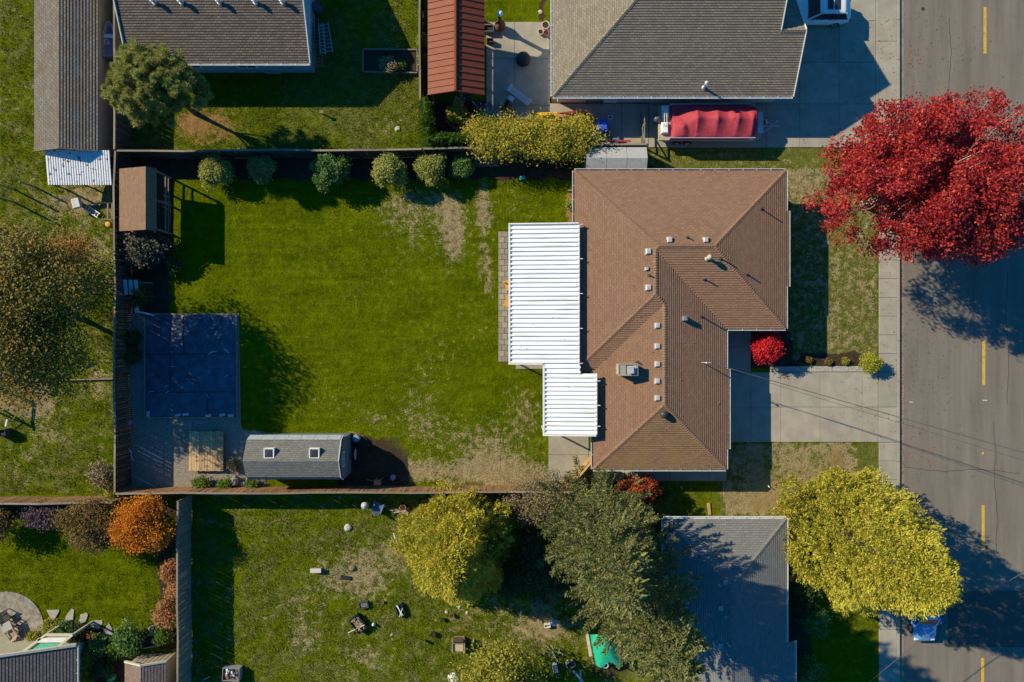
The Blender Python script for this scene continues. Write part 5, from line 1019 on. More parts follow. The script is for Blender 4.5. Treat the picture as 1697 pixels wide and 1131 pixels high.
# ---------------------------------------------------------------- vehicles
def ring(x, hw, z0, z1, bul=.0, n=5, top=.12):
    """closed body section at station x: half width hw, from z0 to z1, rounded top shoulders"""
    r = []
    pts = [(-hw*.93, z0), (-hw, z0+(z1-z0)*.35), (-hw*.985, z1-top), (-hw*.86, z1-.02), (-hw*.4, z1+bul), (hw*.4, z1+bul), (hw*.86, z1-.02), (hw*.985, z1-top), (hw, z0+(z1-z0)*.35), (hw*.93, z0)]
    return [(x, y, z) for y, z in pts]
def car(name, label, loc, rotz, L, Wd, Ht, paint, cat='car'):
    t = thing(name, label, cat, loc, rotz); h = Wd/2; bz = Ht*.58
    m = MB(); S = [(-L/2,.70,.42,bz*.86),(-L/2+.08,.86,.28,bz*.97),(-L/2+.5,.96,.22,bz),(-L*.2,1,.2,bz),(L*.12,1,.2,bz),(L*.22,.99,.2,bz*.99),(L*.36,.96,.2,bz*.94),(L/2-.35,.92,.22,bz*.86),(L/2-.1,.82,.26,bz*.74),(L/2,.66,.36,bz*.6)]
    m.loft([ring(x, h*a, z0, z1, .02) for x, a, z0, z1 in S]); m.build('body', paint, t, local=True, smooth=True, fixn=True)
    g = MB(); xr, xf = -L/2+.25, L*.20                       # greenhouse: glass block, painted roof above
    def gr(x, hw, z): return [(x, -hw, z), (x, hw, z)]
    rt0, rt1 = xr+.42, xf-.75; hb, ht = h*.9, h*.70; zb, zt = bz-.03, Ht-.03
    v = [(xr,-hb*.93,zb),(xf,-hb*.95,zb),(xf,hb*.95,zb),(xr,hb*.93,zb),(rt0,-ht,zt),(rt1,-ht,zt),(rt1,ht,zt),(rt0,ht,zt)]
    def face(nm, ids, mat=GLASS): k = MB(); k.add([v[i] for i in ids], [(0,1,2,3)]); return k.build(nm, mat, t, local=True, fixn=False)
    face('windshield', (1,2,6,5)); face('rear_window', (3,0,4,7)); face('side_window', (0,1,5,4)); face('side_window', (2,3,7,6))
    k = MB(); xs = [rt0-.1, rt0+.15, (rt0+rt1)/2, rt1-.1, rt1+.08]; zz = [Ht-.09, Ht-.02, Ht, Ht-.02, Ht-.07]
    k.loft([[(x,-ht*1.03,z-.05),(x,-ht*1.02,z-.01),(x,-ht*.6,z+.02),(x,ht*.6,z+.02),(x,ht*1.02,z-.01),(x,ht*1.03,z-.05)] for x, z in zip(xs, zz)]); rf = k.build('roof', paint, t, local=True, smooth=True, fixn=True)
    k = MB(); mx = (rt0+rt1)/2
    k.box(mx-.45, mx+.0, -ht*.6, ht*.6, Ht+.012, Ht+.026); k.box(mx+.06, mx+.5, -ht*.6, ht*.6, Ht+.01, Ht+.024); k.build('sunroof', GLASS, t, local=True)
    for sy in (-1, 1):
        k = MB(); k.bar((rt0+.1,sy*ht*.93,Ht+.05),(rt1-.1,sy*ht*.93,Ht+.05),.035,.035); k.build('roof_rail', paint, t, local=True)
        for a, b in ((0,4),(1,5)) if sy < 0 else ((3,7),(2,6)):
            k = MB(); k.bar(v[a], v[b], .09, .05); k.build('pillar', paint, t, local=True)
        k = MB(); xm = (v[0][0]+v[1][0])/2-.15; k.bar((xm,sy*hb*.95,zb),(xm-.05,sy*ht*1.01,zt),.08,.04); k.build('pillar', BLACK, t, local=True)
        k = MB(); k.box(xf-.35, xf-.17, sy*(h+.02), sy*(h+.22), bz-.02, bz+.13, .04); k.build('mirror', paint, t, local=True)
        k = MB(); k.box(L/2-.36, L/2-.1, sy*h*.5, sy*h*.86, bz*.66, bz*.8, .04); k.build('headlight', M('lamp_glass', (.7,.72,.75), (.6,.6,.65), 5, .1), t, local=True)
        k = MB(); k.box(-L/2-.01, -L/2+.16, sy*h*.62, sy*h*.84, bz*.68, bz*.92, .03); k.build('taillight', M('red_lamp', (.5,.02,.02), (.4,.02,.02), 5, .15), t, local=True)
        for x in (-L*.29, L*.30):
            k = MB(); k.tube([(x,sy*(h-.22),.34),(x,sy*(h-.01),.34)], .34, 20); w = k.build('wheel', M('tyre', (.02,.02,.02), (.03,.03,.03), 8, .8), t, local=True); k = MB(); k.tube([(x,sy*(h-.02),.34),(x,sy*(h+.012),.34)], .21, 14); k.build('rim', GREYMETAL, w, local=True)
    return t
WPAINT = M('white_car_paint', (.78,.79,.80), (.76,.77,.78), 2, .25, coat=.6); BPAINT = M('blue_car_paint', (.16,.36,.62), (.14,.33,.58), 2, .25, coat=.6)
car('parked_suv', 'white sport utility vehicle parked nose-in at the grey-roofed garage', (GX(1349), GY(26), .05), math.pi, 4.6, 1.86, 1.66, WPAINT)
car('parked_car', 'blue hatchback parked at the kerb under the golden cypress', (GX(1525), GY(1012), RZ), -math.pi/2, 4.2, 1.76, 1.5, BPAINT)
# ---- pontoon boat on trailer
bt = thing('covered_boat', 'pontoon boat under a red cover on a trailer beside the grey-roofed house', 'boat', (GX(1180), GY(212), .05))
bx0, bx1, by0, by1 = GX(1086), GX(1256), GY(240), GY(184)
SILV = M('boat_silver', (.55,.56,.58), (.45,.46,.48), 3, .35, metal=.4); DECKM = M('boat_deck', (.42,.36,.26), (.36,.3,.22), 6)
for yy in (by0+.35, by1-.35):
    m = MB(); m.tube([(bx0+.2,yy,.72),(bx1-.9,yy,.72),(bx1-.4,yy,.80),(bx1-.1,yy,.92)], [.3,.3,.24,.06], 12); m.build('pontoon', SILV, bt, smooth=True)
m = MB()
pl = [(bx0,by0),(bx1-.7,by0),(bx1-.15,by0+.25),(bx1,by0+.7),(bx1,by1-.7),(bx1-.15,by1-.25),(bx1-.7,by1),(bx0,by1)]; m.prism(pl, 1.02, 1.14); m.build('deck', DECKM, bt)
m = MB(); m.prism([(x*1.0, y) for x, y in pl], .98, 1.015); m.build('deck_trim', WHITEP, bt)
for ya_, yb_ in ((by0+.02, by0+.06), (by1-.06, by1-.02)):
    m = MB(); m.box(bx0+.75, bx1-.75, ya_, yb_, 1.14, 1.62); m.build('side_panel', M('boat_panel', (.5,.5,.6), (.4,.4,.5), 3, .4), bt)
m = MB(); m.box(bx1-.72, bx1-.05, by0+.5, by1-.5, 1.14, 1.2); m.build('bow_platform', M('bow_white', (.6,.62,.66), (.55,.57,.6), 3, .5), bt)
cvx0, cvx1 = W(1115, 200, 1.9)[0], W(1262, 200, 1.9)[0]; nx, ny = 74, 30; vs_ = []; fs_ = []
cy0, cy1 = by0-.02, by1+.02
poles = [(W(1157,194,2.3)), (W(1191,193,2.3)), (W(1220,193,2.3)), (W(1250,190,2.1)), (W(1134,209,2.1))]; ph = [2.25, 2.28, 2.25, 2.12, 2.0]
for j in range(ny+1):
    for i in range(nx+1):
        u, w_ = i/nx, j/ny; x = cvx0+(cvx1-cvx0)*u; cr = max(0, (u-.86)/.14); ins = (1-math.sqrt(max(0, 1-cr*cr)))*1.0
        y = (cy0+ins)+(cy1-cy0-2*ins)*w_
        z = 1.55
        for k, (p, hgt) in enumerate(zip(poles, ph)):
            dx, dy = x-p[0], y-p[1]; dd = math.hypot(dx*1.0, dy*.95); z = max(z, hgt-(hgt-1.55)*min(1, dd/(1.25 if k < 4 else .9))**.8)
        ry = poles[0][1]
        if poles[0][0] < x < poles[3][0]:
            f = min(1, abs(y-ry)/(cy1-ry if y > ry else ry-cy0)); sag = .24*math.sin(math.pi*((x-poles[0][0])/(poles[1][0]-poles[0][0]) % 1)); z = max(z, 1.55+(2.25-sag-1.55)*(1-f**1.15))
        z += .006*math.sin(x*9+y*5)*math.sin(y*7-x*3)
        e = min(u, 1-u)*nx; g = min(w_, 1-w_)*ny
        if e < 1 or g < 1: z = 1.2
        elif e < 2 or g < 2: z = min(z, 1.58)
        vs_.append((x, y, z))
for j in range(ny):
    for i in range(nx): a = j*(nx+1)+i; fs_.append((a, a+1, a+nx+2, a+nx+1))
m = MB(); m.add(vs_, fs_); m.build('boat_cover', M('red_canvas', (.42,.05,.072), (.35,.04,.058), 2.5, .75, .03, 3.5), bt, smooth=True)
x, y = W(1089, 198, 1.2); m = MB(); m.loft([[(x+a*math.cos(t)*.9, y+a*math.sin(t)*.7, z) for t in np.linspace(0, 6.283, 14, endpoint=False)] for a, z in ((.18,.35),(.2,.8),(.3,1.0),(.34,1.25),(.28,1.45),(.1,1.53))]); m.build('outboard_motor', M('outboard_grey', (.10,.12,.14), (.08,.1,.12), 3, .2, coat=.5), bt, smooth=True, fixn=True)
for px, py, w, d in ((1102,212,.5,.8),(1103,184,.5,.8)):
    x, y = W(px, py, 1.4); m = MB(); m.box(x-w/2, x+w/2, y-d/2, y+d/2, 1.14, 1.45, .06); m.build('rear_seat', WHITEP, bt)
for px in (1101, 1105):
    x, y0 = W(px, 188, 1.7); _, y1 = W(px, 206, 1.7); m = MB(); m.tube([(x,y0,1.15),(x,y0,1.75),(x,y1,1.75),(x,y1,1.15)], .025, 6); m.build('rail', GALV, bt)
trl = thing('boat_trailer', 'galvanised trailer with tongue jack carrying the covered boat', 'trailer', (GX(1200), GY(212), .05))
m = MB()
for yy in (by0+.5, by1-.5): m.bar((bx0+.3,yy,.38),(bx1-.2,yy,.38),.08,.12)
m.bar((bx1-.2,by0+.5,.42),(bx1+1.0,(by0+by1)/2,.42),.08,.1); m.bar((bx1-.2,by1-.5,.42),(bx1+1.0,(by0+by1)/2,.42),.08,.1); m.bar((bx1-.4,(by0+by1)/2,.42),(bx1+1.5,(by0+by1)/2,.42),.08,.1); m.bar((bx0+1.2,by0+.1,.34),(bx0+1.2,by1-.1,.34),.1)
for xx in (bx0+.8, bx0+2.2, bx1-1.4): m.bar((xx,by0+.3,.43),(xx,by1-.3,.43),.08,.08)
m.build('frame', GALV, trl)
for xx in (bx0+1.5, bx0+2.3):
    for yy, s in ((by0+.06,-1),(by1-.06,1)):
        m = MB(); m.tube([(xx,yy-.09,.31),(xx,yy+.09,.31)], .3, 16); w = m.build('wheel', M('tyre', (.02,.02,.02)), trl); m = MB(); m.tube([(xx,yy-.1,.31),(xx,yy+.1,.31)], .16, 12); m.build('rim', GALV, w)
m = MB(); jx, jy = bx1+1.0, (by0+by1)/2+.12; m.tube([(jx,jy,.05),(jx,jy,1.05)], .035, 8); m.tube([(jx,jy,1.0),(jx+.16,jy+.1,1.0)], .015, 6); m.lathe(jx, jy, [(.07,1.04),(.07,1.1),(.02,1.13)], 8); m.build('tongue_jack', GALV, trl)
m = MB(); m.bar((bx1+.1,jy-.12,.45),(bx1+.1,jy-.12,1.35),.08); m.box(bx1-.0, bx1+.2, jy-.3, jy+.05, 1.25, 1.4); m.build('winch_post', DARKMETAL, trl)
# ---- small boat by the top-left fence
b2 = thing('small_boat', 'small open boat with dark interior squeezed between long shed and fence', 'boat', (*W(181, 62, .5), 0))
x0, y0 = W(174, 38, 1.7); _, y1 = W(174, 92, 1.7); m = MB(); HULL = M('boat_hull', (.35,.32,.38), (.28,.25,.3), 3, .4)
def hull(x, yn, ys, w, z): return [(x-w*.0-w,ys,z),(x-w,ys+(yn-ys)*.45,z),(x-w*.8,ys+(yn-ys)*.75,z),(x-w*.3,yn-.1,z),(x,yn,z),(x+w*.3,yn-.1,z),(x+w*.8,ys+(yn-ys)*.75,z),(x+w,ys+(yn-ys)*.45,z),(x+w,ys,z)]
m.loft([hull(x0+.22, y0, y1, .2, .0), hull(x0+.2, y0+.1, y1, .4, .9), hull(x0+.2, y0+.15, y1, .5, 1.65), hull(x0+.2, y0+.05, y1+.08, .42, 1.66), hull(x0+.2, y0-.2, y1+.15, .36, 1.2)]); m.build('hull', HULL, b2, fixn=True)
m = MB(); m.box(x0-.15, x0+.55, y0-1.0, y0-.75, 1.4, 1.52); m.build('seat', WHITEP, b2); m = MB(); m.tube([(x0+.15,y0-1.4,1.2),(x0+.15,y0-1.4,1.7)], .04, 8); m.tube([(x0+.15+.18*math.cos(a),y0-1.4+.18*math.sin(a),1.72) for a in np.linspace(0,6.283,14)], .02, 6); m.build('steering_wheel', WHITEP, b2)

# ---------------------------------------------------------------- generic small things
def pot(px, py, r, h, mat, name, label, cat='pot', fill=SOILM, group=None, z=0):
    x, y = W(px, py, h*.6+z); t = thing(name, label, cat, (x, y, z), 0, group)
    m = MB(); m.lathe(x, y, [(r*.72,z-.01),(r*.98,z+h*.86),(r*1.06,z+h*.86),(r*1.06,z+h),(r*.9,z+h),(r*.86,z+h*.85)], 18, True); m.build('vessel', mat, t); m = MB(); m.lathe(x, y, [(r*.86,z+h*.8),(r*.84,z+h*.88),(r*.3,z+h*.9)], 14); m.build('soil', fill, t); return t
def ladder(name, label, p0, p1, z0, z1, w, n, mat, group=None):
    a, b = Vector((*W(*p0, z0), z0)), Vector((*W(*p1, z1), z1)); d = (b-a).normalized(); s = Vector((-d.y, d.x, 0)).normalized()*w/2; t = thing(name, label, 'ladder', (a.x, a.y, 0), 0, group)
    for k in (-1, 1): m = MB(); m.bar(a+s*k, b+s*k, .06, .09); m.build('side_rail', mat, t)
    for i in range(n): p = a+(b-a)*((i+.5)/n); m = MB(); m.bar(p-s, p+s, .05, .05); m.build('rung', mat, t)
    return t
def crate(px, py, w, d, h, rot, mat, name, label, cat, fill=None, z=0, tk=.03, group=None):
    """open box: four walls, floor and contents"""
    x, y = W(px, py, z+h*.7); t = thing(name, label, cat, (x, y, z), rot, group); m = MB()
    m.box(-w/2, w/2, -d/2, -d/2+tk, 0, h); m.box(-w/2, w/2, d/2-tk, d/2, 0, h); m.box(-w/2, -w/2+tk, -d/2+tk, d/2-tk, 0, h); m.box(w/2-tk, w/2, -d/2+tk, d/2-tk, 0, h); m.box(-w/2+tk, w/2-tk, -d/2+tk, d/2-tk, 0, .03); m.build('box', mat, t, local=True)
    if fill: m = MB(); m.box(-w/2+tk+.002, w/2-tk-.002, -d/2+tk+.002, d/2-tk-.002, .03, h*.7, .05); m.build('contents', fill, t, local=True)
    return t
def chair(px, py, rot, mat, name, label, legs=None, sw=.55, group=None, back=.85):
    x, y = W(px, py, .45); t = thing(name, label, 'chair', (x, y, 0), rot, group); lm = legs or mat; s = sw/2
    for k in range(5): m = MB(); yy = -s+sw*k/5; m.box(-s, s, yy+.01, yy+sw/5-.01, .40, .44); m.build('seat_slat', mat, t, local=True)
    for k in range(5):
        m = MB(); yy = -s+sw*k/5; m.add([(-s,yy+.01,.44),(-s,yy+sw/5-.01,.44),(-s-.25,yy+sw/5-.01,back+.05*(2-abs(k-2))),(-s-.25,yy+.01,back+.05*(2-abs(k-2))),(-s-.03,yy+.01,.44),(-s-.03,yy+sw/5-.01,.44),(-s-.28,yy+sw/5-.01,back+.05*(2-abs(k-2))),(-s-.28,yy+.01,back+.05*(2-abs(k-2)))], [(0,1,2,3),(7,6,5,4),(0,4,5,1),(1,5,6,2),(2,6,7,3),(3,7,4,0)]); m.build('back_slat', mat, t, local=True)
    for a in (-1, 1):
        m = MB(); m.box(-s-.1, s+.06, a*(s+.05)-.05, a*(s+.05)+.05, .6, .63); m.build('armrest', mat, t, local=True)
        for b in (-1, 1): m = MB(); m.box(b*s*.9-.03, b*s*.9+.03, a*(s+.03)-.03, a*(s+.03)+.03, 0, .6 if b > 0 else .62); m.build('leg', lm, t, local=True)
    return t
def barrel(px, py, r, h, mat, name, label, cat='barrel', lid=None, z=0, group=None):
    x, y = W(px, py, h+z); t = thing(name, label, cat, (x, y, z), 0, group); m = MB(); m.lathe(x, y, [(r*.9,z-.01),(r,z+h*.15),(r*1.02,z+h*.5),(r,z+h*.85),(r*.95,z+h)], 20); m.build('body', mat, t, smooth=False)
    m = MB(); m.lathe(x, y, [(r*1.04,z+h),(r*1.04,z+h+.03),(r*.9,z+h+.05),(r*.2,z+h+.07)], 20); m.build('lid', lid or mat, t); return t
def kettle(px, py, r, mat, name, label, cat='grill'):
    x, y = W(px, py, .8); t = thing(name, label, cat, (x, y, 0)); m = MB(); m.lathe(x, y, [(r*.3,.45),(r*.8,.55),(r,.72),(r,.76)], 20); m.build('bowl', mat, t, smooth=True); m = MB(); m.lathe(x, y, [(r*1.02,.75),(r*.95,.88),(r*.7,1.0),(r*.3,1.06),(.04,1.07),(.04,1.12),(.02,1.13)], 20); m.build('lid', mat, t, smooth=True)
    for k in range(3): a = k*2.094; m = MB(); m.tube([(x+r*.5*math.cos(a),y+r*.5*math.sin(a),.55),(x+r*.95*math.cos(a),y+r*.95*math.sin(a),0)], .02, 6); m.build('leg', GREYMETAL, t)
    return t
def plank(pts, w, h, mat, name, label, cat, group=None):
    m = MB(); m.bar(*[(*W(p[0], p[1], p[2]), p[2]) for p in pts], w, h); return tag(m.build(name, mat), label, cat, group)
def stone(px, py, r, name, label, seed, mat=ROCK, h=.6, cat='rock'):
    rg = np.random.RandomState(seed); x, y = W(px, py, r*h*.5); m = MB(); rings = []
    jit = 1+.25*(rg.rand(9)-.5)
    for f, z in ((.95,-.02),(1,.25),(.85,.65),(.5,.95),(.12,1.0)): rings.append([(x+r*f*jit[k]*math.cos(k*.698)*(1+.08*rg.randn()), y+r*f*jit[k]*math.sin(k*.698)*(1+.08*rg.randn()), r*h*z*(1+.05*rg.randn())) for k in range(9)])
    m.loft(rings); return tag(m.build(name, mat, fixn=True), label, cat)

# ---- main back yard
chair(843, 473, math.radians(200), YELLOWP, 'garden_chair', 'yellow garden chair turned out at the paver edge, upper of two', group='yellow chairs under the patio cover')
chair(843, 501, math.radians(160), YELLOWP, 'garden_chair', 'yellow garden chair at the paver edge, lower of two', group='yellow chairs under the patio cover')
tp = thing('ground_tarp', 'large dark blue tarpaulin pinned over a timber-edged bed', 'tarp', (GX(316), GY(607), 0))
n1x, n1y = 60, 66; vs_ = []; fs_ = []; rg = np.random.RandomState(3)
for j in range(n1y+1):
    for i in range(n1x+1):
        gx = 243+148*i/n1x; gy = 523+167*j/n1y
        z = .05+.05*vnoise(np.array([gx]), np.array([gy]), 4.5, 33)[0]+.03*vnoise(np.array([gx]), np.array([gy]), 9, 31)[0]+.05*vnoise(np.array([gx]), np.array([gy]), 22, 32)[0]**2+.012*math.sin(gx*.22)*(1 if int(gx/38) % 2 else -.4)
        d = math.hypot(gx-360, gy-560)/28; z += .13*math.exp(-d*d)*abs(math.sin(gx*.35+gy*.2)); vs_.append((GX(gx), GY(gy), z))
for j in range(n1y):
    for i in range(n1x): a = j*(n1x+1)+i; fs_.append((a, a+1, a+n1x+2, a+n1x+1))
m = MB(); m.add(vs_, fs_); m.build('sheet', M('tarp_fabric', (.075,.105,.155), (.025,.04,.065), 1.4, .38, .03, 6, spec=.5, lo=.3, hi=.7), tp, smooth=True, fixn=True)
for k, (a, b) in enumerate((((240,521),(392,521)),((392.5,523),(393.5,692)),((241,524),(241,690)),((243,692),(392,692.5)))): m = MB(); m.bar(gp3(*a,.07), gp3(*b,.07), .1, .14); m.build('edge_timber', GREYWOOD, tp)
for px, py, r, od in ((246,686,1.5,'upright at the fence end'),(296,688,.2,'second from the fence'),(308,687,.1,'third from the fence'),(346,689,.05,'third from the lawn'),(369,688,.2,'second from the lawn'),(383,689,.1,'nearest the lawn')):
    x, y = W(px, py, .1); m = MB(); m.box(x-.2, x+.2, y-.1, y+.1, .05, .24, .02, rot=r); tag(m.build('concrete_block', M('concrete_block', (.5,.5,.48), (.4,.4,.38), 6, rnd=.1)), 'pale concrete block on the tarp edge beside the platform, '+od, 'block', 'blocks along the tarp edge')
for px, py, a, l in ((352,585,.3,.7),(375,582,-.7,.6),(358,553,.9,.5)):
    x, y = W(px, py, .15); m = MB(); m.tube([(x-l*.5*math.cos(a),y-l*.5*math.sin(a),.12),(x,y+.08,.2),(x+l*.5*math.cos(a),y+l*.5*math.sin(a),.12)], .05, 6); m.build('fold', M('tarp_underside_glint', (.42,.45,.5), (.35,.38,.42), 4, .4), tp)
SEAMM = M('tarp_seam', (.02,.03,.045), (.015,.022,.035), 5, .5)
for (a0, b0_), (a1, b1_) in (((243,588),(391,586)),((243,651),(391,649)),((283,588),(283,650)),((367,524),(367,588)),((305,524),(306,588)),((345,650),(345,690))):
    m = MB(); m.bar(gp3(a0,b0_,.165), gp3(a1,b1_,.165), .05, .012); m.build('seam', SEAMM, tp)
for k in range(16):
    x, y = GX(R.uniform(250,385)), GY(R.uniform(530,680)); an = R.uniform(0,3.1); l = R.uniform(.1,.3); m = MB(); m.tube([(x-l*math.cos(an),y-l*math.sin(an),.15),(x,y+.05,.2),(x+l*math.cos(an),y+l*math.sin(an),.15)], [.015,.03,.015], 5); m.build('crease', M('tarp_underside_glint', (.42,.45,.5)) if k % 3 == 0 else SEAMM, tp)  # every third crease is pale: white glints put into the colour
pf = thing('wood_platform', 'weathered tan plank platform on the gravel', 'platform', (GX(345), GY(748), 0))
me_n = 13
for k in range(me_n):
    x0 = 317+57*k/me_n; m = MB(); m.box(GX(x0)+.008, GX(x0+57/me_n)-.008, GY(779)+R.uniform(-.03,.03), GY(714)+R.uniform(-.03,.03), .36, .41+R.uniform(-.006,.006), .006); m.build('plank', DECK, pf)
for gy in (718, 747, 776): m = MB(); m.bar(gp3(318,gy,.29), gp3(373,gy,.29), .09, .14); m.build('joist', GREYWOOD, pf)
for gx, gy in ((320,718),(371,718),(320,776),(371,776)): m = MB(); m.box(GX(gx)-.06, GX(gx)+.06, GY(gy)-.06, GY(gy)+.06, -.01, .22); m.build('foot', GREYWOOD, pf)
hu = thing('metal_hutch', 'low hutch with pale sheet-metal roof against the back fence', 'hutch', (*W(212, 478), 0))
for k in range(4):
    a = W(195+9*k, 464, 1.3); b = W(203.6+9*k, 489, 1.1); m = MB(); m.add([(a[0],a[1],1.3),(b[0],a[1],1.3),(b[0],b[1],1.1),(a[0],b[1],1.1),(a[0],a[1],1.33),(b[0],a[1],1.33),(b[0],b[1],1.13),(a[0],b[1],1.13)], [(3,2,1,0),(4,5,6,7),(0,1,5,4),(1,2,6,5),(2,3,7,6),(3,0,4,7)]); m.build('roof_sheet', M('pale_sheet', (.55,.6,.62), (.42,.46,.48), 5, .4), hu, fixn=True)
a = W(198, 467, 1.2); b = W(226, 487, 1.0); m = MB(); m.box(a[0], b[0], b[1], a[1], -.01, 1.08); m.build('wall', GREYWOOD, hu)
plank(((225,488,.9),(227,519,.3)), .3, .05, M('pale_sheet', (.5,.5,.5)), 'leaning_board', 'pale board leaning beside the metal hutch', 'board'); plank(((228,468,.8),(253,470,.7)), .1, .04, GREYWOOD, 'loose_plank', 'loose plank sticking out from the metal hutch', 'plank'); plank(((226,516,.25),(256,523,.1)), .12, .05, WHITEP, 'white_plank', 'white plank at the corner of the tarp', 'plank')
for k, (a, b) in enumerate((((228,738),(268,760)),((226,746),(262,766)),((216,787),(254,806)),((238,690),(252,696)))): plank(((*a,.03),(*b,.03)), .04, .03, GALV, 'thin_rod', 'thin pale rod on the shaded gravel, %s' % ['upper of the close pair','lower of the close pair','nearest the brown board fence','shortest, beside the tarp corner'][k], 'rod', 'rods on the gravel')
barrel(213, 700, .17, .5, GREYMETAL, 'metal_can', 'grey metal can at the fence beside the gravel', 'can')
m = MB(); x, y = W(213.5, 755, .9); m.tube([(x,y+.5,.9),(x+.1,y+.2,.75),(x+.08,y-.2,.7),(x+.2,y-.45,.6)], .04, 6); tag(m.build('hanging_hose', M('blue_hose', (.3,.4,.6), (.25,.33,.5), 5)), 'coiled blue hose hanging on the back fence', 'hose')
stone(388, 799, .42, 'round_stone', 'round grey boulder behind the gambrel shed', 9, h=1.1); stone(402, 803, .25, 'round_stone', 'small pale stone beside the round boulder', 10)
barrel(651, 792, .2, .35, M('blue_barrel', (.2,.3,.38), (.16,.24,.3), 4, .5), 'blue_drum', 'small pale blue drum in the shaded bed', 'drum'); barrel(590, 727, .26, .5, M('blue_barrel', (.2,.3,.38)), 'blue_drum', 'blue drum at the corner of the gambrel shed', 'drum')
x, y = W(586, 753, .5); m = MB(); m.loft([[(x+.12*f+.45*s*0+.02, y+.42*f*math.cos(t), .55+.42*f*math.sin(t)) for t in np.linspace(0,6.283,16,endpoint=False)] for f, s in ((.2,0),(.7,0),(1,0))]); tag(m.build('leaning_dish', M('pale_blue_dish', (.42,.5,.55), (.35,.42,.47), 4, .4)), 'pale blue round tub leaning on the shed wall', 'tub')
kb_ = thing('rusty_stand', 'rusty orange metal stand leaning at the board fence', 'stand', (*W(626, 806, .8), 0)); x, y = W(626, 806, .9)
for dx in (-.2, .2):
    for dy in (-.15, .15): m = MB(); m.tube([(x+dx,y+dy+.3,0),(x+dx*.8,y+dy+.3,1.0)], .03, 6); m.build('leg', TERRA, kb_)
m = MB(); m.box(x-.25, x+.25, y+.1, y+.5, 1.0, 1.06); m.build('top', TERRA, kb_); m = MB(); m.bar((x-.9,y+.35,.3),(x-.1,y+.3,.9),.05); m.build('handle', GREYWOOD, kb_)
m = MB(); pts = [(GX(578+a), GY(b), .05+.02*math.sin(a)) for a, b in ((0,716),(8,717),(16,720),(24,724),(30,730))]; m.tube(pts, .06, 6); tag(m.build('bed_edging', CEDARO), 'curved timber edging beside the gambrel shed', 'edging')
m = MB(); x, y = W(866, 295, .1); m.box(x-.25, x+.2, y-.13, y+.15, 0, .14, .05, rot=.3); tag(m.build('teal_toy', M('teal_plastic', (.1,.42,.42), (.08,.35,.35), 4, .5)), 'small teal plastic toy on the lawn by the fence', 'toy')
m = MB(); x, y = W(948, 315, .2); m.box(x-.28, x+.28, y-.05, y+.05, 0, .1); tag(m.build('bed_board', GREYWOOD), 'short board closing the bark bed by the house', 'board')
x, y = W(805, 265, .25); pl_ = thing('wooden_pallet', 'grey wooden pallet lying beside the yellow shrub row', 'pallet', (x, y, 0))
for k in range(7): m = MB(); yy = y-.42+.14*k; m.box(x-.95, x+.95, yy-.035, yy+.035, .1, .13); m.build('slat', GREYWOOD, pl_)
for dx in (-.85, -.3, .3, .85): m = MB(); m.box(x+dx-.04, x+dx+.04, y-.45, y+.47, 0, .098); m.build('stringer', GREYWOOD, pl_)
# ---- north-west yard
ladder('extension_ladder', 'red ladder leaning flat beside the low house wall', (522,30), (530,112), .6, .8, .45, 14, M('red_ladder', (.45,.12,.14), (.35,.09,.1), 5, .5), 'ladders beside the low house')
ladder('extension_ladder', 'blue-grey wide ladder, outermost beside the low house', (538,38), (546,88), .4, .5, .5, 8, M('blue_ladder', (.35,.42,.5), (.28,.34,.4), 5, .5), 'ladders beside the low house')
ladder('extension_ladder', 'blue-grey ladder stacked between the red and outermost ladders', (532,40), (535,90), .7, .75, .35, 9, M('blue_ladder', (.35,.42,.5)), 'ladders beside the low house')
ladder('step_ladder', 'red and white ladder leaning on the left wall of the low house', (208,-10), (216,46), 3.2, 2.4, .4, 8, M('pink_ladder', (.5,.18,.22), (.42,.14,.17), 5, .5), 'ladders beside the low house')
barrel(523, 10, .32, .8, M('dark_blue_bin', (.06,.1,.14), (.05,.08,.11), 4), 'rain_barrel', 'dark rain barrel at the corner of the low house')
m = MB(); x, y = W(451, 116, .3); m.box(x-.55, x+.55, y-.2, y+.2, -.01, .3, .02); tag(m.build('back_step', CONC), 'pale concrete step at the back of the low house', 'step')
rb_ = thing('raised_bed', 'rectangular timber-framed vegetable bed with withered plants', 'raised bed', (GX(648), GY(104), 0))
for a, b in (((603,84),(692,85)),((603,121),(692,123)),((603,86),(603,119.5)),((692,87),(692,121))): m = MB(); m.bar(gp3(*a,.14), gp3(*b,.14), .08, .3); m.build('edge_timber', GREYWOOD, rb_)
m = MB(); m.box(GX(605), GX(690), GY(119), GY(87), -.01, .16); m.build('soil', SOILM, rb_)
m = MB(); x, y = W(533, 186, .5); m.box(x-.04, x+.04, y-.04, y+.04, -.02, .5); m.box(x-.14, x+.14, y-.1, y+.1, .5, .56); tag(m.build('small_post', GREYWOOD), 'short capped post standing in the rough lawn', 'post')
stone(659, 213, .2, 'white_rock', 'small white rock on the dry grass patch', 12, M('pale_rock', (.5,.47,.42), (.4,.37,.33), 5)); 
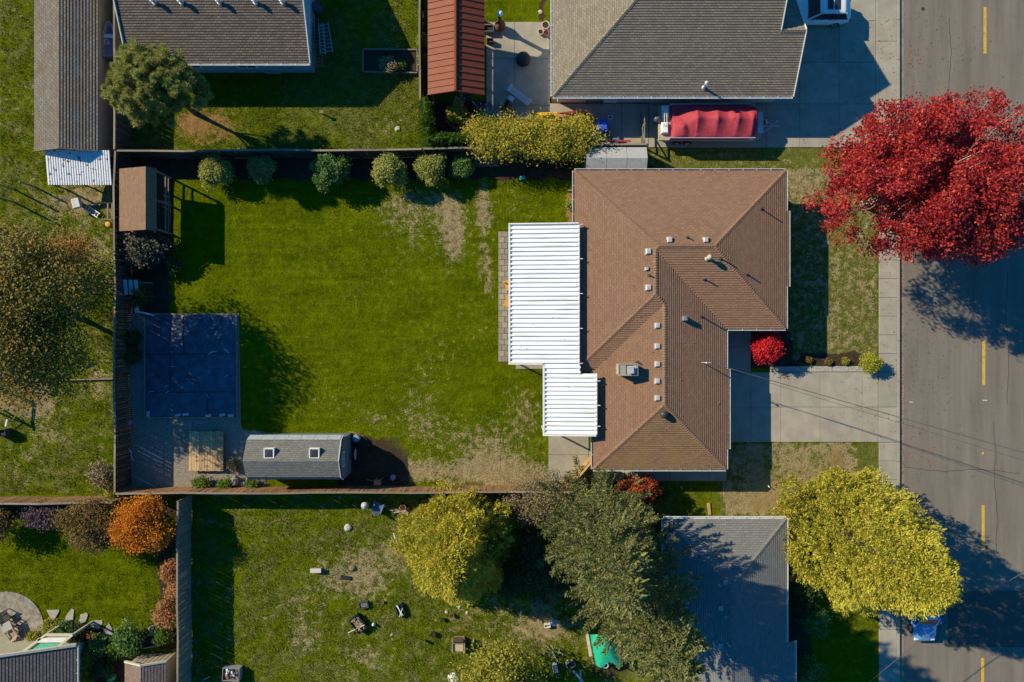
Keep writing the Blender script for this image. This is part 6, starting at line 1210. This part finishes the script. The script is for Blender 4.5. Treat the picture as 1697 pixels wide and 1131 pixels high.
# ---- patio of the grey-roofed house
fp = thing('fire_pit', 'round black covered fire pit on the shaded patio', 'fire pit', (*W(867, 99), .05)); x, y = W(867, 98, .5)
m = MB(); m.lathe(x, y, [(.35,.05),(.52,.3),(.55,.45)], 22); m.build('bowl', BLACK, fp); m = MB(); m.lathe(x, y, [(.56,.44),(.52,.6),(.38,.72),(.15,.78),(.03,.79)], 22); m.build('cover', M('black_cover', (.03,.032,.035), (.02,.022,.025), 5, .5), fp, smooth=True)
pot(904, 43, .28, .4, M('cream_pot', (.6,.52,.42), (.5,.43,.35), 5), 'flower_pot', 'large cream flower pot by the grey-roofed house wall', group='flower pots on the patio'); pot(896, 54, .2, .3, M('cream_pot', (.6,.52,.42)), 'flower_pot', 'small cream flower pot beside the red pot', group='flower pots on the patio'); pot(905, 56, .21, .32, M('red_pot', (.42,.1,.07), (.33,.08,.05), 5), 'flower_pot', 'red flower pot beside the cream pots', group='flower pots on the patio')
lc = thing('lounge_chair', 'slatted grey lounge chair on the shaded patio', 'lounge chair', (*W(860, 158, .35), .05), math.radians(-38))
for k in range(5): m = MB(); m.box(-.75, .75, -.24+.1*k, -.165+.1*k, .30, .33); m.build('slat', GALV, lc, local=True)
for s in (-1, 1):
    m = MB(); m.box(s*.88-.13, s*.88+.13, -.3, .3, .28, .4, .04); m.build('cushion', M('pale_cushion', (.5,.53,.55), (.42,.45,.47), 4), lc, local=True)
    for yy in (-.22, .22): m = MB(); m.box(s*.7-.03, s*.7+.03, yy-.03, yy+.03, 0, .3); m.build('leg', GALV, lc, local=True)
bb = thing('barbecue_cart', 'brown gas barbecue cart standing askew on the patio', 'barbecue', (*W(838, 178, .8), .05), math.radians(58))
m = MB(); m.box(-.5, .5, -.28, .28, .1, .8, .03); m.build('cabinet', M('bbq_brown', (.16,.1,.09), (.12,.075,.07), 4, .4), bb, local=True); m = MB(); m.loft([[(-.48,-.26*c,.8+.3*s),(.48,-.26*c,.8+.3*s)][::1]+[(.48,-.26*c+.001,.8+.3*s),(-.48,-.26*c+.001,.8+.3*s)] for c, s in ((1,0),(.9,.5),(.3,.9),(-.3,.9),(-.9,.5),(-1,0))]); m.build('hood', DARKMETAL, bb, local=True)
for s in (-1, 1): m = MB(); m.box(s*.72-.2, s*.72+.2, -.22, .22, .74, .78); m.build('side_shelf', GALV, bb, local=True)
sm = thing('chiminea', 'brown clay chiminea with white cowl at the patio edge', 'chimney', (*W(829, 46), .05)); x, y = W(829, 44, .4)
m = MB(); m.lathe(x, y, [(.2,.05),(.38,.3),(.4,.6),(.25,.9),(.13,1.1),(.11,2.2),(.14,2.25)], 16); m.build('body', M('chiminea_clay', (.16,.07,.045), (.11,.05,.03), 4), sm, smooth=True); m = MB(); m.lathe(x, y, [(.11,2.25),(.2,2.32),(.2,2.45),(.08,2.52)], 12); m.build('cowl', WHITEP, sm)
crate(810, 48, .7, .5, .5, 0, GREYWOOD, 'storage_box', 'grey storage box under the pergola edge', 'box', BLACK)
crate(812, 68, .5, .3, .45, 0, DARKWOOD, 'storage_box', 'dark box tucked under the pergola edge', 'box', BLACK)
for k, (px, py, mt, lb) in enumerate(((775,160,DARKMETAL,'dark garden chair in the shade at the pergola end'),(762,168,GREYMETAL,'grey garden chair beside the pergola post'),(790,178,DARKMETAL,'dark garden chair beside the barbecue cart'),(806,184,GREYMETAL,'grey garden chair beside the yellow shrubs'))): chair(px, py, k*1.3, mt, 'garden_chair', lb, group='chairs in the shade of the pergola')
pot(822, 193, .16, .25, M('pale_bucket', (.55,.55,.52)), 'bucket', 'pale bucket at the foot of the barbecue cart', 'bucket'); plank(((780,165,.6),(802,190,.6)), .04, .04, GALV, 'metal_pole', 'thin metal pole lying across the chairs', 'pole')
for k, (px, py, w, d, h, rot, mt, nm, lb, ct) in enumerate(((905,193,1.9,.55,.6,.02,YELLOWP,'potting_bench','orange-yellow bench behind the yellow shrub row','bench'),(905,190,.8,.2,.85,.0,M('amber', (.75,.42,.04)),'toy_slide','amber plastic piece lying on the orange bench','toy'),(974,196,1.0,.42,.55,.0,YELLOWP,'toy_box','yellow-orange toy box behind the shrub row','toy box'),(941,197,.8,.62,.75,.0,M('brick_red_cover', (.36,.12,.08), (.3,.09,.06), 4),'covered_cart','brick-red covered cart between the yellow pieces','cart'),(998,208,.82,.8,.9,.05,BLUEP,'recycling_bin','bright blue recycling bin beside the yellow shrubs','bin'))):
    x, y = W(px, py, h); t = thing(nm, lb, ct, (x, y, .045), rot); m = MB(); m.loft([[(-w/2*f,-d/2*f,z),(w/2*f,-d/2*f,z),(w/2*f,d/2*f,z),(-w/2*f,d/2*f,z)] for f, z in ((.88,0),(.96,h*.6),(1,h*.92))]); m.build('body', mt, t, local=True); m = MB(); m.loft([[(-w/2*f,-d/2*f,z),(w/2*f,-d/2*f,z),(w/2*f,d/2*f,z),(-w/2*f,d/2*f,z)] for f, z in ((1.03,h*.92),(1.03,h*.97),(.8,h*1.05))]); m.build('lid', mt, t, local=True)
um = thing('folded_umbrella', 'folded red parasol laid across the cart', 'umbrella', (*W(955, 187, 1.1), 1.0)); a = Vector((*W(925,188,1.1), 1.1)); b = Vector((*W(979,190,1.0), 1.0)); m = MB(); m.tube([a, a+(b-a)*.1, a+(b-a)*.45+Vector((0,.06,.02)), a+(b-a)*.9, b], [.02,.07,.16,.11,.03], 9); m.build('canopy', M('red_fabric', (.30,.03,.05), (.2,.02,.03), 4, .8, .02, 12), um); m = MB(); m.tube([a-(b-a)*.06, a+(b-a)*.1], .025, 6); m.build('pole', WHITEP, um)
barrel(1021, 232, .26, .35, GREYMETAL, 'metal_dome', 'grey metal drum behind the red pole', 'drum'); plank(((988,234,1.5),(1046,234,1.5)), .12, .09, M('red_pole', (.38,.04,.06), (.3,.03,.04), 3), 'red_pole', 'long red pole resting on top of the fence', 'pole')
crate(1011, 195, .3, .25, .3, 0, WHITEP, 'white_tub', 'small white tub on the side yard concrete', 'tub'); tb = thing('wire_bench', 'thin black wire bench at the back wall of the grey-roofed house', 'bench', (*W(985, 167, .4), .05)); x, y = W(985, 167, .4)
for k in range(6): m = MB(); m.box(x-.6, x+.6, y-.2+.08*k, y-.17+.08*k, .42, .45); m.build('slat', BLACK, tb)
for dx in (-.55, .55): m = MB(); m.box(x+dx-.02, x+dx+.02, y-.2, y+.22, .05, .42); m.build('leg', BLACK, tb)
stone(896, 20, .16, 'white_rock', 'small white rock in the soil beside the grey-roofed house', 13, M('pale_rock', (.5,.47,.42)))
# ---- far left yard
wb = thing('white_box', 'white square box on a pedestal below the metal lean-to', 'box', (*W(129, 338, .5), 0), .25)
m = MB(); m.box(-.12, .12, -.12, .12, 0, .5); m.build('pedestal', GREYWOOD, wb, local=True); m = MB(); m.box(-.3, .3, -.36, .36, .5, .78, .04); m.build('box', M('weathered_white', (.6,.62,.62), (.45,.47,.47), 3), wb, local=True)
ladder('short_ladder', 'short pale ladder lying on the dirt near the lean-to', (141,343), (164,358), .15, .2, .35, 6, WHITEP); plank(((140,342,.3),(170,336,.3)), .1, .06, GREYWOOD, 'loose_plank', 'grey plank lying beside the short ladder', 'plank')
sw_ = thing('timber_frame', 'low square timber frame against the back fence', 'frame', (*W(178, 348, .4), 0))
for a, b in (((169,336),(187,336)),((170,364),(187,364)),((179,336),(179,364)),((186,336),(186,364))): m = MB(); m.bar((*W(*a,.4),.4), (*W(*b,.4),.4), .09, .09); m.build('timber', GREYWOOD, sw_)
for a in ((170,336),(170,364),(186,336),(186,364)): m = MB(); x, y = W(*a, .2); m.box(x-.04, x+.04, y-.04, y+.04, 0, .36); m.build('leg', GREYWOOD, sw_)
barrel(179, 372, .19, .35, YELLOWP, 'orange_bucket', 'orange bucket by the back fence', 'bucket')
for k, (px, py, h, lb) in enumerate(((3,330,2.6,'leaning grey post at the left edge of the far yard'),(4,308,2.2,'slender post at the left edge below the long shed'),(45,306,1.6,'short clothes post below the lean-to'))): m = MB(); x, y = W(px, py, h/2); m.box(x-.05, x+.05, y-.05, y+.05, -.02, h); tag(m.build('yard_post', GREYWOOD), lb, 'post')
sg = thing('swing_frame', 'timber swing frame over the bare earth at the left edge', 'swing', (*W(-4, 645), 0))
for gy in (632, 672): 
    for dx in (-.5, .5): m = MB(); x, y = GX(-18), GY(gy); m.bar((x+dx,y,0),(x,y,2.2),.1); m.build('leg', GREYWOOD, sg)
m = MB(); m.bar((GX(-18),GY(628),2.2),(GX(-18),GY(676),2.2),.12); m.build('beam', GREYWOOD, sg)
m = MB(); m.bar(gp3(-60,634,.1), gp3(190,628,.1), .08, .16); tag(m.build('yard_edging', GREYWOOD), 'long low timber edging crossing the far left yard', 'edging')
plank(((9,707,.3),(12,694,.5)), .12, .03, WHITEP, 'white_board', 'small white board standing in the far left yard', 'board'); crate(3, 718, .8, .5, .7, .2, DARKWOOD, 'dark_box', 'dark wooden box at the left edge of the yard', 'box', BLACK)
# ---- bottom-left garden
pg = thing('white_pergola', 'white-framed pergola with a turquoise roof panel beside the corner house', 'pergola', (*W(75, 1066, 2.2), 0))
cs = [W(34,1083,2.3), W(76,1052,2.3), W(121,1052,2.3), W(85,1081,2.3)]
for i in range(4): a, b = cs[i], cs[(i+1) % 4]; m = MB(); m.bar((*a,2.3+.004*i),(*b,2.3+.004*i),.14,.14); m.build('beam', CRM, pg)
a = ((cs[0][0]*.3+cs[1][0]*.7), (cs[0][1]*.3+cs[1][1]*.7)); b = ((cs[3][0]*.3+cs[2][0]*.7), (cs[3][1]*.3+cs[2][1]*.7)); m = MB(); m.bar((*a,2.33),(*b,2.33),.3,.08); m.build('cross_beam', WHITEP, pg)
for c in cs: m = MB(); m.box(c[0]-.06, c[0]+.06, c[1]-.06, c[1]+.06, -.01, 2.25); m.build('post', CRM, pg)
f = lambda s, u: ((cs[0][0]*(1-s)+cs[1][0]*s)*(1-u)+(cs[3][0]*(1-s)+cs[2][0]*s)*u, (cs[0][1]*(1-s)+cs[1][1]*s)*(1-u)+(cs[3][1]*(1-s)+cs[2][1]*s)*u)
m = MB(); m.prism([f(.05,.1), f(.05,.86), f(.56,.86), f(.56,.1)], 2.20, 2.235); m.build('turquoise_panel', M('turquoise_vinyl', (.1,.48,.36), (.08,.42,.31), 3, .5), pg)
m = MB(); m.prism([f(.72,.03), f(.72,.97), f(.97,.97), f(.97,.03)], 2.24, 2.28); m.build('roof_board', M('tan_board', (.4,.34,.25)), pg)
pt = thing('planter', 'angular raised planter of pale boards in front of the potting shed', 'planter', (*W(252, 1064), 0)); pp = [W(224,1070,.55), W(238,1075,.55), W(266,1070,.55), W(286,1055,.55), W(246,1053,.55)]
for i in range(5): a, b = pp[i], pp[(i+1) % 5]; m = MB(); m.bar((*a,.27),(*b,.27),.07,.56+.006*i); m.build('side_board', M('tan_board', (.4,.34,.25)), pt)
cxp = sum(p[0] for p in pp)/5; cyp = sum(p[1] for p in pp)/5; m = MB(); m.prism([(cxp+(p[0]-cxp)*.93, cyp+(p[1]-cyp)*.93) for p in pp], -.01, .4); m.build('soil', SOILM, pt)
chair(8, 1022, .6, DARKMETAL, 'patio_chair', 'dark metal chair on the garden patio', sw=.6); chair(20, 1050, 2.2, M('tan_fabric', (.35,.28,.2), (.3,.24,.17), 5), 'patio_chair', 'tan chair on the garden patio beside the dark chair', DARKMETAL, sw=.6); crate(20, 1064, .6, .6, .4, 0, GREYWOOD, 'patio_stool', 'square wooden stool on the garden patio', 'stool', GREYWOOD)
tbx, tby = W(10, 1040, .7); tb = thing('patio_table', 'low stone-topped table on the garden patio', 'table', (tbx, tby, .04), .4); m = MB(); m.box(-.4, .4, -.3, .3, .55, .62, .02); m.build('top', STONE, tb, local=True)
for a in (-.3, .3):
    for b in (-.2, .2): m = MB(); m.box(a-.03, a+.03, b-.03, b+.03, 0, .55); m.build('leg', DARKMETAL, tb, local=True)
stone(245, 903, .35, 'garden_rock', 'grey rock at the foot of the orange maple', 14); stone(258, 908, .3, 'garden_rock', 'flat pale rock beside the grey rock under the orange maple', 15, h=.4); stone(252, 1043, .3, 'garden_rock', 'pale rock beside the planter', 16)
m = MB(); x, y = W(180, 1126, .5); m.loft([[(x+.4*f*math.cos(t), y+.28*f*math.sin(t), z) for t in np.linspace(0,6.283,10,endpoint=False)] for f, z in ((.8,0),(1,.3),(.4,.6),(.05,.72))]); tag(m.build('green_tarp_bundle', M('green_tarp', (.02,.36,.2), (.015,.28,.15), 4, .5, .03, 6)), 'green tarp bundle beside the potting shed', 'tarp')
m = MB(); a = W(176, 1073, .8); b = W(126, 1104, .8); m.bar((*a,.4),(*b,.4),.08,.8); tag(m.build('low_wall', CRM), 'low cream garden wall beside the corner house', 'wall')
# ---- bottom yard clutter
kettle(605, 838, .3, M('grey_enamel', (.42,.43,.45), (.35,.36,.38), 4, .35), 'kettle_grill', 'grey kettle grill in the shade of the board fence'); kettle(918, 1031, .3, M('grey_enamel', (.42,.43,.45)), 'kettle_grill', 'grey kettle grill beside the large spruces'); crate(907, 1037, .45, .25, .35, .1, WHITEP, 'white_tub', 'white tub beside the grey kettle grill', 'tub')
chair(627, 840, 1.2, M('blue_fabric', (.12,.2,.33), (.09,.15,.26), 5), 'folding_chair', 'blue folding chair in the shade of the fence', DARKMETAL); 
crate(670, 846, .75, .5, .22, 0, M('light_wood', (.42,.28,.15), (.34,.22,.11), 4), 'wooden_stand', 'low light-wood stand below the terracotta pot', 'stand', M('light_wood', (.42,.28,.15))); pot(668, 841, .22, .32, TERRA, 'terracotta_pot', 'terracotta pot on the low wooden stand', z=.2)
for k, (a, b) in enumerate((((646,846),(690,851)),((650,850),(688,845)),((655,844),(684,853)))): m = MB(); m.tube([(*W(*a,.1),.06+.05*k), (*W((a[0]+b[0])/2,(a[1]+b[1])/2+1,.15),.1+.05*k), (*W(*b,.1),.06+.05*k)], [.03,.05,.02], 6); tag(m.build('fallen_branch', PALEBARK), 'pale fallen branch in front of the wooden stand, %s' % ['lowest','middle','topmost'][k]+' of the crossed three', 'branch', 'branches by the wooden stand')
m = MB(); x, y = W(523, 946, .35); m.box(x-.4, x+.4, y-.16, y+.16, .34, .38); m.box(x-.34, x-.28, y-.1, y+.1, 0, .34); m.box(x+.28, x+.34, y-.1, y+.1, 0, .34); tag(m.build('white_bench', M('whitewashed_wood', (.62,.56,.5), (.5,.45,.4), 5)), 'small whitewashed bench on the rough lawn', 'bench')
m = MB(); x, y = W(573, 958, .05); m.box(x-.4, x+.4, y-.14, y+.14, -.01, .1, .03, rot=-.1); tag(m.build('black_mat', BLACK), 'black rubber mat on the rough lawn', 'mat'); stone(584, 942, .25, 'lawn_stone', 'brown stone beside the black mat', 17, M('brown_rock', (.22,.17,.11), (.14,.1,.07), 5)); stone(576, 875, .28, 'lawn_stone', 'pale stone near the top of the rough lawn', 18, M('pale_rock', (.5,.47,.42)))
crate(603, 1003, .68, .48, .22, .2, M('dark_grey_plastic', (.07,.075,.085), (.05,.055,.06), 4), 'plastic_tray', 'dark plastic tray with grey base on the rough lawn', 'tray', M('tray_grey', (.16,.15,.14)))
tubt = crate(594, 1034, 1.25, .8, .42, math.radians(-50), BLACK, 'firewood_tub', 'black tub filled with split firewood', 'tub', M('wood_chips', (.34,.25,.15), (.1,.07,.04), 10, .9, .05, 14, lo=.4, hi=.6))
for k in range(26): m = MB(); a = R.uniform(0, 3.14); x, y = R.uniform(-.48,.48), R.uniform(-.27,.27); l = R.uniform(.08,.18); m.bar((x-l*math.cos(a),y-l*math.sin(a)*.6,.33+R.uniform(0,.1)),(x+l*math.cos(a),y+l*math.sin(a)*.6,.34+R.uniform(0,.1)),.06,.05); m.build('log', M('split_log', (.4,.3,.18), (.28,.2,.11), 6, rnd=.3), tubt, local=True)
plank(((577,1049,.2),(604,1036,.5)), .05, .04, M('pale_stick', (.6,.56,.5)), 'pale_pole', 'pale pole propped on the firewood tub', 'pole'); m = MB(); x, y = W(619, 1036, .2); m.lathe(x, y, [(.12,0),(.13,.2),(.06,.3),(.03,.36)], 12); tag(m.build('watering_jug', M('pale_plastic', (.55,.6,.55), (.5,.54,.5), 4, .5), smooth=True), 'pale plastic jug beside the firewood tub', 'jug')
for k, (px, py, mt, lb) in enumerate(((625,997,DARKMETAL,'dark small pot on the dry patch'),(630,998,M('blue_pot', (.08,.14,.3)),'small blue pot beside the dark pot on the dry patch'),(634,998,YELLOWP,'small yellow pot beside the blue pot'))): pot(px, py, .1, .16, mt, 'small_pot', lb)
ct = crate(663, 1011, .9, .55, .3, math.radians(-72), M('green_black', (.03,.06,.04), (.02,.04,.03), 4), 'stick_crate', 'dark crate holding crossed white sticks', 'crate', BLACK)
for a, b in (((-.45,-.15),(.42,.12)),((-.4,-.05),(.45,.0)),((.45,-.2),(-.1,.25))): m = MB(); m.bar((*a,.32),(*b,.34),.045); m.build('white_stick', WHITEP, ct, local=True)
plank(((652,884,.3),(658,904,.1)), .07, .03, WHITEP, 'white_stake', 'white stake leaning beside the golden cypress', 'stake')
for k, (px, py, h, lb) in enumerate(((648,1045,1.9,'bird feeder pole in the rough lawn below the crossed sticks'),(605,886,1.7,'thin shepherd hook pole near the white stake'),(626,959,1.6,'thin garden pole in the dry patch'))):
    x, y = W(px, py, h*.5); t = thing('garden_pole', lb, 'pole', (x, y, 0)); m = MB(); m.tube([(x,y,0),(x,y,h),(x+.12,y,h+.1),(x+.22,y,h)], .018, 6); m.build('hook', DARKMETAL, t)
    if k == 0: m = MB(); m.lathe(x+.22, y, [(.1,h-.35),(.1,h-.1),(.14,h-.08),(.02,h+.02)], 10); m.build('feeder', GREYWOOD, t)
pot(718, 1051, .2, .3, BLACK, 'black_pot', 'black plant pot alone on the rough lawn'); pot(734, 1027, .15, .22, BLACK, 'black_pot', 'small black pot below the golden cypress'); pot(749, 1020, .17, .25, M('olive_pot', (.2,.17,.08)), 'olive_pot', 'olive pot beside the small black pot'); 
for k, (px, py) in enumerate(((740,1015),(761,1007),(774,1016))): stone(px, py, .13, 'white_stone', 'small white stone below the golden cypress, %s' % ['beside the small black pot','furthest from the olive pot','beside the wooden compost box side'][k], 30+k, M('pale_rock', (.5,.47,.42))); 
for o in bpy.data.objects:
    if o.name.startswith('white_stone'): o['group'] = 'white stones below the golden cypress'
wc = thing('wooden_composter', 'tan wooden compost box with dark hood on the rough lawn', 'compost box', (*W(760, 1068, .7), 0)); x, y = W(760, 1068, .7)
m = MB(); m.box(x-.4, x+.4, y-.55, y+.3, 0, .7); m.build('box', M('tan_wood', (.36,.28,.17), (.28,.21,.13), 4), wc); m = MB(); m.box(x-.33, x+.33, y-.48, y+.0, .7, .73); m.build('lid_panel', M('pale_tan', (.5,.4,.24), (.42,.33,.2), 5), wc)
for a, b in (((-.44,-.55),(-.44,.45)),((.44,-.55),(.44,.45)),((-.44,.12),(.44,.12))): m = MB(); m.bar((x+a[0],y+a[1],.78),(x+b[0],y+b[1],.78),.08,.1); m.build('frame_bar', GREYWOOD, wc)
m = MB(); m.loft([[(x-.36,y+.32-.0+.2*math.cos(t),.7+.28*math.sin(t)),(x+.36,y+.32+.2*math.cos(t),.7+.28*math.sin(t))] + [(x+.36,y+.32+.19*math.cos(t),.7+.27*math.sin(t)),(x-.36,y+.32+.19*math.cos(t),.7+.27*math.sin(t))] for t in np.linspace(0, 3.14, 8)]); m.build('hood', DARKWOOD, wc)
chair(813, 962, -.5, M('red_chair', (.4,.07,.05), (.32,.05,.04), 4), 'lawn_chair', 'red slatted lawn chair in the shade beside the golden cypress', DARKMETAL); plank(((803,956,.5),(808,972,.3)), .16, .04, M('teal_board', (.2,.4,.42)), 'teal_board', 'teal board propped beside the red lawn chair', 'board')
barrel(893, 998, .32, .6, BLACK, 'black_tub', 'round black tub beside the green bucket', 'tub', M('tub_soil', (.2,.16,.13))); barrel(906, 1005, .2, .4, M('green_plastic', (.02,.3,.09), (.015,.24,.07), 4), 'green_bucket', 'green bucket beside the round black tub', 'bucket'); barrel(927, 960, .14, .3, GALV, 'metal_can', 'pale metal can in the shade of the spruces', 'can')
gc = thing('green_play_cover', 'bright green tarp over a timber play frame under the spruces', 'tarp', (*W(995, 1085), 0)); vs_ = []; fs_ = []
for j in range(13):
    for i in range(13):
        u, w_ = i/12, j/12; px = 976+12*w_+44*u; py = 1052+50*w_+5*math.sin(9*u)*w_; z = .9+.5*math.sin(math.pi*u)*(.5+.5*math.sin(math.pi*w_))+.05*math.sin(i*1.7+j*2.1); vs_.append((*W(px, py, z), z))
for j in range(12):
    for i in range(12): a = j*13+i; fs_.append((a, a+1, a+14, a+13))
m = MB(); m.add(vs_, fs_); m.build('cover', M('bright_green_tarp', (.02,.42,.25), (.015,.36,.2), 3, .5, .02, 6), gc, smooth=True, fixn=True)
m = MB(); m.bar((*W(972,1048,1.0),1.0),(*W(979,1088,1.0),1.0),.22,.06); m.build('pale_board', M('pale_board', (.6,.52,.38), (.5,.43,.32), 4), gc)
for p in ((974,1052),(982,1095),(1016,1056),(1024,1104)): x, y = W(*p, .4); m = MB(); m.box(x-.04, x+.04, y-.04, y+.04, 0, .85); m.build('post', GREYWOOD, gc)
m = MB(); x, y = W(1004, 1104, .2); m.tube([(x+.2*math.cos(a), y+.2*math.sin(a), .12) for a in np.linspace(0,6.283,16)], .05, 6); tag(m.build('hose_ring', M('blue_hose', (.2,.45,.65))), 'blue hose ring beside the green tarp', 'hose')
crate(920, 1108, .35, .6, .45, .15, M('pale_blue_box', (.35,.45,.52), (.28,.37,.43), 4), 'blue_box', 'pale blue plastic box beside the yellow-green tree', 'box', GALV); crate(946, 1102, .6, .45, .4, .6, M('slate_box', (.2,.22,.26), (.16,.18,.21), 4), 'slate_box', 'slate-grey box among debris below the spruces', 'box', BLACK); crate(940, 1098, .2, .2, .3, .2, WHITEP, 'white_tub', 'small white tub beside the slate-grey box', 'tub')
plank(((950,1112,.3),(966,1130,.3)), .14, .06, GALV, 'metal_strip', 'pale metal strip lying below the slate-grey box', 'strip'); plank(((962,1130,.4),(962,1110,.4)), .12, .06, GALV, 'metal_strip', 'upright pale metal strip beside the other strip', 'strip')
for k in range(9):
    a = k*.7; x, y = W(921+6*math.cos(a), 1083+5*math.sin(a), .2); m = MB(); m.tube([(x,y,.05),(x+.4*math.cos(a*2.1),y+.35*math.sin(a*1.7),.35+.05*k),(x+.75*math.cos(a*2.1),y+.6*math.sin(a*1.7),.3)], [.035,.025,.012], 5); tag(m.build('brush_stick', PALEBARK), 'grey stick in the brush heap beside the yellow-green tree', 'stick', 'brush heap sticks')
stone(752, 1126, .5, 'white_bag', 'white sack at the foot of the yellow-green tree', 40, M('white_sack', (.68,.66,.62), (.58,.56,.52), 4), .8, 'sack')
sc_ = crate(384, 1117, 1.25, .95, .6, -.05, M('mesh_grey', (.3,.3,.3), (.24,.24,.24), 4), 'scrap_bin', 'grey bin of mixed scrap in the fence shade', 'bin', M('scrap', (.35,.22,.16), (.08,.08,.1), 9, .7, .05, 10, lo=.42, hi=.58))
for k in range(22): m = MB(); x, y = R.uniform(-.5,.5), R.uniform(-.35,.35); m.box(x-.09, x+.09, y-.05, y+.07, .38, .5+R.uniform(0,.15), .02, rot=R.uniform(0,3)); m.build('scrap_piece', [TERRA, GALV, BLACK, GREYWOOD, WHITEP][k % 5], sc_, local=True)
plank(((335,1128,.2),(348,1122,.3)), .06, .05, GALV, 'metal_strip', 'thin pale metal strip near the scrap bin', 'strip')
# ---- strip by the street and side yard
plank(((1174,834,.05),(1176,853,.05)), .22, .08, M('light_wood', (.42,.28,.15)), 'short_plank', 'short tan plank standing on the side lawn', 'plank'); 
for k, (px, py, lb) in enumerate(((1311,806,'small white marker stake at the end of the golden cypress bed'),(1272,804,'small white marker stake in the shade line of the house'),(1128,806,'tiny white path light on the side lawn'))): plank(((px,py,.0),(px+3,py+4,.35)), .07, .04, WHITEP, 'marker_stake', lb, 'stake')
m = MB(); m.bar((*W(1108,859,.4),.4),(*W(1183,859,.4),.4),.08,.08); tag(m.build('side_pipe', GALV), 'white pipe lying along the eave of the shaded house', 'pipe')
for k in range(3): m = MB(); a = W(966+5*k, 781+6*k, .3); b = W(981+3*k, 790+6*k, .3); m.bar((*a,.3),(*b,.3),.06,.05); tag(m.build('leaning_rail', GALV), 'pale rail in the shade behind the side gate, %s' % ['against the gate','middle of the three','furthest from the gate'][k], 'rail', 'rails behind the side gate')
# ---- overhead cables
def cable(name, label, a, b, r=.018, sag=.6, group=None):
    a, b = Vector(a), Vector(b); n = 26; m = MB(); m.tube([a+(b-a)*i/n-Vector((0,0,sag*4*(i/n)*(1-i/n))) for i in range(n+1)], r, 5); o = m.build(name, M('cable', (.10,.10,.10), (.07,.07,.07), 5, .6)); return tag(o, label, 'cable', group)
e1 = (*W(1760, 768, 7.2), 7.2)
cable('service_cable', 'thick twisted power cable from roof mast to the street', (mast_top[0]+.3, mast_top[1], mast_top[2]), e1, .024)
cable('service_cable', 'thin telephone cable running below the twisted power cable', (mast_top[0], mast_top[1], mast_top[2]-.4), (e1[0], e1[1]-.5, 6.3), .014)
cable('service_cable', 'power cable crossing the street beside the blue hatchback', (*W(1430, 1140, 5.5), 5.5), (*W(1760, 912, 7.0), 7.0), .022)

litter('roof_debris', 'leaf scraps and twigs lying on the brown roof and white patio cover', 70, lambda n: np.stack([rng.uniform(850, 1180, n), rng.uniform(320, 740, n)], -1), .1, L_FALL, lambda g: np.array([(3.36 if 848 < a < 950 else roofz(a, b)+.03) for a, b in g]))
